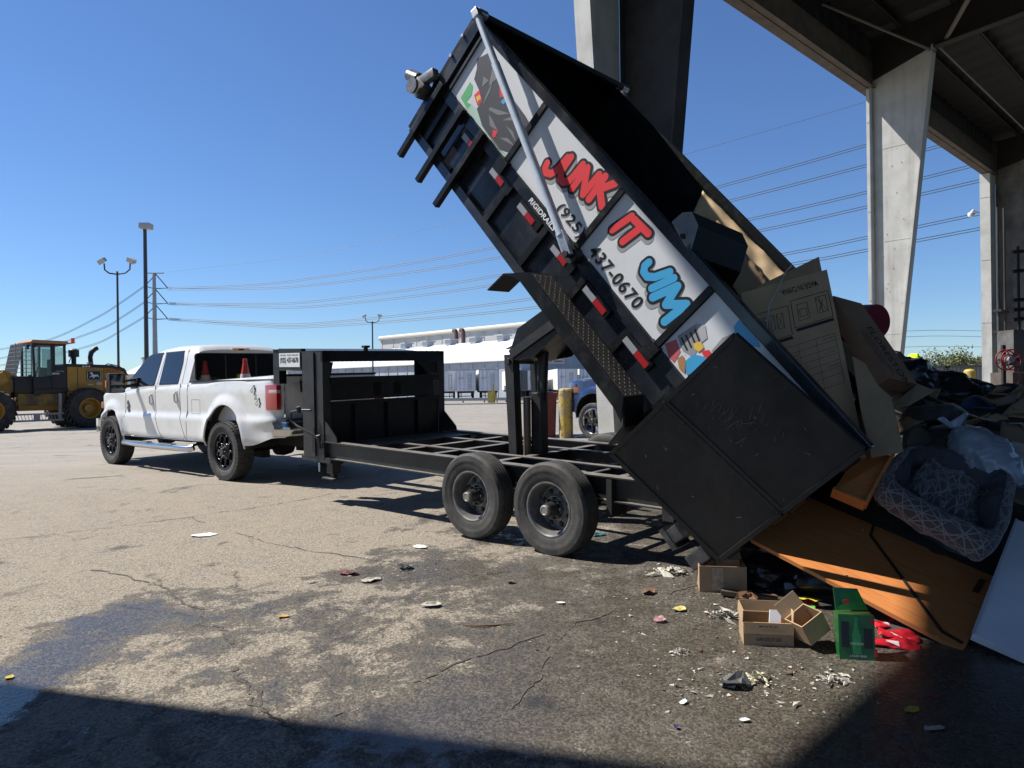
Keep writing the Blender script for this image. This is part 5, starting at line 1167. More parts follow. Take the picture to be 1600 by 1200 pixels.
lp_('operator_seat',lambda mb:(mb.box(1.15,1.6,-.25,.25,1.9,2.1,.04),mb.box(1.05,1.2,-.25,.25,2.05,2.75,.05)),M_lb)
lp_('steering_column',lambda mb:(mb.bar((1.95,0,2.0),(1.80,0,2.45),.06),mb.tube([(1.78+.06*math.cos(a),.17*math.sin(a),2.46+.12*math.cos(a)) for a in [6.283*i/14 for i in range(14)]],.015,6,closed=True)),M_lb)
def guard(mb):
    for i in range(9): z=2.05+i*.155; mb.box(2.40,2.72-(i*.018),.72,.735,z,z+.02); mb.box(2.72-i*.018,2.735-i*.018,-.72,.735,z,z+.02)
    for i in range(4): x=2.42+i*.1; mb.box(x,x+.02,.72,.74,2.05,3.3)
    for i in range(12): y=-.7+i*.128; mb.bar((2.73,y,2.05),(2.58,y,3.32),.02)
lp_('window_guard',guard,mat('guard_grey',(.20,.21,.22),.5),smooth=0)
lp_('beacon',lambda mb:(mb.box(.30,.44,.58,.72,3.38,3.41),mb.tube([(.37,.65,3.41),(.37,.65,3.58)],.07,12),mb.bar((.55,.65,3.36),(.35,.65,3.39),.05)),mat('beacon_orange',(.80,.12,.03),.3))
lp_('intake_stack',lambda mb:(mb.tube([(.22,.3,2.5),(.22,.3,2.95)],.09,12),mb.tube([(.22,.3,2.85),(.22,.3,3.12),(.22,.3,3.18)],[.19,.19,.10],16)),M_lb)
lp_('exhaust_stack',lambda mb:mb.tube([(-.45,.2,2.5),(-.42,.2,2.85),(-.46,.2,3.05),(-.60,.2,3.2),(-.70,.2,3.24)],[.09,.09,.10,.10,.09],12),M_lb,smooth=50)
lp_('stack_base',lambda mb:mb.tube([(-.4,.2,2.5),(-.4,.2,2.66)],[.17,.10],12),mat('pinkish_metal',(.35,.28,.26),.5))
lp_('hand_rail',lambda mb:(mb.tube([(-1.60,.7,2.30),(-1.3,.7,2.50),(-.9,.7,2.58),(-.75,.7,2.5)],.02,6),mb.tube([(.56,.78,2.6),(.50,.82,2.8),(.56,.80,3.1)],.018,6)),M_lb,smooth=50)
lp_('front_frame',lambda mb:(mb.prism([(2.45,.75),(2.40,2.20),(2.62,2.30),(2.95,2.26),(3.5,1.85),(4.2,1.6),(4.2,1.1),(3.0,.9)],-.45,-.38,'y'),mb.prism([(2.45,.75),(2.40,2.20),(2.62,2.30),(2.95,2.26),(3.5,1.85),(4.2,1.6),(4.2,1.1),(3.0,.9)],.38,.45,'y'),mb.box(2.45,4.0,-.4,.4,.8,1.25)),M_ly)
lp_('lift_arm',lambda mb:[mb.prism([(2.5,1.9),(2.7,2.25),(4.6,1.0),(5.6,.45),(5.5,.25),(4.3,.7)],s*.52,s*.62,'y') for s in (1,-1)],M_ly)
lp_('bucket',lambda mb:mb.prism([(5.3,.15),(5.35,1.1),(5.7,1.3),(5.75,1.22),(5.45,1.0),(5.5,.2),(6.5,.12),(6.5,.06)],-1.4,1.4,'y'),M_lb)
lp_('work_light',lambda mb:mb.box(2.48,2.62,.35,.55,3.1,3.28,.02),M_lb); lp_('work_light',lambda mb:mb.box(2.52,2.64,.72,.9,2.0,2.12),M_lb)
lp_('lower_frame',lambda mb:(mb.box(.7,2.3,.40,.80,.95,1.40,.03),mb.box(.9,1.5,.80,.83,1.05,1.35)),mat('dirty_yellow',(.25,.16,.04),.7,col2=(.08,.06,.04),scale=3))
lp_('articulation_joint',lambda mb:(mb.tube([(2.32,0,.7),(2.32,0,1.5)],.15,12),mb.tube([(2.1,.5,.9),(2.6,.5,1.0)],.05,8)),M_lb)
def lad(mb):
    mb.box(.85,2.6,1.0,1.06,.35,.42); mb.box(.85,2.6,1.0,1.06,.60,.66); mb.box(1.65,1.85,1.0,1.07,.35,.66)
    for i in range(16): mb.bar((.9+i*.11,1.03,.42),(.95+i*.11,1.03,.60),.015)
    mb.box(.9,.98,.9,1.0,.4,1.4)
lp_('hydraulic_hose',lambda mb:(mb.tube([(2.2,.62,1.35),(2.35,.70,1.1),(2.5,.66,.95),(2.7,.55,1.2)],.022,6),mb.tube([(2.2,.60,1.3),(2.4,.74,1.0),(2.62,.6,.9)],.018,6),mb.tube([(2.25,.62,1.3),(2.3,.66,1.33),(2.35,.6,1.3)],.03,6)),M_lb,smooth=50)
lp_('lamp_bracket',lambda mb:(mb.box(2.30,2.36,.60,.74,3.24,3.30),mb.box(2.24,2.40,.70,.80,3.16,3.32,.02)),M_lb)
lp_('access_step',lad,mat('step_grey',(.33,.33,.32),.6),smooth=0)
def deer(mb):                      # leaping deer emblem on a dark rounded plate
    pass
def emb(mb):
    P=[]
    for cx,cz,a0 in ((-.62,2.22,0),(-.0,2.22,90),(-.0,1.98,180),(-.62,1.98,270)): pass
    w,h,r=.28,.22,.08; c=(-.34,2.10)
    for cx,cz,a0 in ((c[0]+w-r,c[1]+h-r,0),(c[0]-w+r,c[1]+h-r,90),(c[0]-w+r,c[1]-h+r,180),(c[0]+w-r,c[1]-h+r,270)):
        for k in range(6): a=R(a0+18*k); P.append((cx+r*math.cos(a),cz+r*math.sin(a)))
    mb.prism(P,.786,.800,'y')
lp_('emblem_plate',emb,mat('emblem_ink',(.01,.012,.018),.4),smooth=0)
M_em=mat('emblem_pale',(.62,.64,.66),.5)
def deer(mb):
    # outline faces left (towards the front of the machine, +x)
    D_=[(-.20,-.05),(-.13,-.02),(-.06,-.01),(-.01,-.06),(.03,-.10),(.05,-.10),(.04,-.03),(.10,-.03),(.17,-.06),(.17,-.04),(.10,.01),(.09,.05),(.12,.09),(.17,.09),(.16,.11),(.12,.13),(.15,.17),(.11,.16),(.09,.13),(.05,.16),(.07,.12),(.03,.05),(-.05,.05),(-.12,.05),(-.15,.02),(-.17,-.02),(-.23,-.08),(-.24,-.12)]
    mb.add([(-.34+x,.803,2.08+z) for x,z in D_],[tuple(range(len(D_)))])
lp_('leaping_deer_emblem',deer,M_em,smooth=0)
def ring(mb):
    w,h,r=.25,.19,.07; P=[]
    for cx,cz,a0 in ((w-r,h-r,0),(-w+r,h-r,90),(-w+r,-h+r,180),(w-r,-h+r,270)):
        for k in range(5): a=R(a0+22*k); P.append((-.34+cx+r*math.cos(a),.801,2.10+cz+r*math.sin(a)))
    mb.tube(P,.008,5,closed=True)
lp_('emblem_border',ring,M_em)
def ltext(n,txt,x,z,w,h,m,**k):
    mb=MB(); put_text(mb,txt,frame((x,.802,z),(-1,0,0),(0,0,1)),fitw=w,fith=h,**k); mb.build(n,m,loader,smooth=0)
ltext('fleet_number','9000',-.76,2.20,.60,.18,mat('fleet_dark_red',(.30,.04,.01),.5),offset=.0); ltext('model_number','644',.10,2.43,.30,.07,M_em,offset=.02)
ltext('cab_notice','NOTICE',1.02,2.24,.28,.04,M_em); ltext('cab_notice','',1,1,1,1,M_em) if False else None
lp_('small_labels',lambda mb:(mb.box(-.62,-.42,.79,.80,1.72,1.82),mb.box(-.30,-.1,.79,.80,1.70,1.76),mb.box(.9,1.15,.795,.80,2.14,2.2)),mat('label_pale',(.45,.42,.35),.6),smooth=0)

# ================================================================ far side service gear at the right edge
hr=v(1580,562,14)
t=thing('hose_reel','red hose reel hanging on the dark wall by the far column','hose reel',tuple(hr))
M_rr=mat('reel_red',(.20,.015,.02),.5)
mb=MB()
for yy in (0,.16):
    mb.tube([hr+Vector((.20*math.cos(a),yy,.20*math.sin(a))) for a in [6.283*i/28 for i in range(28)]],.014,8,closed=True)
    for k in range(4): a=6.283*k/4+.4; mb.tube([hr+Vector((0,yy,0)),hr+Vector((.2*math.cos(a),yy,.2*math.sin(a)))],.01,6)
mb.build('wheel_frame',M_rr,t,smooth=50)
mb=MB(); mb.tube([hr+Vector((.11*math.cos(a*6),.02+.12*(a%1.0),.11*math.sin(a*6))) for a in [i*.16 for i in range(40)]],.014,6); mb.build('wound_hose',M_rr,t,smooth=50)
mb=MB(); mb.M=Matrix.Translation(hr); mb.lathe([(.06,-.03),(.06,.19)],16); mb.lathe([(.001,-.03),(.06,-.03)],16); mb.build('hub',mat('reel_metal',(.45,.45,.45),.4,.6),t)
mb=MB(); mb.tube([hr+Vector((.15,.05,-.1)),hr+Vector((.22,.05,-.35)),hr+Vector((.12,.05,-.55)),hr+Vector((.2,.05,-.75)),hr+Vector((.1,.05,-.95))],.012,6); mb.build('hanging_hose',M_rr,t,smooth=50)
mb=MB(); mb.bar(hr+Vector((.0,.22,-.9)),hr+Vector((0,.22,.3)),.06); mb.bar(hr+Vector((-.1,.22,0)),hr+Vector((.3,.22,0)),.05); mb.build('bracket',M_dark(),t)
w1=v(1592,600,15); t=thing('equipment_cabinet','dark equipment cabinet and pipework at the right edge beneath the shed roof','cabinet',tuple(w1))
z0=v(1590,618,15).z; z1=v(1590,515,15).z
mb=MB(); mb.box(w1.x-.20,w1.x+3,14.9,15.6,-.2,z1-.9,.02); mb.build('cabinet_body',mat('cabinet_brown',(.10,.075,.06),.7,col2=(.05,.04,.035),scale=3),t)
mb=MB(); mb.box(w1.x-.10,w1.x+3,15.0,15.5,z1-.9,z1,.01); mb.build('upper_box',mat('cabinet_grey',(.12,.12,.115),.7,col2=(.06,.055,.05),scale=3),t)
mb=MB(); x=v(1592,400,15).x
mb.tube([(x-.02,15,z1),(x-.02,15,v(1590,385,15).z)],.03,8)
for k in range(5): zz=v(1590,(395,425,470,485,500)[k],15).z; mb.tube([(x-.18,14.95,zz),(x+.05,14.95,zz+.02)],.04,8)
mb.build('pipes',M_dark(),t,smooth=50)
cp=v(1521,331,30); t=thing('security_camera','small white security camera on an arm on the far shed column','camera',tuple(cp))
mb=MB(); mb.tube([cp+Vector((.25,.1,-.02)),cp+Vector((-.02,0,.07)),cp+Vector((-.10,0,-.03))],.04,8); mb.build('arm',mat('camera_white',(.8,.8,.8),.4),t,smooth=50)
mb=MB(); mb.M=Matrix.Translation(cp+Vector((-.10,0,-.12))); mb.lathe([(.02,.12),(.12,.08),(.13,0),(.10,-.08),(.01,-.12)],20,'z'); mb.build('dome',mat('camera_white',(.8,.8,.8),.4),t)
# ================================================================ rubbish
def noisy(o,amp,sc,seed=0):
    for vtx in o.data.vertices:
        p=vtx.co*sc+Vector((seed,seed*2,0)); vtx.co+=Vector((noise.noise(p),noise.noise(p+Vector((9,0,0))),noise.noise(p+Vector((0,9,0)))))*amp
def carton(name,label,M,L_,Wd,Hh,open_top=True,m=None,flaps=(40,50,60,35),cat='cardboard box',group=None,flen=.5,tape=False):
    """box standing at M: L along x, W along y, H along z; open top with four flaps at the given angles outward from upright"""
    t=thing(name,label,cat,tuple(M.translation),group); m=m or M_board(); mi=M_boardi()
    mb=MB(); mb.M=M; e=.006
    mb.box(0,L_,0,Wd,0,e); mb.box(0,L_,0,e,e,Hh); mb.box(0,L_,Wd-e,Wd,e,Hh); mb.box(0,e,e,Wd-e,e,Hh); mb.box(L_-e,L_,e,Wd-e,e,Hh)
    if not open_top: mb.box(0,L_,0,Wd,Hh-e,Hh)
    b=mb.build('box_body',m,t,smooth=0); noisy(b,.006,6)
    if open_top:
        f=Wd*flen
        for k,(p,ax,dr,ln) in enumerate((((0,0),(1,0),(0,-1),L_),((0,Wd),(1,0),(0,1),L_),((0,0),(0,1),(-1,0),Wd),((L_,0),(0,1),(1,0),Wd))):
            if flaps[k] is None: continue
            a=R(flaps[k]); up=Vector((dr[0]*math.sin(a),dr[1]*math.sin(a),math.cos(a)))*(f if k<2 else min(f,L_*.45)); p0=Vector((p[0],p[1],Hh)); p1=p0+Vector((ax[0],ax[1],0))*ln
            mm=MB(); mm.M=M; ins=(p1-p0)*.02; q=[p0,p1,p1+up-ins,p0+up+ins]; mm.quadslab(*q,.005); mm.build('flap',mi if k%2 else m,t,smooth=0)
    return t
def slab(name,label,cat,P,th,m,parent=None,group=None,sub=0,amp=0,loc=None):
    mb=MB(); a,b,c,d=map(Vector,P); n=(b-a).cross(d-a).normalized()
    if sub:
        mb.grid(lambda i,j:tuple(a.lerp(b,i).lerp(d.lerp(c,i),j)+n*amp*(noise.noise(Vector((i*3+a.x,j*3,a.z)))+.4*noise.noise(Vector((i*11,j*11,a.x)))) ),sub,sub)
        o=mb.build(name,m,parent,loc=tuple(a),smooth=60,solid=th)
    else: mb.quadslab(a,b,c,d,th); o=mb.build(name,m,parent,loc=tuple(a),smooth=0)
    if cat: tag(o,label,cat,group)
    return o
# --- heap mass under and behind everything (black bags and loose waste that reads as one mass)
M_heap=mat('dark_rubbish',(.022,.021,.020),.7,col2=(.06,.052,.044),scale=3,mixc=(.45,.7),bump=.4,bscale=9)
def hz_(X,Y):
    # ridge that falls to the right and to the ground at the front
    a=sst(X,1.6,2.8); f=sst(Y,3.9,6.3); bk=1-sst(Y,8.5,11.5); r=1-.55*sst(X,4.2,8.5)
    h=(.15+1.05*f)*a*bk*r
    if f<=0: h*=0
    q=Vector((X,Y,0)); return gz(X,Y)-.05+h+ (.16*noise.noise(q*1.7)+.09*noise.noise(q*4.3)+.04*noise.noise(q*10))*min(1,h*2)
mb=MB(); mb.grid(lambda i,j:(lambda X,Y:(X,Y,hz_(X,Y)))(1.6+8*i,3.9+8*j),110,110); tag(mb.build('rubbish_heap',M_heap,loc=(4,6,0),smooth=35),'dark heap of mixed rubbish under the shed roof','rubbish heap',kind='stuff')
def loose():
    rnd=random.Random(77); MT=[mat('loose_cardboard',(.30,.20,.12),.85),mat('loose_dark',(.03,.03,.032),.6),mat('loose_grey',(.20,.20,.20),.7),mat('loose_wood',(.26,.16,.08),.8),mat('loose_pale',(.42,.40,.36),.7),mat('loose_blue',(.04,.07,.14),.6)]
    mb=MB()
    for k in range(420):
        X=rnd.uniform(2.9,6.8); Y=rnd.uniform(5.5,8.4); z=hz_(X,Y)
        if z<gz(X,Y)+.05: continue
        L_,w,th=rnd.uniform(.08,.42),rnd.uniform(.05,.28),rnd.choice((.006,.012,.03)); mb.cur=rnd.choices(range(6),(5,6,2,3,1,1))[0]
        mb.M=Matrix.Translation((X,Y,z+.02))@Matrix.Rotation(rnd.uniform(0,6.28),4,'Z')@Matrix.Rotation(rnd.gauss(0,.45),4,'X')@Matrix.Rotation(rnd.gauss(0,.45),4,'Y')
        b=rnd.uniform(-.06,.06); mb.grid(lambda i,j:((i-.5)*L_,(j-.5)*w,b*math.sin(i*3.1)*1.0+.02*noise.noise(Vector((i*4+k,j*4,0)))),5,4)
    mb.M=Matrix.Identity(4); tag(mb.build('loose_rubbish',MT,loc=(4,6,1),smooth=30,solid=.005),'small broken bits of card, wood and plastic covering the heap',kind='stuff')
loose()
# --- black bags and sheets, each a lump with creases
def bag(name,label,c,rx,ry,rz,m,seed,rot=0,cat='bin bag',crease=.10,group=None,pinch=True):
    mb=MB(); c=Vector(c)
    def f(i,j):
        th=math.pi*j; ph=2*math.pi*i; d=Vector((math.sin(th)*math.cos(ph),math.sin(th)*math.sin(ph),math.cos(th)))
        s=1+crease*(1.3*noise.noise(d*1.6+Vector((seed,0,0)))+.8*abs(noise.noise(d*4+Vector((0,seed,0))))+.35*abs(noise.noise(d*9+Vector((0,seed,0)))))
        p=Vector((d.x*rx,d.y*ry,d.z*rz))*s; a=R(rot); return c+Vector((p.x*math.cos(a)-p.y*math.sin(a),p.x*math.sin(a)+p.y*math.cos(a),p.z))
    mb.grid(lambda i,j:f(i,j),56,36); o=mb.build(name,m,None,loc=tuple(c),smooth=50); return tag(o,label,cat,group)
M_bagb=mat('black_plastic',(.010,.010,.011),.32,col2=(.02,.02,.022),scale=6)
def bg_(label,px,py,Y,rx,ry,rz,seed,rot=0,m=None,crease=.22): return bag('rubbish_bag',label,at(px,py,Y),rx,ry,rz,m or M_bagb,seed,rot,'bin bag',crease)
bg_('long black bag sloping down at the top of the heap under the hard hat',1440,618,7.2,.75,.5,.24,1,20)
bg_('black bag in the middle of the heap right of the long printed carton',1500,662,6.6,.7,.5,.28,2,-10)
bg_('black bag at the right edge below the hose reel',1590,668,6.6,.6,.5,.24,3,15)
bg_('black bag tucked behind the long printed carton',1395,596,6.9,.32,.4,.25,4)
# sheets of dark tarpaulin over the heap
M_tarp=mat('dark_tarpaulin',(.014,.014,.016),.42,col2=(.03,.03,.032),scale=5)
def sheet(name,label,pix,m,amp,cat,seed,n=26,th=.006,group=None,gather=6):
    A,B,C_,D_=[at(*p) for p in pix]; nn=(B-A).cross(D_-A).normalized(); mb=MB()
    def f(i,j):
        p=A.lerp(B,i).lerp(D_.lerp(C_,i),j); q=Vector((i*3,j*3,seed))
        return p+nn*amp*(noise.noise(q)+.6*abs(noise.noise(q*gather*.5))+.25*noise.noise(q*gather))+Vector((noise.noise(q*1.3+Vector((5,0,0))),0,noise.noise(q*1.3)))*amp*.5*(1 if (i in (0,1) or j in (0,1)) else 0)
    mb.grid(f,n,n); o=mb.build(name,m,None,loc=tuple(A),smooth=50,solid=th); return tag(o,label,cat,group)
sheet('tarpaulin','dark tarpaulin ridge running down from the red disc to the yellow bollard',[(1365,548,7.3),(1522,606,7.6),(1530,632,6.8),(1370,610,6.6)],M_tarp,.05,'tarpaulin',3)
sheet('tarpaulin','dark tarpaulin spread below the far column foot',[(1490,612,7.4),(1640,640,7.4),(1640,690,6.0),(1480,668,6.0)],M_tarp,.06,'tarpaulin',8)
sheet('dark_cloth','crumpled dark cloth in the centre of the heap',[(1400,640,6.2),(1560,655,6.4),(1560,690,5.6),(1400,690,5.5)],mat('dark_cloth',(.016,.016,.017),.8),.12,'cloth',12)
# --- hi-vis hard hat and the worker under it
hh=at(1428,560,10.5); 
pw=thing('person','worker behind the heap, only a bright yellow-green hard hat and dark collar showing','person',(hh.x,10.5,gz(hh.x,10.5)))
def person():
    bm=bmesh.new(); lay=bm.verts.layers.skin.verify() if hasattr(bm.verts.layers,'skin') else None
    z0=0; H=hh.z+.03-gz(hh.x,10.5); k=H/1.78
    J={'pel':(0,0,.95),'chest':(0,0,1.32),'neck':(0,0,1.50),'head':(0,0,1.60),'top':(0,0,1.74),'ls':(-.19,0,1.42),'le':(-.26,.02,1.13),'lh':(-.24,-.10,.88),'rs':(.19,0,1.42),'re':(.26,.02,1.13),'rh':(.24,-.1,.88),'lk':(-.11,0,.50),'la':(-.12,.03,.08),'lt':(-.12,-.16,.04),'rk':(.11,0,.5),'ra':(.12,.03,.08),'rt':(.12,-.16,.04)}
    E=[('pel','chest'),('chest','neck'),('neck','head'),('head','top'),('chest','ls'),('ls','le'),('le','lh'),('chest','rs'),('rs','re'),('re','rh'),('pel','lk'),('lk','la'),('la','lt'),('pel','rk'),('rk','ra'),('ra','rt')]
    rad={'pel':.15,'chest':.17,'neck':.065,'head':.10,'top':.085,'ls':.08,'rs':.08,'le':.05,'re':.05,'lh':.04,'rh':.04,'lk':.075,'rk':.075,'la':.05,'ra':.05,'lt':.045,'rt':.045}
    names=list(J); me=bpy.data.meshes.new('body'); me.from_pydata([tuple(c*k for c in J[n]) for n in names],[(names.index(a),names.index(b)) for a,b in E],[])
    o=bpy.data.objects.new('body',me); C.objects.link(o); o.parent=pw
    md=o.modifiers.new('skin','SKIN'); 
    for i,n in enumerate(names): me.skin_vertices[0].data[i].radius=(rad[n]*k,rad[n]*k*.85)
    me.skin_vertices[0].data[0].use_root=True
    s=o.modifiers.new('s','SUBSURF'); s.levels=2; s.render_levels=2
    me.materials.append(mat('dark_work_clothes',(.012,.013,.016),.8)); return k
kk=person()
hc=Vector((hh.x,10.5,hh.z-.07))
M_hv=mat('hivis_yellow_green',(.62,.95,.03),.4,coat=.3)
mb=MB(); mb.M=Matrix.Translation(hc); mb.lathe([(.135,-.03),(.132,.02),(.115,.075),(.075,.115),(.03,.132),(.001,.135)],32,'z'); mb.box(-.012,.012,-.11,.11,.10,.14,.008); mb.build('hard_hat',M_hv,pw)
mb=MB(); mb.M=Matrix.Translation(hc); mb.grid(lambda i,j:((.13+.05*j)*math.cos(2*math.pi*i)+ (.05*j*max(0,math.cos(2*math.pi*i))),(.13+.03*j)*math.sin(2*math.pi*i),-.025-.012*j),40,2); mb.build('hat_brim',M_hv,pw,smooth=60)

# --- inside the bed: sheets of board, speaker box
def inb(s,b,t): return BM@Vector((s,b,t))
def bedpt(px,py,b=None,t=None):
    d=ray(px,py); I=BM.inverted(); a=I@Vector((0,0,CAMH)); e=I@(Vector((0,0,CAMH))+d)-a
    k=((b-a.y)/e.y) if b is not None else ((t-a.z)/e.z); return BM@(a+e*k)
M_ply=mat('pale_board',(.66,.48,.28),.8,col2=(.52,.37,.21),scale=5)
def strip_board(name,label,P,m,seed):
    A,B,C_,D_=P; nn=(B-A).cross(D_-A).normalized(); mb=MB()
    mb.grid(lambda i,j:A.lerp(B,i).lerp(D_.lerp(C_,i),j)+nn*(.03*noise.noise(Vector((i*6,j*3,seed))))+(D_-A)*(-.05*abs(noise.noise(Vector((i*14,seed,0)))) if j==0 else 0),34,8); o=mb.build(name,m,None,loc=tuple(A),smooth=35,solid=.006); return tag(o,label,'cardboard')
bf=-Wb+.20
strip_board('cardboard_sheet','long torn-edged cardboard sheet leaning on the far inside wall of the bed',[bedpt(1098,298,b=bf),bedpt(1228,430,b=bf),bedpt(1190,470,b=bf+.15),bedpt(1082,335,b=bf+.15)],M_ply,3)
strip_board('cardboard_sheet','second cardboard sheet lower in the bed beside the black speaker box',[bedpt(1120,345,b=bf+.2),bedpt(1200,440,b=bf+.2),bedpt(1165,480,b=bf+.5),bedpt(1100,380,b=bf+.5)],M_board(),7)
def speaker():
    q=[at(1052,340,5.05),at(1090,338,5.0)]
    t=thing('speaker_box','black box with grey six-sided end panel lying in the raised bed','speaker',tuple(at(1105,390,5.1)))
    # hexagonal end faces the camera-left; body runs to the right and down
    E0=[(1056,338),(1079,331),(1091,352),(1077,396),(1066,372),(1050,348)]; E0=[(1050,346),(1066,332),(1081,331),(1091,353),(1078,397)]
    F0=[at(px,py,4.95) for px,py in E0]; dv=at(1168,380,5.35)-at(1090,348,4.95); dv2=Vector((dv.x,dv.y,dv.z))
    B0=[p+dv2 for p in F0]; n=len(F0)
    down=at(1140,440,5.2)-at(1078,397,4.95)
    mb=MB(); mb.add(F0+B0,[tuple(range(n))[::-1],tuple(range(n,2*n))]+[(i,(i+1)%n,(i+1)%n+n,i+n) for i in range(n)]); 
    mb.add([F0[4],F0[3],B0[3],B0[4],F0[4]+Vector((.02,.3,-.12)),F0[3]+Vector((.02,.4,-.1)),B0[3]+Vector((0,.4,-.1)),B0[4]+Vector((0,.3,-.12))],[(0,1,2,3),(7,6,5,4),(0,4,5,1),(1,5,6,2),(2,6,7,3),(3,7,4,0)])
    mb.build('cabinet',mat('black_textured_plastic',(.011,.011,.012),.55,bump=.1,bscale=60),t,smooth=0)
    c=sum(F0,Vector())/n; nn=(F0[1]-F0[0]).cross(F0[2]-F0[0]).normalized(); nn=nn if nn.dot(Vector((0,-1.0,0.25)))>0 else -nn
    G=[c+(p-c)*.99+nn*.006 for p in F0]; mb=MB(); mb.add(G+[p-nn*.02 for p in G],[tuple(range(n))]+[(i,(i+1)%n,(i+1)%n+n,i+n) for i in range(n)]); mb.build('end_panel',mat('scuffed_grey_plastic',(.27,.27,.28),.5,col2=(.20,.20,.21),scale=8,speck=((.05,.05,.05),16,.62)),t,smooth=0)
    h=at(1067,370,4.93); mb=MB(); mb.box(h.x-.018,h.x+.018,h.y-.01,h.y+.02,h.z-.012,h.z+.02,.004); mb.build('handle_notch',M_dark(),t)
    a=at(1075,392,4.96); b=at(1112,440,5.05); mb=MB(); mb.tube([a,a.lerp(b,.5)+Vector((-.02,0,-.03)),b],.012,6); mb.build('carry_strap',M_dark(),t,smooth=50)
speaker()
# loose load inside the lower end of the bed
bag('rubbish_bag','black bag deep in the tail of the raised bed, under the speaker box',inb(.75,-.30,-.12),.62,.55,.36,M_bagb,21,30,'bin bag',.25)
carton('cardboard_box','brown cardboard box tipped inside the tail of the bed beside the wall',BM@Matrix.Translation((.55,.30,.05))@Matrix.Rotation(R(24),4,'Y')@Matrix.Rotation(R(14),4,'Z'),.5,.4,.32,flaps=(60,80,40,70))

# --- the big printed carton, upside down
def P4(*pp): return [at(*p) for p in pp]
def printed(name,label,cat,P,th,m): 
    t=thing(name,label,cat,tuple(P[0])); mb=MB(); mb.quadslab(*P,th); mb.build('carton_body',m,t,smooth=0); return t
Pc=P4((1158,458,5.05),(1292,421,5.30),(1353,716,4.62),(1213,745,4.50))
M_br=mat('brown_carton',(.56,.36,.21),.85,col2=(.47,.30,.17),scale=3,mixc=(.4,.7),bump=.05,bscale=12)
Pc[3]=Pc[0]+Pc[2]-Pc[1]; Vfull=Pc[2]-Pc[1]; Pc[3]=Pc[0]+Vfull*.70
nrm=(Pc[1]-Pc[0]).cross(Pc[3]-Pc[0]).normalized()
if nrm.dot(Vector((0,0,CAMH))-Pc[0])<0: nrm=-nrm
ct=thing('flat_carton','large flat brown carton printed MADE IN CHINA upside down, standing in the bed tail','carton',tuple(Pc[0]))
mb=MB(); mb.quadslab(*Pc,.07,nrm); mb.build('carton_body',M_br,ct,smooth=0)
mb=MB(); mb.quadslab(*[Vector(p) for p in (Pc[0]+(Pc[1]-Pc[0])*.15-nrm*.02,Pc[1]-nrm*.03-(Pc[1]-Pc[0])*.03,Pc[1]+Vector((-.05,.02,.10)),Pc[0]+(Pc[1]-Pc[0])*.22+Vector((0,.03,.02)))],.006); mb.build('flap',M_board(),ct,smooth=0)
U_=(Pc[1]-Pc[0]); V_=Vfull
CF=lambda u,v_:Pc[0]+U_*u+V_*v_+nrm*.0015            # u to the right, v down the face
def ctext(txt,u,v_,w,h,rot180=True,**k):
    mb=MB(); x=-U_ if rot180 else U_; y=V_ if rot180 else -V_
    put_text(mb,txt,frame(CF(u,v_),x,y),fitw=w,fith=h,**k); mb.build('printing',M_prn,ct,smooth=0)
M_prn=mat('carton_ink',(.03,.028,.026),.7)
ctext('MADE IN CHINA',.84,.045,.33,.046,offset=.012)
def line(u0,v0,u1,v1,w=.004): mb.bar(CF(u0,v0),CF(u1,v1),w,.001,up=nrm)
def rect(u0,v0,u1,v1,w=.004): line(u0,v0,u1,v0,w);line(u0,v1,u1,v1,w);line(u0,v0,u0,v1,w);line(u1,v0,u1,v1,w)
mb=MB(); rect(.10,.14,.48,.30); rect(.52,.12,.96,.27); 
for i in range(3): rect(.14+.1*i,.17,.21+.1*i,.25,.003); line(.14+.1*i,.17,.21+.1*i,.25,.002); line(.21+.1*i,.17,.14+.1*i,.25,.002)
rect(.58,.15,.70,.24,.003); rect(.60,.18,.68,.22,.003); rect(.80,.14,.92,.23,.003); line(.80,.14,.92,.23,.003); line(.84,.14,.86,.23,.004); line(.88,.16,.82,.22,.004)
mb.bar(CF(.10,.315),CF(.48,.315),.022,.001,up=nrm); mb.bar(CF(.53,.285),CF(.96,.285),.022,.001,up=nrm)
rect(.18,.36,.94,.62,.0025)
for i in range(6): line(.18,.395+.035*i,.94,.395+.035*i,.002)
for u in (.35,.52,.72): line(u,.36,u,.62,.0015)
for i in range(2):
    for j in range(2): rect(.60+.18*i,.80+.09*j,.73+.18*i,.87+.09*j,.003); line(.63+.18*i,.82+.09*j,.70+.18*i,.85+.09*j,.006)
rect(.12,.66,.45,.78,.0018); line(.2,.64,.4,.66,.0018)
mb.build('line_drawings',M_prn,ct,smooth=0)
rnd=random.Random(4)
for i in range(6): ctext(['Support Frame','Support Frame','PARTS LIST  QTY','N.W. 14.5 KGS','SIZE 120x60x15','REF 0172'][i],[.92,.50,.9,.60,.92,.5][i],.372+.036*(i%3)+(0 if i<3 else .108),.10+.02*(i%2),.012)
# strap of clear tape hanging over it
mb=MB(); mb.tube([CF(.18,.28)+nrm*.01,CF(.24,.12)+nrm*.05,CF(.50,-.04)+nrm*.03,CF(.6,-.08)],.005,5); mb.tube([CF(.16,.18)+nrm*.02,CF(.25,.22)+nrm*.04,CF(.30,.32)+nrm*.015,CF(.34,.52)+nrm*.01],.0045,5)
tag(mb.build('plastic_strap',mat('clear_strap',(.50,.48,.45),.3),loc=tuple(CF(.2,.2)),smooth=60),'pale plastic strap dangling over the large flat carton','strap')
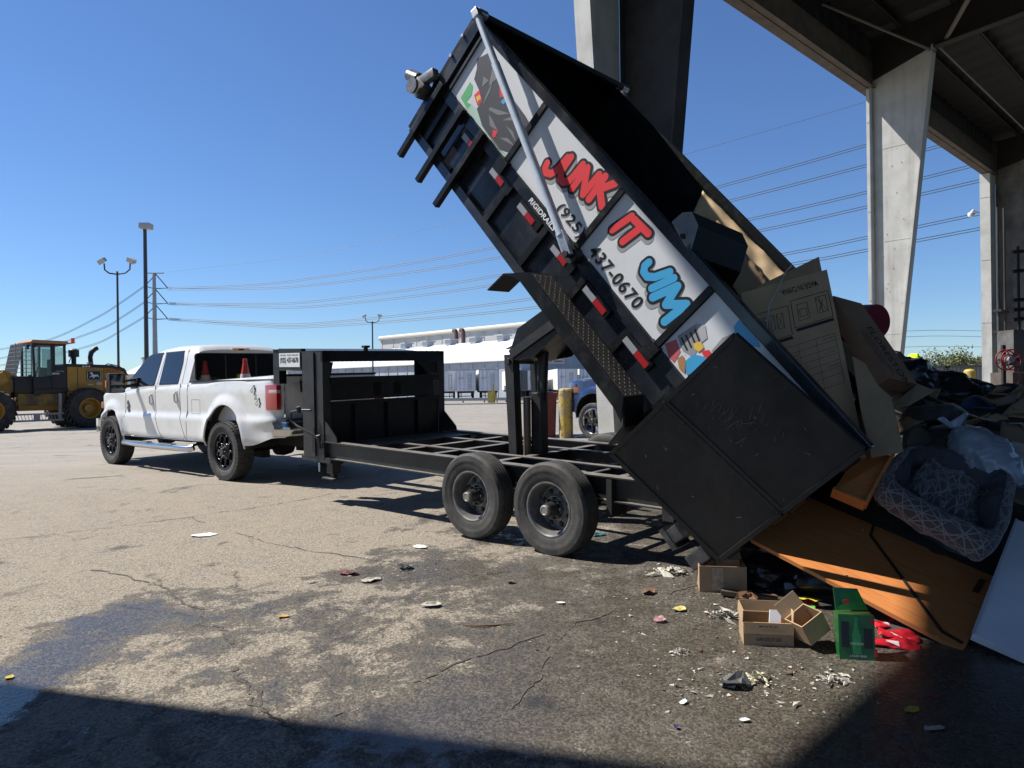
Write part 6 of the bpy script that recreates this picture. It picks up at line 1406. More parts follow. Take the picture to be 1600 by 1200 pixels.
# --- long slanted carton with the flower-shop style name
Pf=P4((1303,466,4.55),(1337,478,4.75),(1434,601,4.65),(1388,634,4.35))
fc=thing('long_carton','long dark brown carton printed FLORESTONE slanting down beside the flat carton','carton',tuple(Pf[0]))
Pf=P4((1302,462,5.30),(1346,474,5.42),(1434,600,5.15),(1392,636,4.90)); Pf[3]=Pf[0]+Pf[2]-Pf[1]; nf=(Pf[1]-Pf[0]).cross(Pf[3]-Pf[0]).normalized(); nf=nf if nf.dot(Vector((0,0,CAMH))-Pf[0])>0 else -nf
mb=MB(); mb.quadslab(*Pf,.12,nf); mb.build('carton_body',mat('dark_carton',(.32,.19,.11),.85,col2=(.25,.145,.085),scale=4),fc,smooth=0)
mb=MB(); mb.quadslab(*P4((1392,636,4.90),(1434,600,5.15),(1460,611,5.0),(1420,634,4.82)),.005); mb.build('flap',M_boardi(),fc,smooth=0)
mb=MB(); put_text(mb,'FLORESTONE',frame(Pf[0].lerp(Pf[3],.36)+(Pf[1]-Pf[0])*.46+nf*.002,Pf[3]-Pf[0]+(Pf[2]-Pf[1])*1.0,(Pf[1]-Pf[0])),fitw=.56,fith=.07,offset=.01); mb.build('printing',M_prn,fc,smooth=0)
for i in range(3): mb=MB(); put_text(mb,['SHOWER FLOORS & SINKS','MOLDED STONE','CATHEDRAL'][i],frame(Pf[0].lerp(Pf[3],.44)+(Pf[1]-Pf[0])*(.26-.14*i)+nf*.002,Pf[3]-Pf[0]+(Pf[2]-Pf[1]),(Pf[1]-Pf[0])),fitw=[.36,.28,.2][i],fith=.022) if i<2 else None; mb.build('small_printing',M_prn,fc,smooth=0) if i<2 else None
# --- lighter cardboard flap standing in front
mb=MB(); P=[at(*p) for p in ((1332,556,4.75),(1352,568,4.72),(1372,602,4.66),(1392,620,4.62),(1398,640,4.6),(1412,706,4.42),(1362,715,4.42),(1345,640,4.6))]; n_p=len(P)
nn=(P[1]-P[0]).cross(P[5]-P[0]).normalized(); nn=nn if nn.dot(Vector((0,-1.0,0.25)))>0 else -nn
mb.add([p for p in P]+[p-nn*.006 for p in P],[tuple(range(n_p)),tuple(range(n_p,2*n_p))[::-1]]+[(i,(i+1)%n_p,(i+1)%n_p+n_p,i+n_p) for i in range(n_p)])
tag(mb.build('cardboard_sheet',M_board(),loc=tuple(P[0]),smooth=0),'light torn cardboard sheet hanging beside the right edge of the flat carton','cardboard')
# red disc behind the cartons
rc=at(1330,506,5.75); t=thing('red_tub','dark red round tub on its side behind the cartons','tub',tuple(rc))
mb=MB(); mb.M=frame(rc,(1,.35,0),(0,0,1)); mb.lathe([(.001,-.02),(.13,-.02),(.145,0),(.15,.02),(.13,.26),(.001,.26)],36,'z'); mb.build('tub_body',mat('dark_red_plastic',(.22,.008,.012),.35),t)
mb=MB(); mb.M=frame(rc,(1,.35,0),(0,0,1)); mb.lathe([(.145,-.01),(.16,-.01),(.16,.015),(.145,.015)],36,'z'); mb.build('tub_rim',mat('dark_red_plastic',(.22,.008,.012),.35),t)
# tyre and round lids in the heap
tc=at(1452,650,5.6); t=thing('old_wheel','old small wheel with tyre lying flat in the middle of the heap','wheel',tuple(tc))
mb=MB(); mb.M=Matrix.Translation(tc)@Matrix.Rotation(R(-12),4,'X'); mb.lathe([(.10,.05),(.13,.07),(.18,.055),(.20,0),(.18,-.055),(.12,-.07)],36,'z'); mb.build('tyre',M_tyre(),t)
mb=MB(); mb.M=Matrix.Translation(tc)@Matrix.Rotation(R(-12),4,'X'); mb.lathe([(.001,.10),(.05,.10),(.05,.05),(.10,.035),(.11,.055)],30,'z'); mb.build('rim',mat('rusty_rim',(.08,.055,.045),.7),t)
dc=at(1440,704,5.0); t=thing('drum_lid','round brown fibre drum lid leaning in the heap above the pet bed','lid',tuple(dc))
mb=MB(); mb.M=frame(dc,(1,.5,-.2),(0,.25,1)); mb.lathe([(.001,.0),(.165,0),(.17,.01),(.17,-.03),(.16,-.035)],40,'z'); mb.lathe([(.0,-.02),(.16,-.02)],40,'z'); mb.build('lid_plate',mat('fibre_brown',(.115,.085,.06),.85,col2=(.085,.062,.045),scale=5),t)
bg_('small dark bag between the drum lid and the plastic sack',1478,718,4.9,.16,.14,.12,31,m=mat('brown_paper_bag',(.09,.065,.045),.85))
# boards on the right side
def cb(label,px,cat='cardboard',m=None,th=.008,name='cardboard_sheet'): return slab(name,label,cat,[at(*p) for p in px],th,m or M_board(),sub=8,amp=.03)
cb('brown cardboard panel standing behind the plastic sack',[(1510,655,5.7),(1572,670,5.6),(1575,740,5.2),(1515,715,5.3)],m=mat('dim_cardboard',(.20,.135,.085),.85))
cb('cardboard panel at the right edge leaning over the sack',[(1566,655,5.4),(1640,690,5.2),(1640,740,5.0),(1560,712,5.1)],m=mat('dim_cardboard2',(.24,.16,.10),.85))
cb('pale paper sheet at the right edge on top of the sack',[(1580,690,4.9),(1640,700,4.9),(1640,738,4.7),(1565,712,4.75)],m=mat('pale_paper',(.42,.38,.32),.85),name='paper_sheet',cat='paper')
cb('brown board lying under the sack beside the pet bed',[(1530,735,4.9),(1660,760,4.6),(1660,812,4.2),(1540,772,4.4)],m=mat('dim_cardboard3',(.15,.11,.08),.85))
# plastic sack
M_sack=mat('translucent_white_plastic',(.33,.37,.43),.30,col2=(.24,.27,.32),scale=5,coat=.3)
def sack():
    A=at(1493,672,4.85); B=at(1598,760,4.45); mb=MB(); d=(B-A); L_=d.length; d.normalize(); up=Vector((0,-.35,1)).normalized(); side=d.cross(up).normalized(); up=side.cross(d)
    def f(i,j):
        x=i; w=(.03+.17*math.sin(math.pi*min(1,x*1.02))**.65)*(1-.25*x); a=2*math.pi*j
        q=Vector((x*4,math.cos(a)*1.3,math.sin(a)*1.3)); k=1+.16*noise.noise(q*1.4)+.10*abs(noise.noise(q*3.2))+.05*noise.noise(q*7)
        return A+d*L_*x+(side*math.cos(a)*w*1.0+up*math.sin(a)*w*.72)*k
    mb.grid(f,60,44); tag(mb.build('plastic_sack',M_sack,loc=tuple(A),smooth=60),'whitish-blue translucent plastic sack lying above the pet bed','plastic sack')
    mb=MB(); mb.grid(lambda i,j:A+d*(-.06*i)+side*((j-.5)*(.08+.22*i))+up*(.03*math.sin(j*9)+.06*i),6,14); o=mb.build('sack_neck',M_sack,bpy.data.objects['plastic_sack'] if False else None,loc=tuple(A),smooth=60,solid=.003); p_=bpy.data.objects['plastic_sack']; o.parent=p_; o.matrix_parent_inverse=Matrix.Translation(p_.location).inverted()
sack()
# --- orange-brown table leaf / door with steel strip
BLc,BRc=at(1173,842,4.78),at(1505,1017,3.72); TRc,TLc=at(1558,905,4.22),at(1262,776,5.20)
def wood(name,c1,c2,rot=0):
    m=bpy.data.materials.new(name); m.use_nodes=True; t=m.node_tree; p=t.nodes['Principled BSDF']; L=t.links.new; tc=_n(t,'ShaderNodeTexCoord'); mp=_n(t,'ShaderNodeMapping'); mp.inputs['Scale'].default_value=(1.2,14,14); mp.inputs['Rotation'].default_value=(0,0,rot); L(tc.outputs['Object'],mp.inputs[0])
    nz=_n(t,'ShaderNodeTexNoise',Scale=2.2,Detail=7.0,Roughness=.6,Distortion=1.2); L(mp.outputs[0],nz.inputs['Vector']); rp=_n(t,'ShaderNodeMapRange'); rp.inputs[1].default_value=.35; rp.inputs[2].default_value=.68; L(nz.outputs[0],rp.inputs[0])
    mx=_n(t,'ShaderNodeMix',data_type='RGBA'); L(rp.outputs[0],mx.inputs[0]); mx.inputs[6].default_value=(*c1,1); mx.inputs[7].default_value=(*c2,1); L(mx.outputs[2],p.inputs['Base Color']); p.inputs['Roughness'].default_value=.42
    return m
M_wood=wood('orange_oak_laminate',(.56,.215,.068),(.43,.155,.048))
tn=(BRc-BLc).cross(TLc-BLc).normalized(); tn=tn if tn.dot(Vector((0,-1.0,0.25)))>0 else -tn
lx_=(BRc-BLc).normalized(); Tm=frame(BLc,lx_,tn.cross(lx_)); 
if Tm.col[2].xyz.dot(tn)<0: Tm=frame(BLc,lx_,-(tn.cross(lx_)))
table=thing('table_leaf','orange-brown wood table top with bent dark steel strip leaning from the bed tail','table top',tuple(BLc),world=False); table.matrix_world=Tm
TIv=Tm.inverted(); loc2=lambda p:(lambda q:Vector((q.x,q.y,0)))(TIv@Vector(p))
Q=[loc2(BLc),loc2(BRc),loc2(TRc),loc2(TLc)]; zs=1
mb=MB(); mb.add([(q.x,q.y,0) for q in Q]+[(q.x,q.y,-.028) for q in Q],[(0,1,2,3),(7,6,5,4),(0,4,5,1),(1,5,6,2),(2,6,7,3),(3,7,4,0)]); mb.build('top_board',M_wood,table,smooth=0)
def tpix(px,py):
    d=ray(px,py); a=TIv@Vector((0,0,CAMH)); e=TIv@(Vector((0,0,CAMH))+d)-a; k=-a.z/e.z; q=a+e*k; return Vector((q.x,q.y,0))
mb=MB(); S_=[tpix(1365,822),tpix(1360,837),tpix(1472,988),tpix(1504,1006)]
for a,b in zip(S_,S_[1:]): mb.bar(a+Vector((0,0,.004)),b+Vector((0,0,.004)),.016,.010,up=(0,0,1))
mb.build('steel_strip',mat('strip_black',(.02,.016,.012),.5),table,smooth=0)
mb=MB(); q=tpix(1529,916); q2=tpix(1380,826)
mb.bar(tpix(1535,907)+Vector((0,0,.003)),tpix(1524,926)+Vector((0,0,.003)),.030,.012,up=(0,0,1)); mb.bar(tpix(1366,817)+Vector((0,0,.003)),tpix(1398,831)+Vector((0,0,.003)),.02,.008,up=(0,0,1)); mb.build('hinge_plate',mat('dark_brown_plate',(.06,.03,.02),.5),table,smooth=0)
mb=MB()
for px in ((1348,828),(1322,899),(1465,995)): q=tpix(*px); mb.tube([q,q+Vector((0,0,.006))],.007,10)
mb.build('dowel_cap',mat('dowel',(.55,.30,.12),.5),table)
bt=mat('board_edge',(.30,.14,.05),.6)
# drawer / cabinet piece behind it
dP=[at(1300,768,4.55),at(1352,790,4.45),at(1395,712,4.55),at(1345,704,4.7)]
t=thing('cabinet_carcass','orange wood cabinet piece showing under the door corner, above the table top','cabinet',tuple(dP[0]))
nn=(dP[1]-dP[0]).cross(dP[3]-dP[0]).normalized(); nn=nn if nn.dot(Vector((0,-1.0,0.25)))>0 else -nn
mb=MB(); mb.quadslab(*dP,.02,nn); mb.build('back_panel',M_wood,t,smooth=0)
mb=MB(); mb.bar(dP[1],dP[2],.02,.12,up=nn); mb.bar(dP[0],dP[1],.02,.10,up=nn); mb.build('side_panel',M_wood,t,smooth=0)
# --- white slab at the right edge
wP=[at(1590,806,3.95),at(1720,850,3.8),at(1720,1075,3.15),at(1523,990,3.62)]
nn=(wP[1]-wP[0]).cross(wP[3]-wP[0]).normalized(); nn=nn if nn.dot(Vector((0,-1.0,0.25)))>0 else -nn
t=thing('appliance_door','smooth white appliance door leaning at the right edge beside the table top','appliance door',tuple(wP[0]))
wP=[at(1588,812,4.30),at(1725,850,4.1),at(1725,1080,3.25),at(1520,990,3.70)]; nn=(wP[1]-wP[0]).cross(wP[3]-wP[0]).normalized(); nn=nn if nn.dot(Vector((0,-1.0,0.25)))>0 else -nn
mb=MB(); mb.quadslab(*wP,.05,nn); mb.build('panel_face',mat('white_enamel',(.72,.74,.80),.35,col2=(.64,.66,.72),scale=2),t,smooth=0)
mb=MB(); mb.bar(wP[0]+nn*.004,wP[3]+nn*.004,.012,.01,up=nn); mb.build('edge_trim',mat('trim_grey',(.45,.46,.5),.4),t,smooth=0)

# --- patterned pet bed
def petmat(name,a,b):
    m=bpy.data.materials.new(name); m.use_nodes=True; t=m.node_tree; p=t.nodes['Principled BSDF']; L=t.links.new; tc=_n(t,'ShaderNodeTexCoord')
    def lines(rot,sc,w):
        mp=_n(t,'ShaderNodeMapping'); mp.inputs['Rotation'].default_value=(0,0,rot); mp.inputs['Scale'].default_value=(sc,sc,sc*.0); L(tc.outputs['UV'],mp.inputs[0])
        vo=_n(t,'ShaderNodeTexVoronoi',feature='DISTANCE_TO_EDGE',Scale=1.0,Randomness=0.0); L(mp.outputs[0],vo.inputs['Vector']); r=_n(t,'ShaderNodeMapRange'); r.inputs[1].default_value=w; r.inputs[2].default_value=w+.02; r.inputs[3].default_value=1; r.inputs[4].default_value=0; L(vo.outputs['Distance'],r.inputs[0]); return r.outputs[0]
    A=lines(R(45),12,.030); B=lines(R(22),12,.024); C2=lines(R(68),12,.024)
    x=_n(t,'ShaderNodeMath',operation='MAXIMUM'); L(A,x.inputs[0]); L(B,x.inputs[1]); y=_n(t,'ShaderNodeMath',operation='MAXIMUM'); L(x.outputs[0],y.inputs[0]); L(C2,y.inputs[1])
    mx=_n(t,'ShaderNodeMix',data_type='RGBA'); L(y.outputs[0],mx.inputs[0]); mx.inputs[6].default_value=(*a,1); mx.inputs[7].default_value=(*b,1); L(mx.outputs[2],p.inputs['Base Color']); p.inputs['Roughness'].default_value=.95; p.inputs['Sheen Weight'].default_value=.3; return m
M_pet=petmat('patterned_plush',(.06,.06,.066),(.20,.195,.20)); M_pl=mat('grey_plush',(.075,.075,.085),.95,col2=(.06,.06,.068),scale=8,bump=.2,bscale=50)
def uvgrid(name,m,fn,nu,nv,su,sv,parent,smooth=60):
    vs=[fn(i/nu,j/nv) for i in range(nu+1) for j in range(nv+1)]; off=Vector(parent['_world'])
    me=bpy.data.meshes.new(name); me.from_pydata([tuple(Vector(p)-off) for p in vs],[],[(i*(nv+1)+j,(i+1)*(nv+1)+j,(i+1)*(nv+1)+j+1,i*(nv+1)+j+1) for i in range(nu) for j in range(nv)])
    uv=me.uv_layers.new(name='UVMap')
    for pl_ in me.polygons:
        for li in pl_.loop_indices:
            vi=me.loops[li].vertex_index; i,j=divmod(vi,nv+1); uv.data[li].uv=(i/nu*su,j/nv*sv)
    me.materials.append(m); me.shade_smooth(); o=bpy.data.objects.new(name,me); C.objects.link(o); o.parent=parent; return o
PC=[at(1370,790,4.45),at(1530,882,4.05),at(1556,775,4.55),at(1415,728,4.95)]
pet=thing('pet_bed','grey pet bed with star-patterned plush and raised rim, lying on top of the table board','pet bed',tuple(PC[0]))
pn=(PC[1]-PC[0]).cross(PC[3]-PC[0]).normalized(); pn=pn if pn.dot(Vector((0,-1.0,0.25)))>0 else -pn
loop=[]
def bez(i):                # rounded rectangle loop
    k=i*4; s=int(k)%4; f=k-int(k); a,b=PC[s],PC[(s+1)%4]; return a.lerp(b,f)
cen=sum(PC,Vector())/4
def lp2(i):
    p=(bez((i-.02)%1)+bez(i%1)+bez((i+.02)%1)+bez((i+.04)%1)+bez((i-.04)%1))/5; return p
def rim(i,j,out=True):
    p=lp2(i); d=(p-cen); d=(d-pn*d.dot(pn)).normalized(); a=2*math.pi*j; r=.078*(1+.42*noise.noise(Vector((i*9,j*2,1)))+.25*abs(noise.noise(Vector((math.cos(6.283*i)*5,math.sin(6.283*i)*5,j*3)))))*(1.0 if not (.70<i<1) else .95)
    return p+pn*(.10+math.sin(a)*r*1.25)+d*(math.cos(a)*r*.9)
uvgrid('rim_outer',M_pet,lambda i,j:rim(i,-.27+j*.55),96,16,2.2,.36,pet); uvgrid('rim_inner',M_pl,lambda i,j:rim(i,.28+j*.45),96,14,1,1,pet)
mb=MB(); mb.tube([rim(i/80,.275)+pn*.002 for i in range(80)],.005,6,closed=True); mb.build('rim_piping',M_pl,pet,smooth=60)
uvgrid('base_cushion',M_pet,lambda i,j:(lambda p:p+pn*(.02+.06*math.sin(math.pi*i)**.5*math.sin(math.pi*j)**.5+.02*noise.noise(Vector((i*5,j*5,2)))))(PC[0].lerp(PC[1],i).lerp(PC[3].lerp(PC[2],i),j)),30,24,.62,.42,pet)
def pillow(i,j):
    c=cen+(PC[3]-PC[0])*.16+(PC[1]-PC[0])*(-.02); u=(PC[1]-PC[0])*.62; w=(PC[3]-PC[0])*.72; x,y=2*i-1,2*j-1
    th=.10*max(0,(1-x**4))**.5*max(0,(1-y**4))**.5; k=1-.10*abs(x*y)
    return c+u*.5*x*k+w*.5*y*k+pn*(.055+th*.8+.045*noise.noise(Vector((x*2.2,y*2.2,4)))+.018*noise.noise(Vector((x*7,y*5,8)))+.03*(y+1)*.5)
uvgrid('cushion',M_pet,pillow,34,30,.50,.36,pet)

# --- boxes on the ground
def gbox(px,py): return gnd(px,py)
def gM(p,ang,tilt=(0,0)): return Matrix.Translation(p)@Matrix.Rotation(R(ang),4,'Z')@Matrix.Rotation(R(tilt[0]),4,'X')@Matrix.Rotation(R(tilt[1]),4,'Y')
p=gbox(1162,1008)
mbx=carton('cardboard_box','open cardboard box printed CHINESE HOT MUSTARD with a white packet inside',gM(p,-10),.262,.20,.125,flaps=(175,None,None,None) if False else (172,8,-4,4),flen=.30)
t=mbx; M1=gM(p,-10)
for i,(tx,w,h,z) in enumerate((('IMPORTED BY',.10,.012,.100),('CHINESE HOT MUSTARD',.225,.021,.062),('16/8 OZ 27 LBS',.13,.017,.028))):
    mb=MB(); mb.M=M1; put_text(mb,tx,frame((.13-w/2,-.0088,z),(1,0,0),(0,0,1)),fitw=w,fith=h,offset=.01); mb.build('printing',M_prn,t,smooth=0)
t2=slab('white_packet','white packet standing in the open mustard box','packet',[M1@Vector(q) for q in ((.14,.05,.05),(.20,.05,.05),(.215,.09,.17),(.155,.09,.17))],.02,mat('white_plastic',(.8,.8,.82),.3))
p=gbox(1093,925); carton('cardboard_box','closed stained cardboard box right below the hook chain',gM(p,-9),.31,.20,.175,flaps=(100,None,None,None) if False else (None,60,None,None),flen=.4)
M2=gM(p,-9)
slab('packing_tape','pale strip of torn tape on the front of the stained cardboard box','tape',[M2@Vector(q) for q in ((.08,-.012,.02),(.16,-.012,.02),(.155,-.012,.165),(.085,-.012,.165))],.001,mat('tape_tan',(.30,.22,.14),.35,col2=(.5,.42,.32),scale=30))
p=gbox(1272,1022)+Vector((0,0,.0)); carton('cardboard_box','small brown box tipped on its edge between the mustard box and the green carton',Matrix.Translation(p+Vector((.0,.03,.03)))@Matrix.Rotation(R(18),4,'Z')@Matrix.Rotation(R(-30),4,'Y'),.15,.14,.12,flaps=(None,25,None,None),flen=.6)
# green beverage carton with cut-outs
p=gbox(1312,1030); gt=thing('green_carton','green drinks carton with printed bottles standing by the tipped brown box','carton',tuple(p))
GMx=gM(p,-12,(-6,0)); M_gr=mat('glossy_green_card',(.012,.10,.022),.3,col2=(.02,.16,.04),scale=5,coat=.3)
mb=MB(); mb.M=GMx; mb.box(0,.172,0,.10,0,.225); mb.build('carton_body',M_gr,gt,smooth=0)
mb=MB(); mb.M=GMx; mb.quadslab((0,.05,.235),(.17,.10,.235),(.13,.14,.335),(.0,.09,.345),.004); mb.build('flap',M_gr,gt,smooth=0)
mb=MB(); mb.M=GMx; mb.box(.012,.05,-.003,-.001,.06,.19); mb.build('handle_opening',M_ink,gt,smooth=0); mb=MB(); mb.M=GMx; mb.box(.12,.16,-.003,-.001,.06,.16); mb.build('handle_opening',M_ink,gt,smooth=0)
mb=MB(); mb.M=GMx; mb.box(.065,.105,-.003,-.001,.03,.13,0); mb.prism([(.07,.13),(.10,.13),(.092,.175),(.092,.215),(.078,.215),(.078,.175)],-.003,-.001,'y'); mb.build('printed_bottle',mat('bottle_print',(.02,.22,.06),.3,col2=(.05,.3,.1),scale=30),gt,smooth=0)
mb=MB(); mb.M=GMx; mb.box(.150,.172,-.003,-.001,.185,.205); mb.box(.165,.18,-.003,-.001,.02,.06); mb.prism([(.035,.285),(.05,.262),(.075,.275),(.06,.292)],.055,.058,'y'); mb.build('printed_star',mat('star_red',(.5,.03,.03),.4),gt,smooth=0)
mb=MB(); mb.M=GMx; put_text(mb,'PREMIUM',frame((.055,-.0035,.075),(1,0,0),(0,0,1)),fitw=.06,fith=.012); put_text(mb,'LAGER BEER',frame((.05,-.0035,.016),(1,0,0),(0,0,1)),fitw=.08,fith=.010); mb.build('printing',M_em,gt,smooth=0)
# red packets
M_rp=mat('glossy_red_packet',(.50,.015,.03),.3,col2=(.36,.01,.02),scale=8,coat=.4)
for i,(px,py,L_,w,a,lab) in enumerate(((1368,985,.17,.10,-8,'flat red packet with white mark, touching the table leaf'),(1362,1012,.24,.10,-18,'longest flat red packet lying in front of the others'),(1372,998,.20,.10,-26,'crumpled red packet wedged between the other two red ones'),(1238,948,.16,.06,-12,'red and green foil packet behind the mustard box'))):
    p=gbox(px,py); K=gM(p,a,(8,4)); t=thing('food_packet',lab,'packet',tuple(p),'food packets beside the green carton')
    mb=MB(); mb.M=K; mb.grid(lambda u,v_:(u*L_,v_*w,.02+.012*math.sin(u*7)*math.sin(v_*5)+.012*noise.noise(Vector((u*6+px,v_*4,py)))),22,10); o=mb.build('packet_face',M_rp,t,smooth=60,solid=.006)
    mb=MB(); mb.M=K; mb.grid(lambda u,v_:(L_*(.3+.28*u),w*(.25+.4*v_),.024+.012*math.sin((.3+.28*u)*7)*math.sin((.25+.4*v_)*5)),6,4); mb.build('packet_label',mat('packet_white',(.7,.6,.6),.4) if i<3 else mat('packet_green',(.10,.42,.06),.4),t,smooth=60)
# black bags under the tail
bag('rubbish_bag','shiny black bag on the ground behind the stained cardboard box',gbox(1195,915)+Vector((.05,.1,.07)),.22,.16,.12,M_bagb,41,20,'bin bag',.3)
bag('rubbish_bag','larger black bag in the shade under the tail of the bed',gbox(1240,905)+Vector((.1,.35,.12)),.38,.28,.20,M_bagb,42,-20,'bin bag',.3)
bag('rubbish_bag','black bag squeezed beneath the table leaf',gbox(1300,950)+Vector((.2,.25,.10)),.34,.2,.16,M_bagb,43,-35,'bin bag',.3)
sheet('tarpaulin','crumpled dark blue tarpaulin under the tail of the bed',[(1150,862,5.5),(1220,850,5.6),(1300,900,5.0),(1215,895,5.0)],mat('blue_tarpaulin',(.010,.018,.055),.4,col2=(.02,.03,.08),scale=6),.05,'tarpaulin',17)
# white bottle-like plastic part, wood scraps
p=gbox(1238,922); t=thing('plastic_fitting','dull white plastic fitting with a round hole, in the shade behind the boxes','plastic part',tuple(p)); mb=MB(); mb.M=gM(p,-8); mb.box(-.05,.09,0,.03,.0,.045,.008); mb.tube([(.05+.03*math.cos(a),.0,.07+.03*math.sin(a)) for a in [6.283*i/18 for i in range(18)]],.012,8,closed=True); mb.build('fitting_body',mat('dull_plastic',(.33,.35,.38),.5),t)
def clump(name,label,px,py,r,h,m,cat):
    rnd=random.Random(int(px*3+py)); p=gbox(px,py); mb=MB()
    for k in range(46):
        a=rnd.uniform(0,6.28); d=min(abs(rnd.gauss(0,.42)),.8)*r; c=p+Vector((math.cos(a)*d*1.4,math.sin(a)*d,.003+h*max(0,1-d/r)*rnd.random())); s=r*rnd.uniform(.14,.40)
        u=Vector((rnd.uniform(-1,1),rnd.uniform(-1,1),rnd.uniform(-.45,.45)))*s; w=Vector((rnd.uniform(-1,1),rnd.uniform(-1,1),rnd.uniform(-.45,.6)))*s*.6
        V4=[c-u,c+w*.8+u*.2,c+u,c-w]
        for q in V4: q.z=max(q.z,p.z+.002)
        mb.add(V4+[c+Vector((0,0,s*.3))],[(0,1,4),(1,2,4),(2,3,4),(3,0,4)])
    return tag(mb.build(name,m,None,loc=tuple(p),smooth=0),label,cat)
def scrap(name,label,px,py,poly,h,m,ang,cat,curl=.3,group=None):
    if name=='tissue_clump' or (name=='pale_scrap' and 'tangled' in label): return clump(name,label,px,py,max(abs(q[0]) for q in poly)*1.25,h,m,cat)
    p=gbox(px,py); mb=MB(); K=gM(p+Vector((0,0,.004)),ang); 
    cx=sum(q[0] for q in poly)/len(poly); cy=sum(q[1] for q in poly)/len(poly); n=len(poly)
    rings=[[(cx+(x-cx)*f,cy+(y-cy)*f) for x,y in poly] for f in (1,.6,.2)]; vs=[];fs=[]
    for k,rg in enumerate(rings):
        for x,y in rg: vs.append((x,y,h*(.3+noise.noise(Vector((x*25+px,y*25,px)))*1.0) + (curl*h if k==0 else 0)))
    vs=[(x,y,max(.001,z)) for x,y,z in vs]
    for k in range(2): fs+=[(k*n+i,k*n+(i+1)%n,(k+1)*n+(i+1)%n,(k+1)*n+i) for i in range(n)]
    fs.append(tuple(2*n+i for i in range(n))); mb.M=K; mb.add(vs,fs); o=mb.build(name,m,None,loc=tuple(p),smooth=0,solid=.002); return tag(o,label,cat,group)
def rp(r,n,seed,asp=1.0):
    q=random.Random(seed); return [(r*asp*math.cos(6.283*i/n)*q.uniform(.6,1.1),r*math.sin(6.283*i/n)*q.uniform(.6,1.1)) for i in range(n)]
M_pap=mat('white_paper',(.68,.68,.66),.8); M_tis=mat('dirty_tissue',(.50,.47,.41),.9,col2=(.30,.28,.24),scale=30); M_brn=mat('brown_scrap',(.16,.09,.05),.85); M_blk=mat('black_scrap',(.02,.02,.022),.6); M_rdp=mat('red_scrap',(.22,.03,.035),.8,col2=(.12,.08,.07),scale=40)
G_='litter scattered on the pavement'
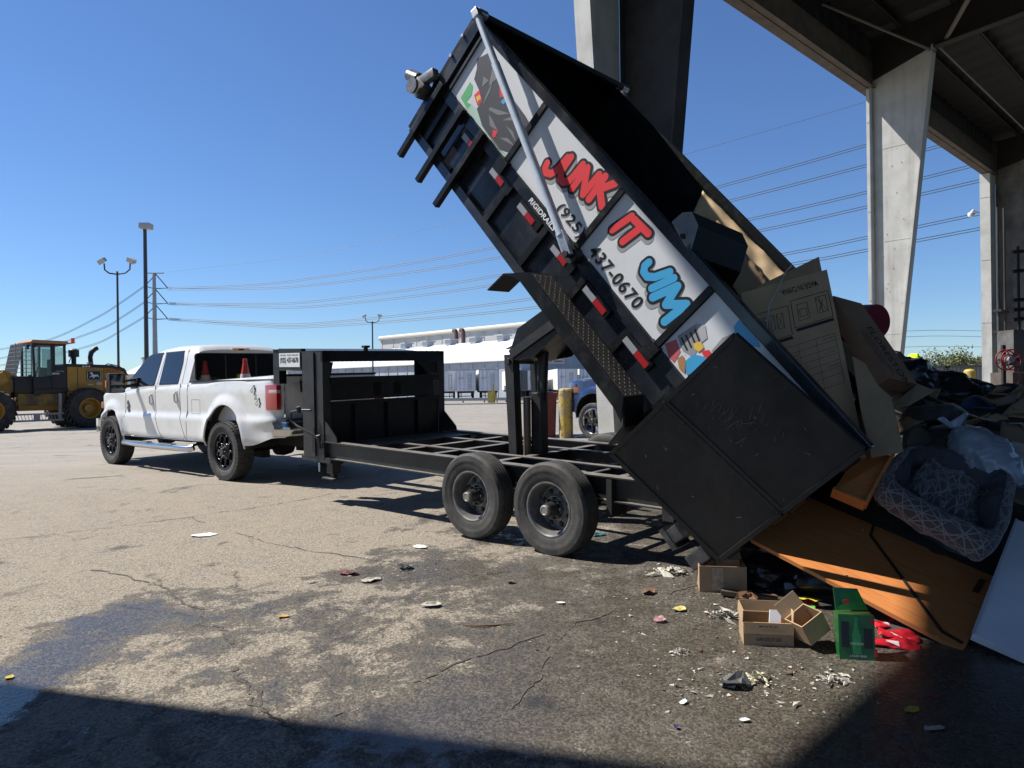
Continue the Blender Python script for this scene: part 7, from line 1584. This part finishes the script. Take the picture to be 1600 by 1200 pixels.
for (nm,lab,px,py,r,n,asp,h,m,cat) in (
 ('paper_scrap','flat white paper scrap alone on the left of the yard',317,837,.10,7,1.3,.012,M_pap,'paper'),
 ('paper_scrap','white paper scrap on the pavement left of the front trailer wheel',657,856,.06,7,1.4,.012,M_pap,'paper'),
 ('paper_scrap','folded pale paper in the middle of the pavement',676,948,.06,6,1.4,.022,M_tis,'paper'),
 ('red_cloth_scrap','dull red strip of litter, left of the small central litter patch',545,898,.05,9,2.2,.02,M_rdp,'litter'),
 ('pale_scrap','pale crumpled scrap in the central litter patch',578,909,.06,9,1.5,.02,M_tis,'litter'),
 ('black_scrap','dark torn scrap at the right of the central litter patch',634,889,.055,9,1.6,.03,M_blk,'litter'),
 ('dark_leaf','small dark brown leaf-like scrap right of the folded paper',798,912,.03,7,1.0,.02,M_brn,'litter'),
 ('pale_chip','small bluish chip of litter below the rear trailer wheel',877,944,.025,6,1.4,.01,M_pap,'litter'),
 ('orange_leaf','tiny orange-brown leaf on the left pavement',443,965,.035,6,1.4,.008,mat('leaf_orange',(.45,.26,.08),.8),'leaf'),
 ('yellow_leaf','yellow leaf in the shade at the bottom right',1424,1111,.028,6,1.6,.008,mat('leaf_yellow',(.42,.33,.04),.8),'leaf'),
 ('yellow_leaf','yellowish leaf at the far left near the shadow edge',15,1060,.025,6,1.5,.008,mat('leaf_yellow',(.42,.33,.04),.8),'leaf'),
 ('tissue_clump','dirty white tissue clump left of the stained cardboard box',1045,897,.08,13,1.6,.05,M_tis,'tissue'),
 ('tissue_clump','shredded tissue clump in front of the stained cardboard box',1135,965,.08,13,1.4,.04,M_tis,'tissue'),
 ('tissue_clump','small tissue clump midway below the litter trail',1062,1022,.06,11,.9,.03,M_tis,'tissue'),
 ('tissue_clump','tissue clump with yellow tint beside the dark rubber scrap',1185,1066,.07,13,1.2,.04,mat('tissue_yellow',(.52,.48,.33),.9),'tissue'),
 ('rubber_scrap','dark grey rubber scrap below the mustard box',1150,1072,.075,9,1.3,.05,mat('rubber_grey',(.06,.062,.065),.6),'litter'),
 ('pale_scrap','tangled pale strip of litter near the tip of the right-hand shadow',1303,1064,.05,10,1.4,.025,M_tis,'litter'),
 ('brown_scrap','brown cardboard shred beside the rear of the litter trail',1012,928,.05,7,1.3,.03,M_brn,'litter'),
 ('peel','pale yellow peel near the top of the litter trail',1062,955,.04,10,1.5,.02,mat('peel_yellow',(.50,.42,.14),.6),'litter'),
 ('pale_scrap','pinkish crumpled wrapper in the litter trail',1032,972,.035,9,1.2,.03,mat('pinkish',(.45,.25,.25),.7),'litter'),
 ('pale_chip','small white chip below the litter trail',1067,1100,.02,6,1.1,.012,M_pap,'litter'),
 ('pale_chip','white chip just left of the rubber scrap, lower down',1163,1128,.02,6,1.3,.012,M_pap,'litter'),
 ('purple_chip','tiny purple chip at the bottom centre of the pavement',1057,1140,.015,6,1.2,.012,mat('purple',(.12,.04,.22),.5),'litter'),
 ('red_chip','small red chip in the shade right of the shadow corner',1456,1088,.025,6,1.6,.012,M_rdp,'litter'),
 ('pale_scrap','grey flake in the shade at the lower right',1460,1140,.03,7,1.8,.01,M_tis,'litter'),
 ('teal_scrap','teal plastic scrap right of the rear trailer wheel',937,837,.05,7,1.6,.02,mat('teal_plastic',(.02,.13,.17),.4),'litter'),
 ('wood_chip','brown cardboard chunk in front of the stained box',1165,942,.06,7,1.5,.05,M_brn,'litter'),
 ('cardboard_bit','small upright cardboard bit left of the mustard box',1172,938,.035,5,.8,.06,M_board(),'cardboard'),
 ('green_foil','green foil wrapper behind the mustard box',1256,952,.06,9,1.8,.025,mat('green_foil',(.08,.40,.05),.35),'wrapper'),
 ('yellow_card','yellow and black card strip behind the tipped box',1262,938,.05,7,2.2,.012,mat('yellow_card',(.60,.52,.03),.5),'card')):
    scrap(nm,lab,px,py,rp(r,n,int(px+py),asp),h,m,(px*7)%90-45,cat,group=None)
p=gbox(762,980); mb=MB(); mb.tube([p+Vector((-.14,.02,.006)),p+Vector((-.05,-.01,.012)),p+Vector((.05,.015,.006)),p+Vector((.16,.03,.014))],[.003,.006,.005,.002],6); tag(mb.build('twig',M_brn,loc=tuple(p),smooth=60),'thin dark twig on the pavement below the wheels','twig')
# broken board pieces under the tail
for i,(px,py,L_,a,lab) in enumerate(((1170,935,.35,-20,'dark broken plank behind the stained cardboard box'),(1225,965,.30,-28,'dark plank lying behind the mustard box'),(1195,880,.55,-14,'plank end in the shade under the bed tail'))):
    p=gbox(px,py); mb=MB(); mb.M=gM(p,a,(0,3)); mb.box(-L_/2,L_/2,-.03,.03,.005,.035,.003); tag(mb.build('broken_plank',mat('dark_wood',(.07,.045,.03),.8,col2=(.12,.08,.05),scale=10),loc=tuple(p),smooth=0),lab,'plank')
# fine crumbs and grit round the spill (nobody could count them)
rnd=random.Random(11); mb=MB(); cen_=[(1062,1020,160,60),(1150,1075,90,35),(1100,960,120,40),(1050,900,60,25),(600,900,110,18),(1250,1080,120,40)]
for (cx,cy,sx,sy) in cen_:
    for k in range(170):
        px,py=rnd.gauss(cx,sx*.6),rnd.gauss(cy,sy*.6)
        if py<800 or py>1195 or px>1500: continue
        d=ray(px,py); t_=(CAMH-.05)/-d.z; q=Vector((d.x*t_,t_,0)); q.z=gz(q.x,q.y); r=rnd.uniform(.002,.009)*(1 if rnd.random()<.9 else 2)
        vs=[q+Vector((rnd.uniform(-r,r)*1.6,rnd.uniform(-r,r)*1.6,rnd.uniform(0,r))) for _ in range(4)]; mb.cur=rnd.choice((0,0,1)); mb.add(vs,[(0,1,2),(0,2,3),(0,3,1),(1,3,2)])
tag(mb.build('crumbs',[M_tis,M_brn],loc=(1,4,0),smooth=0),'fine pale and brown crumbs scattered round the spilled rubbish','crumbs',kind='stuff')
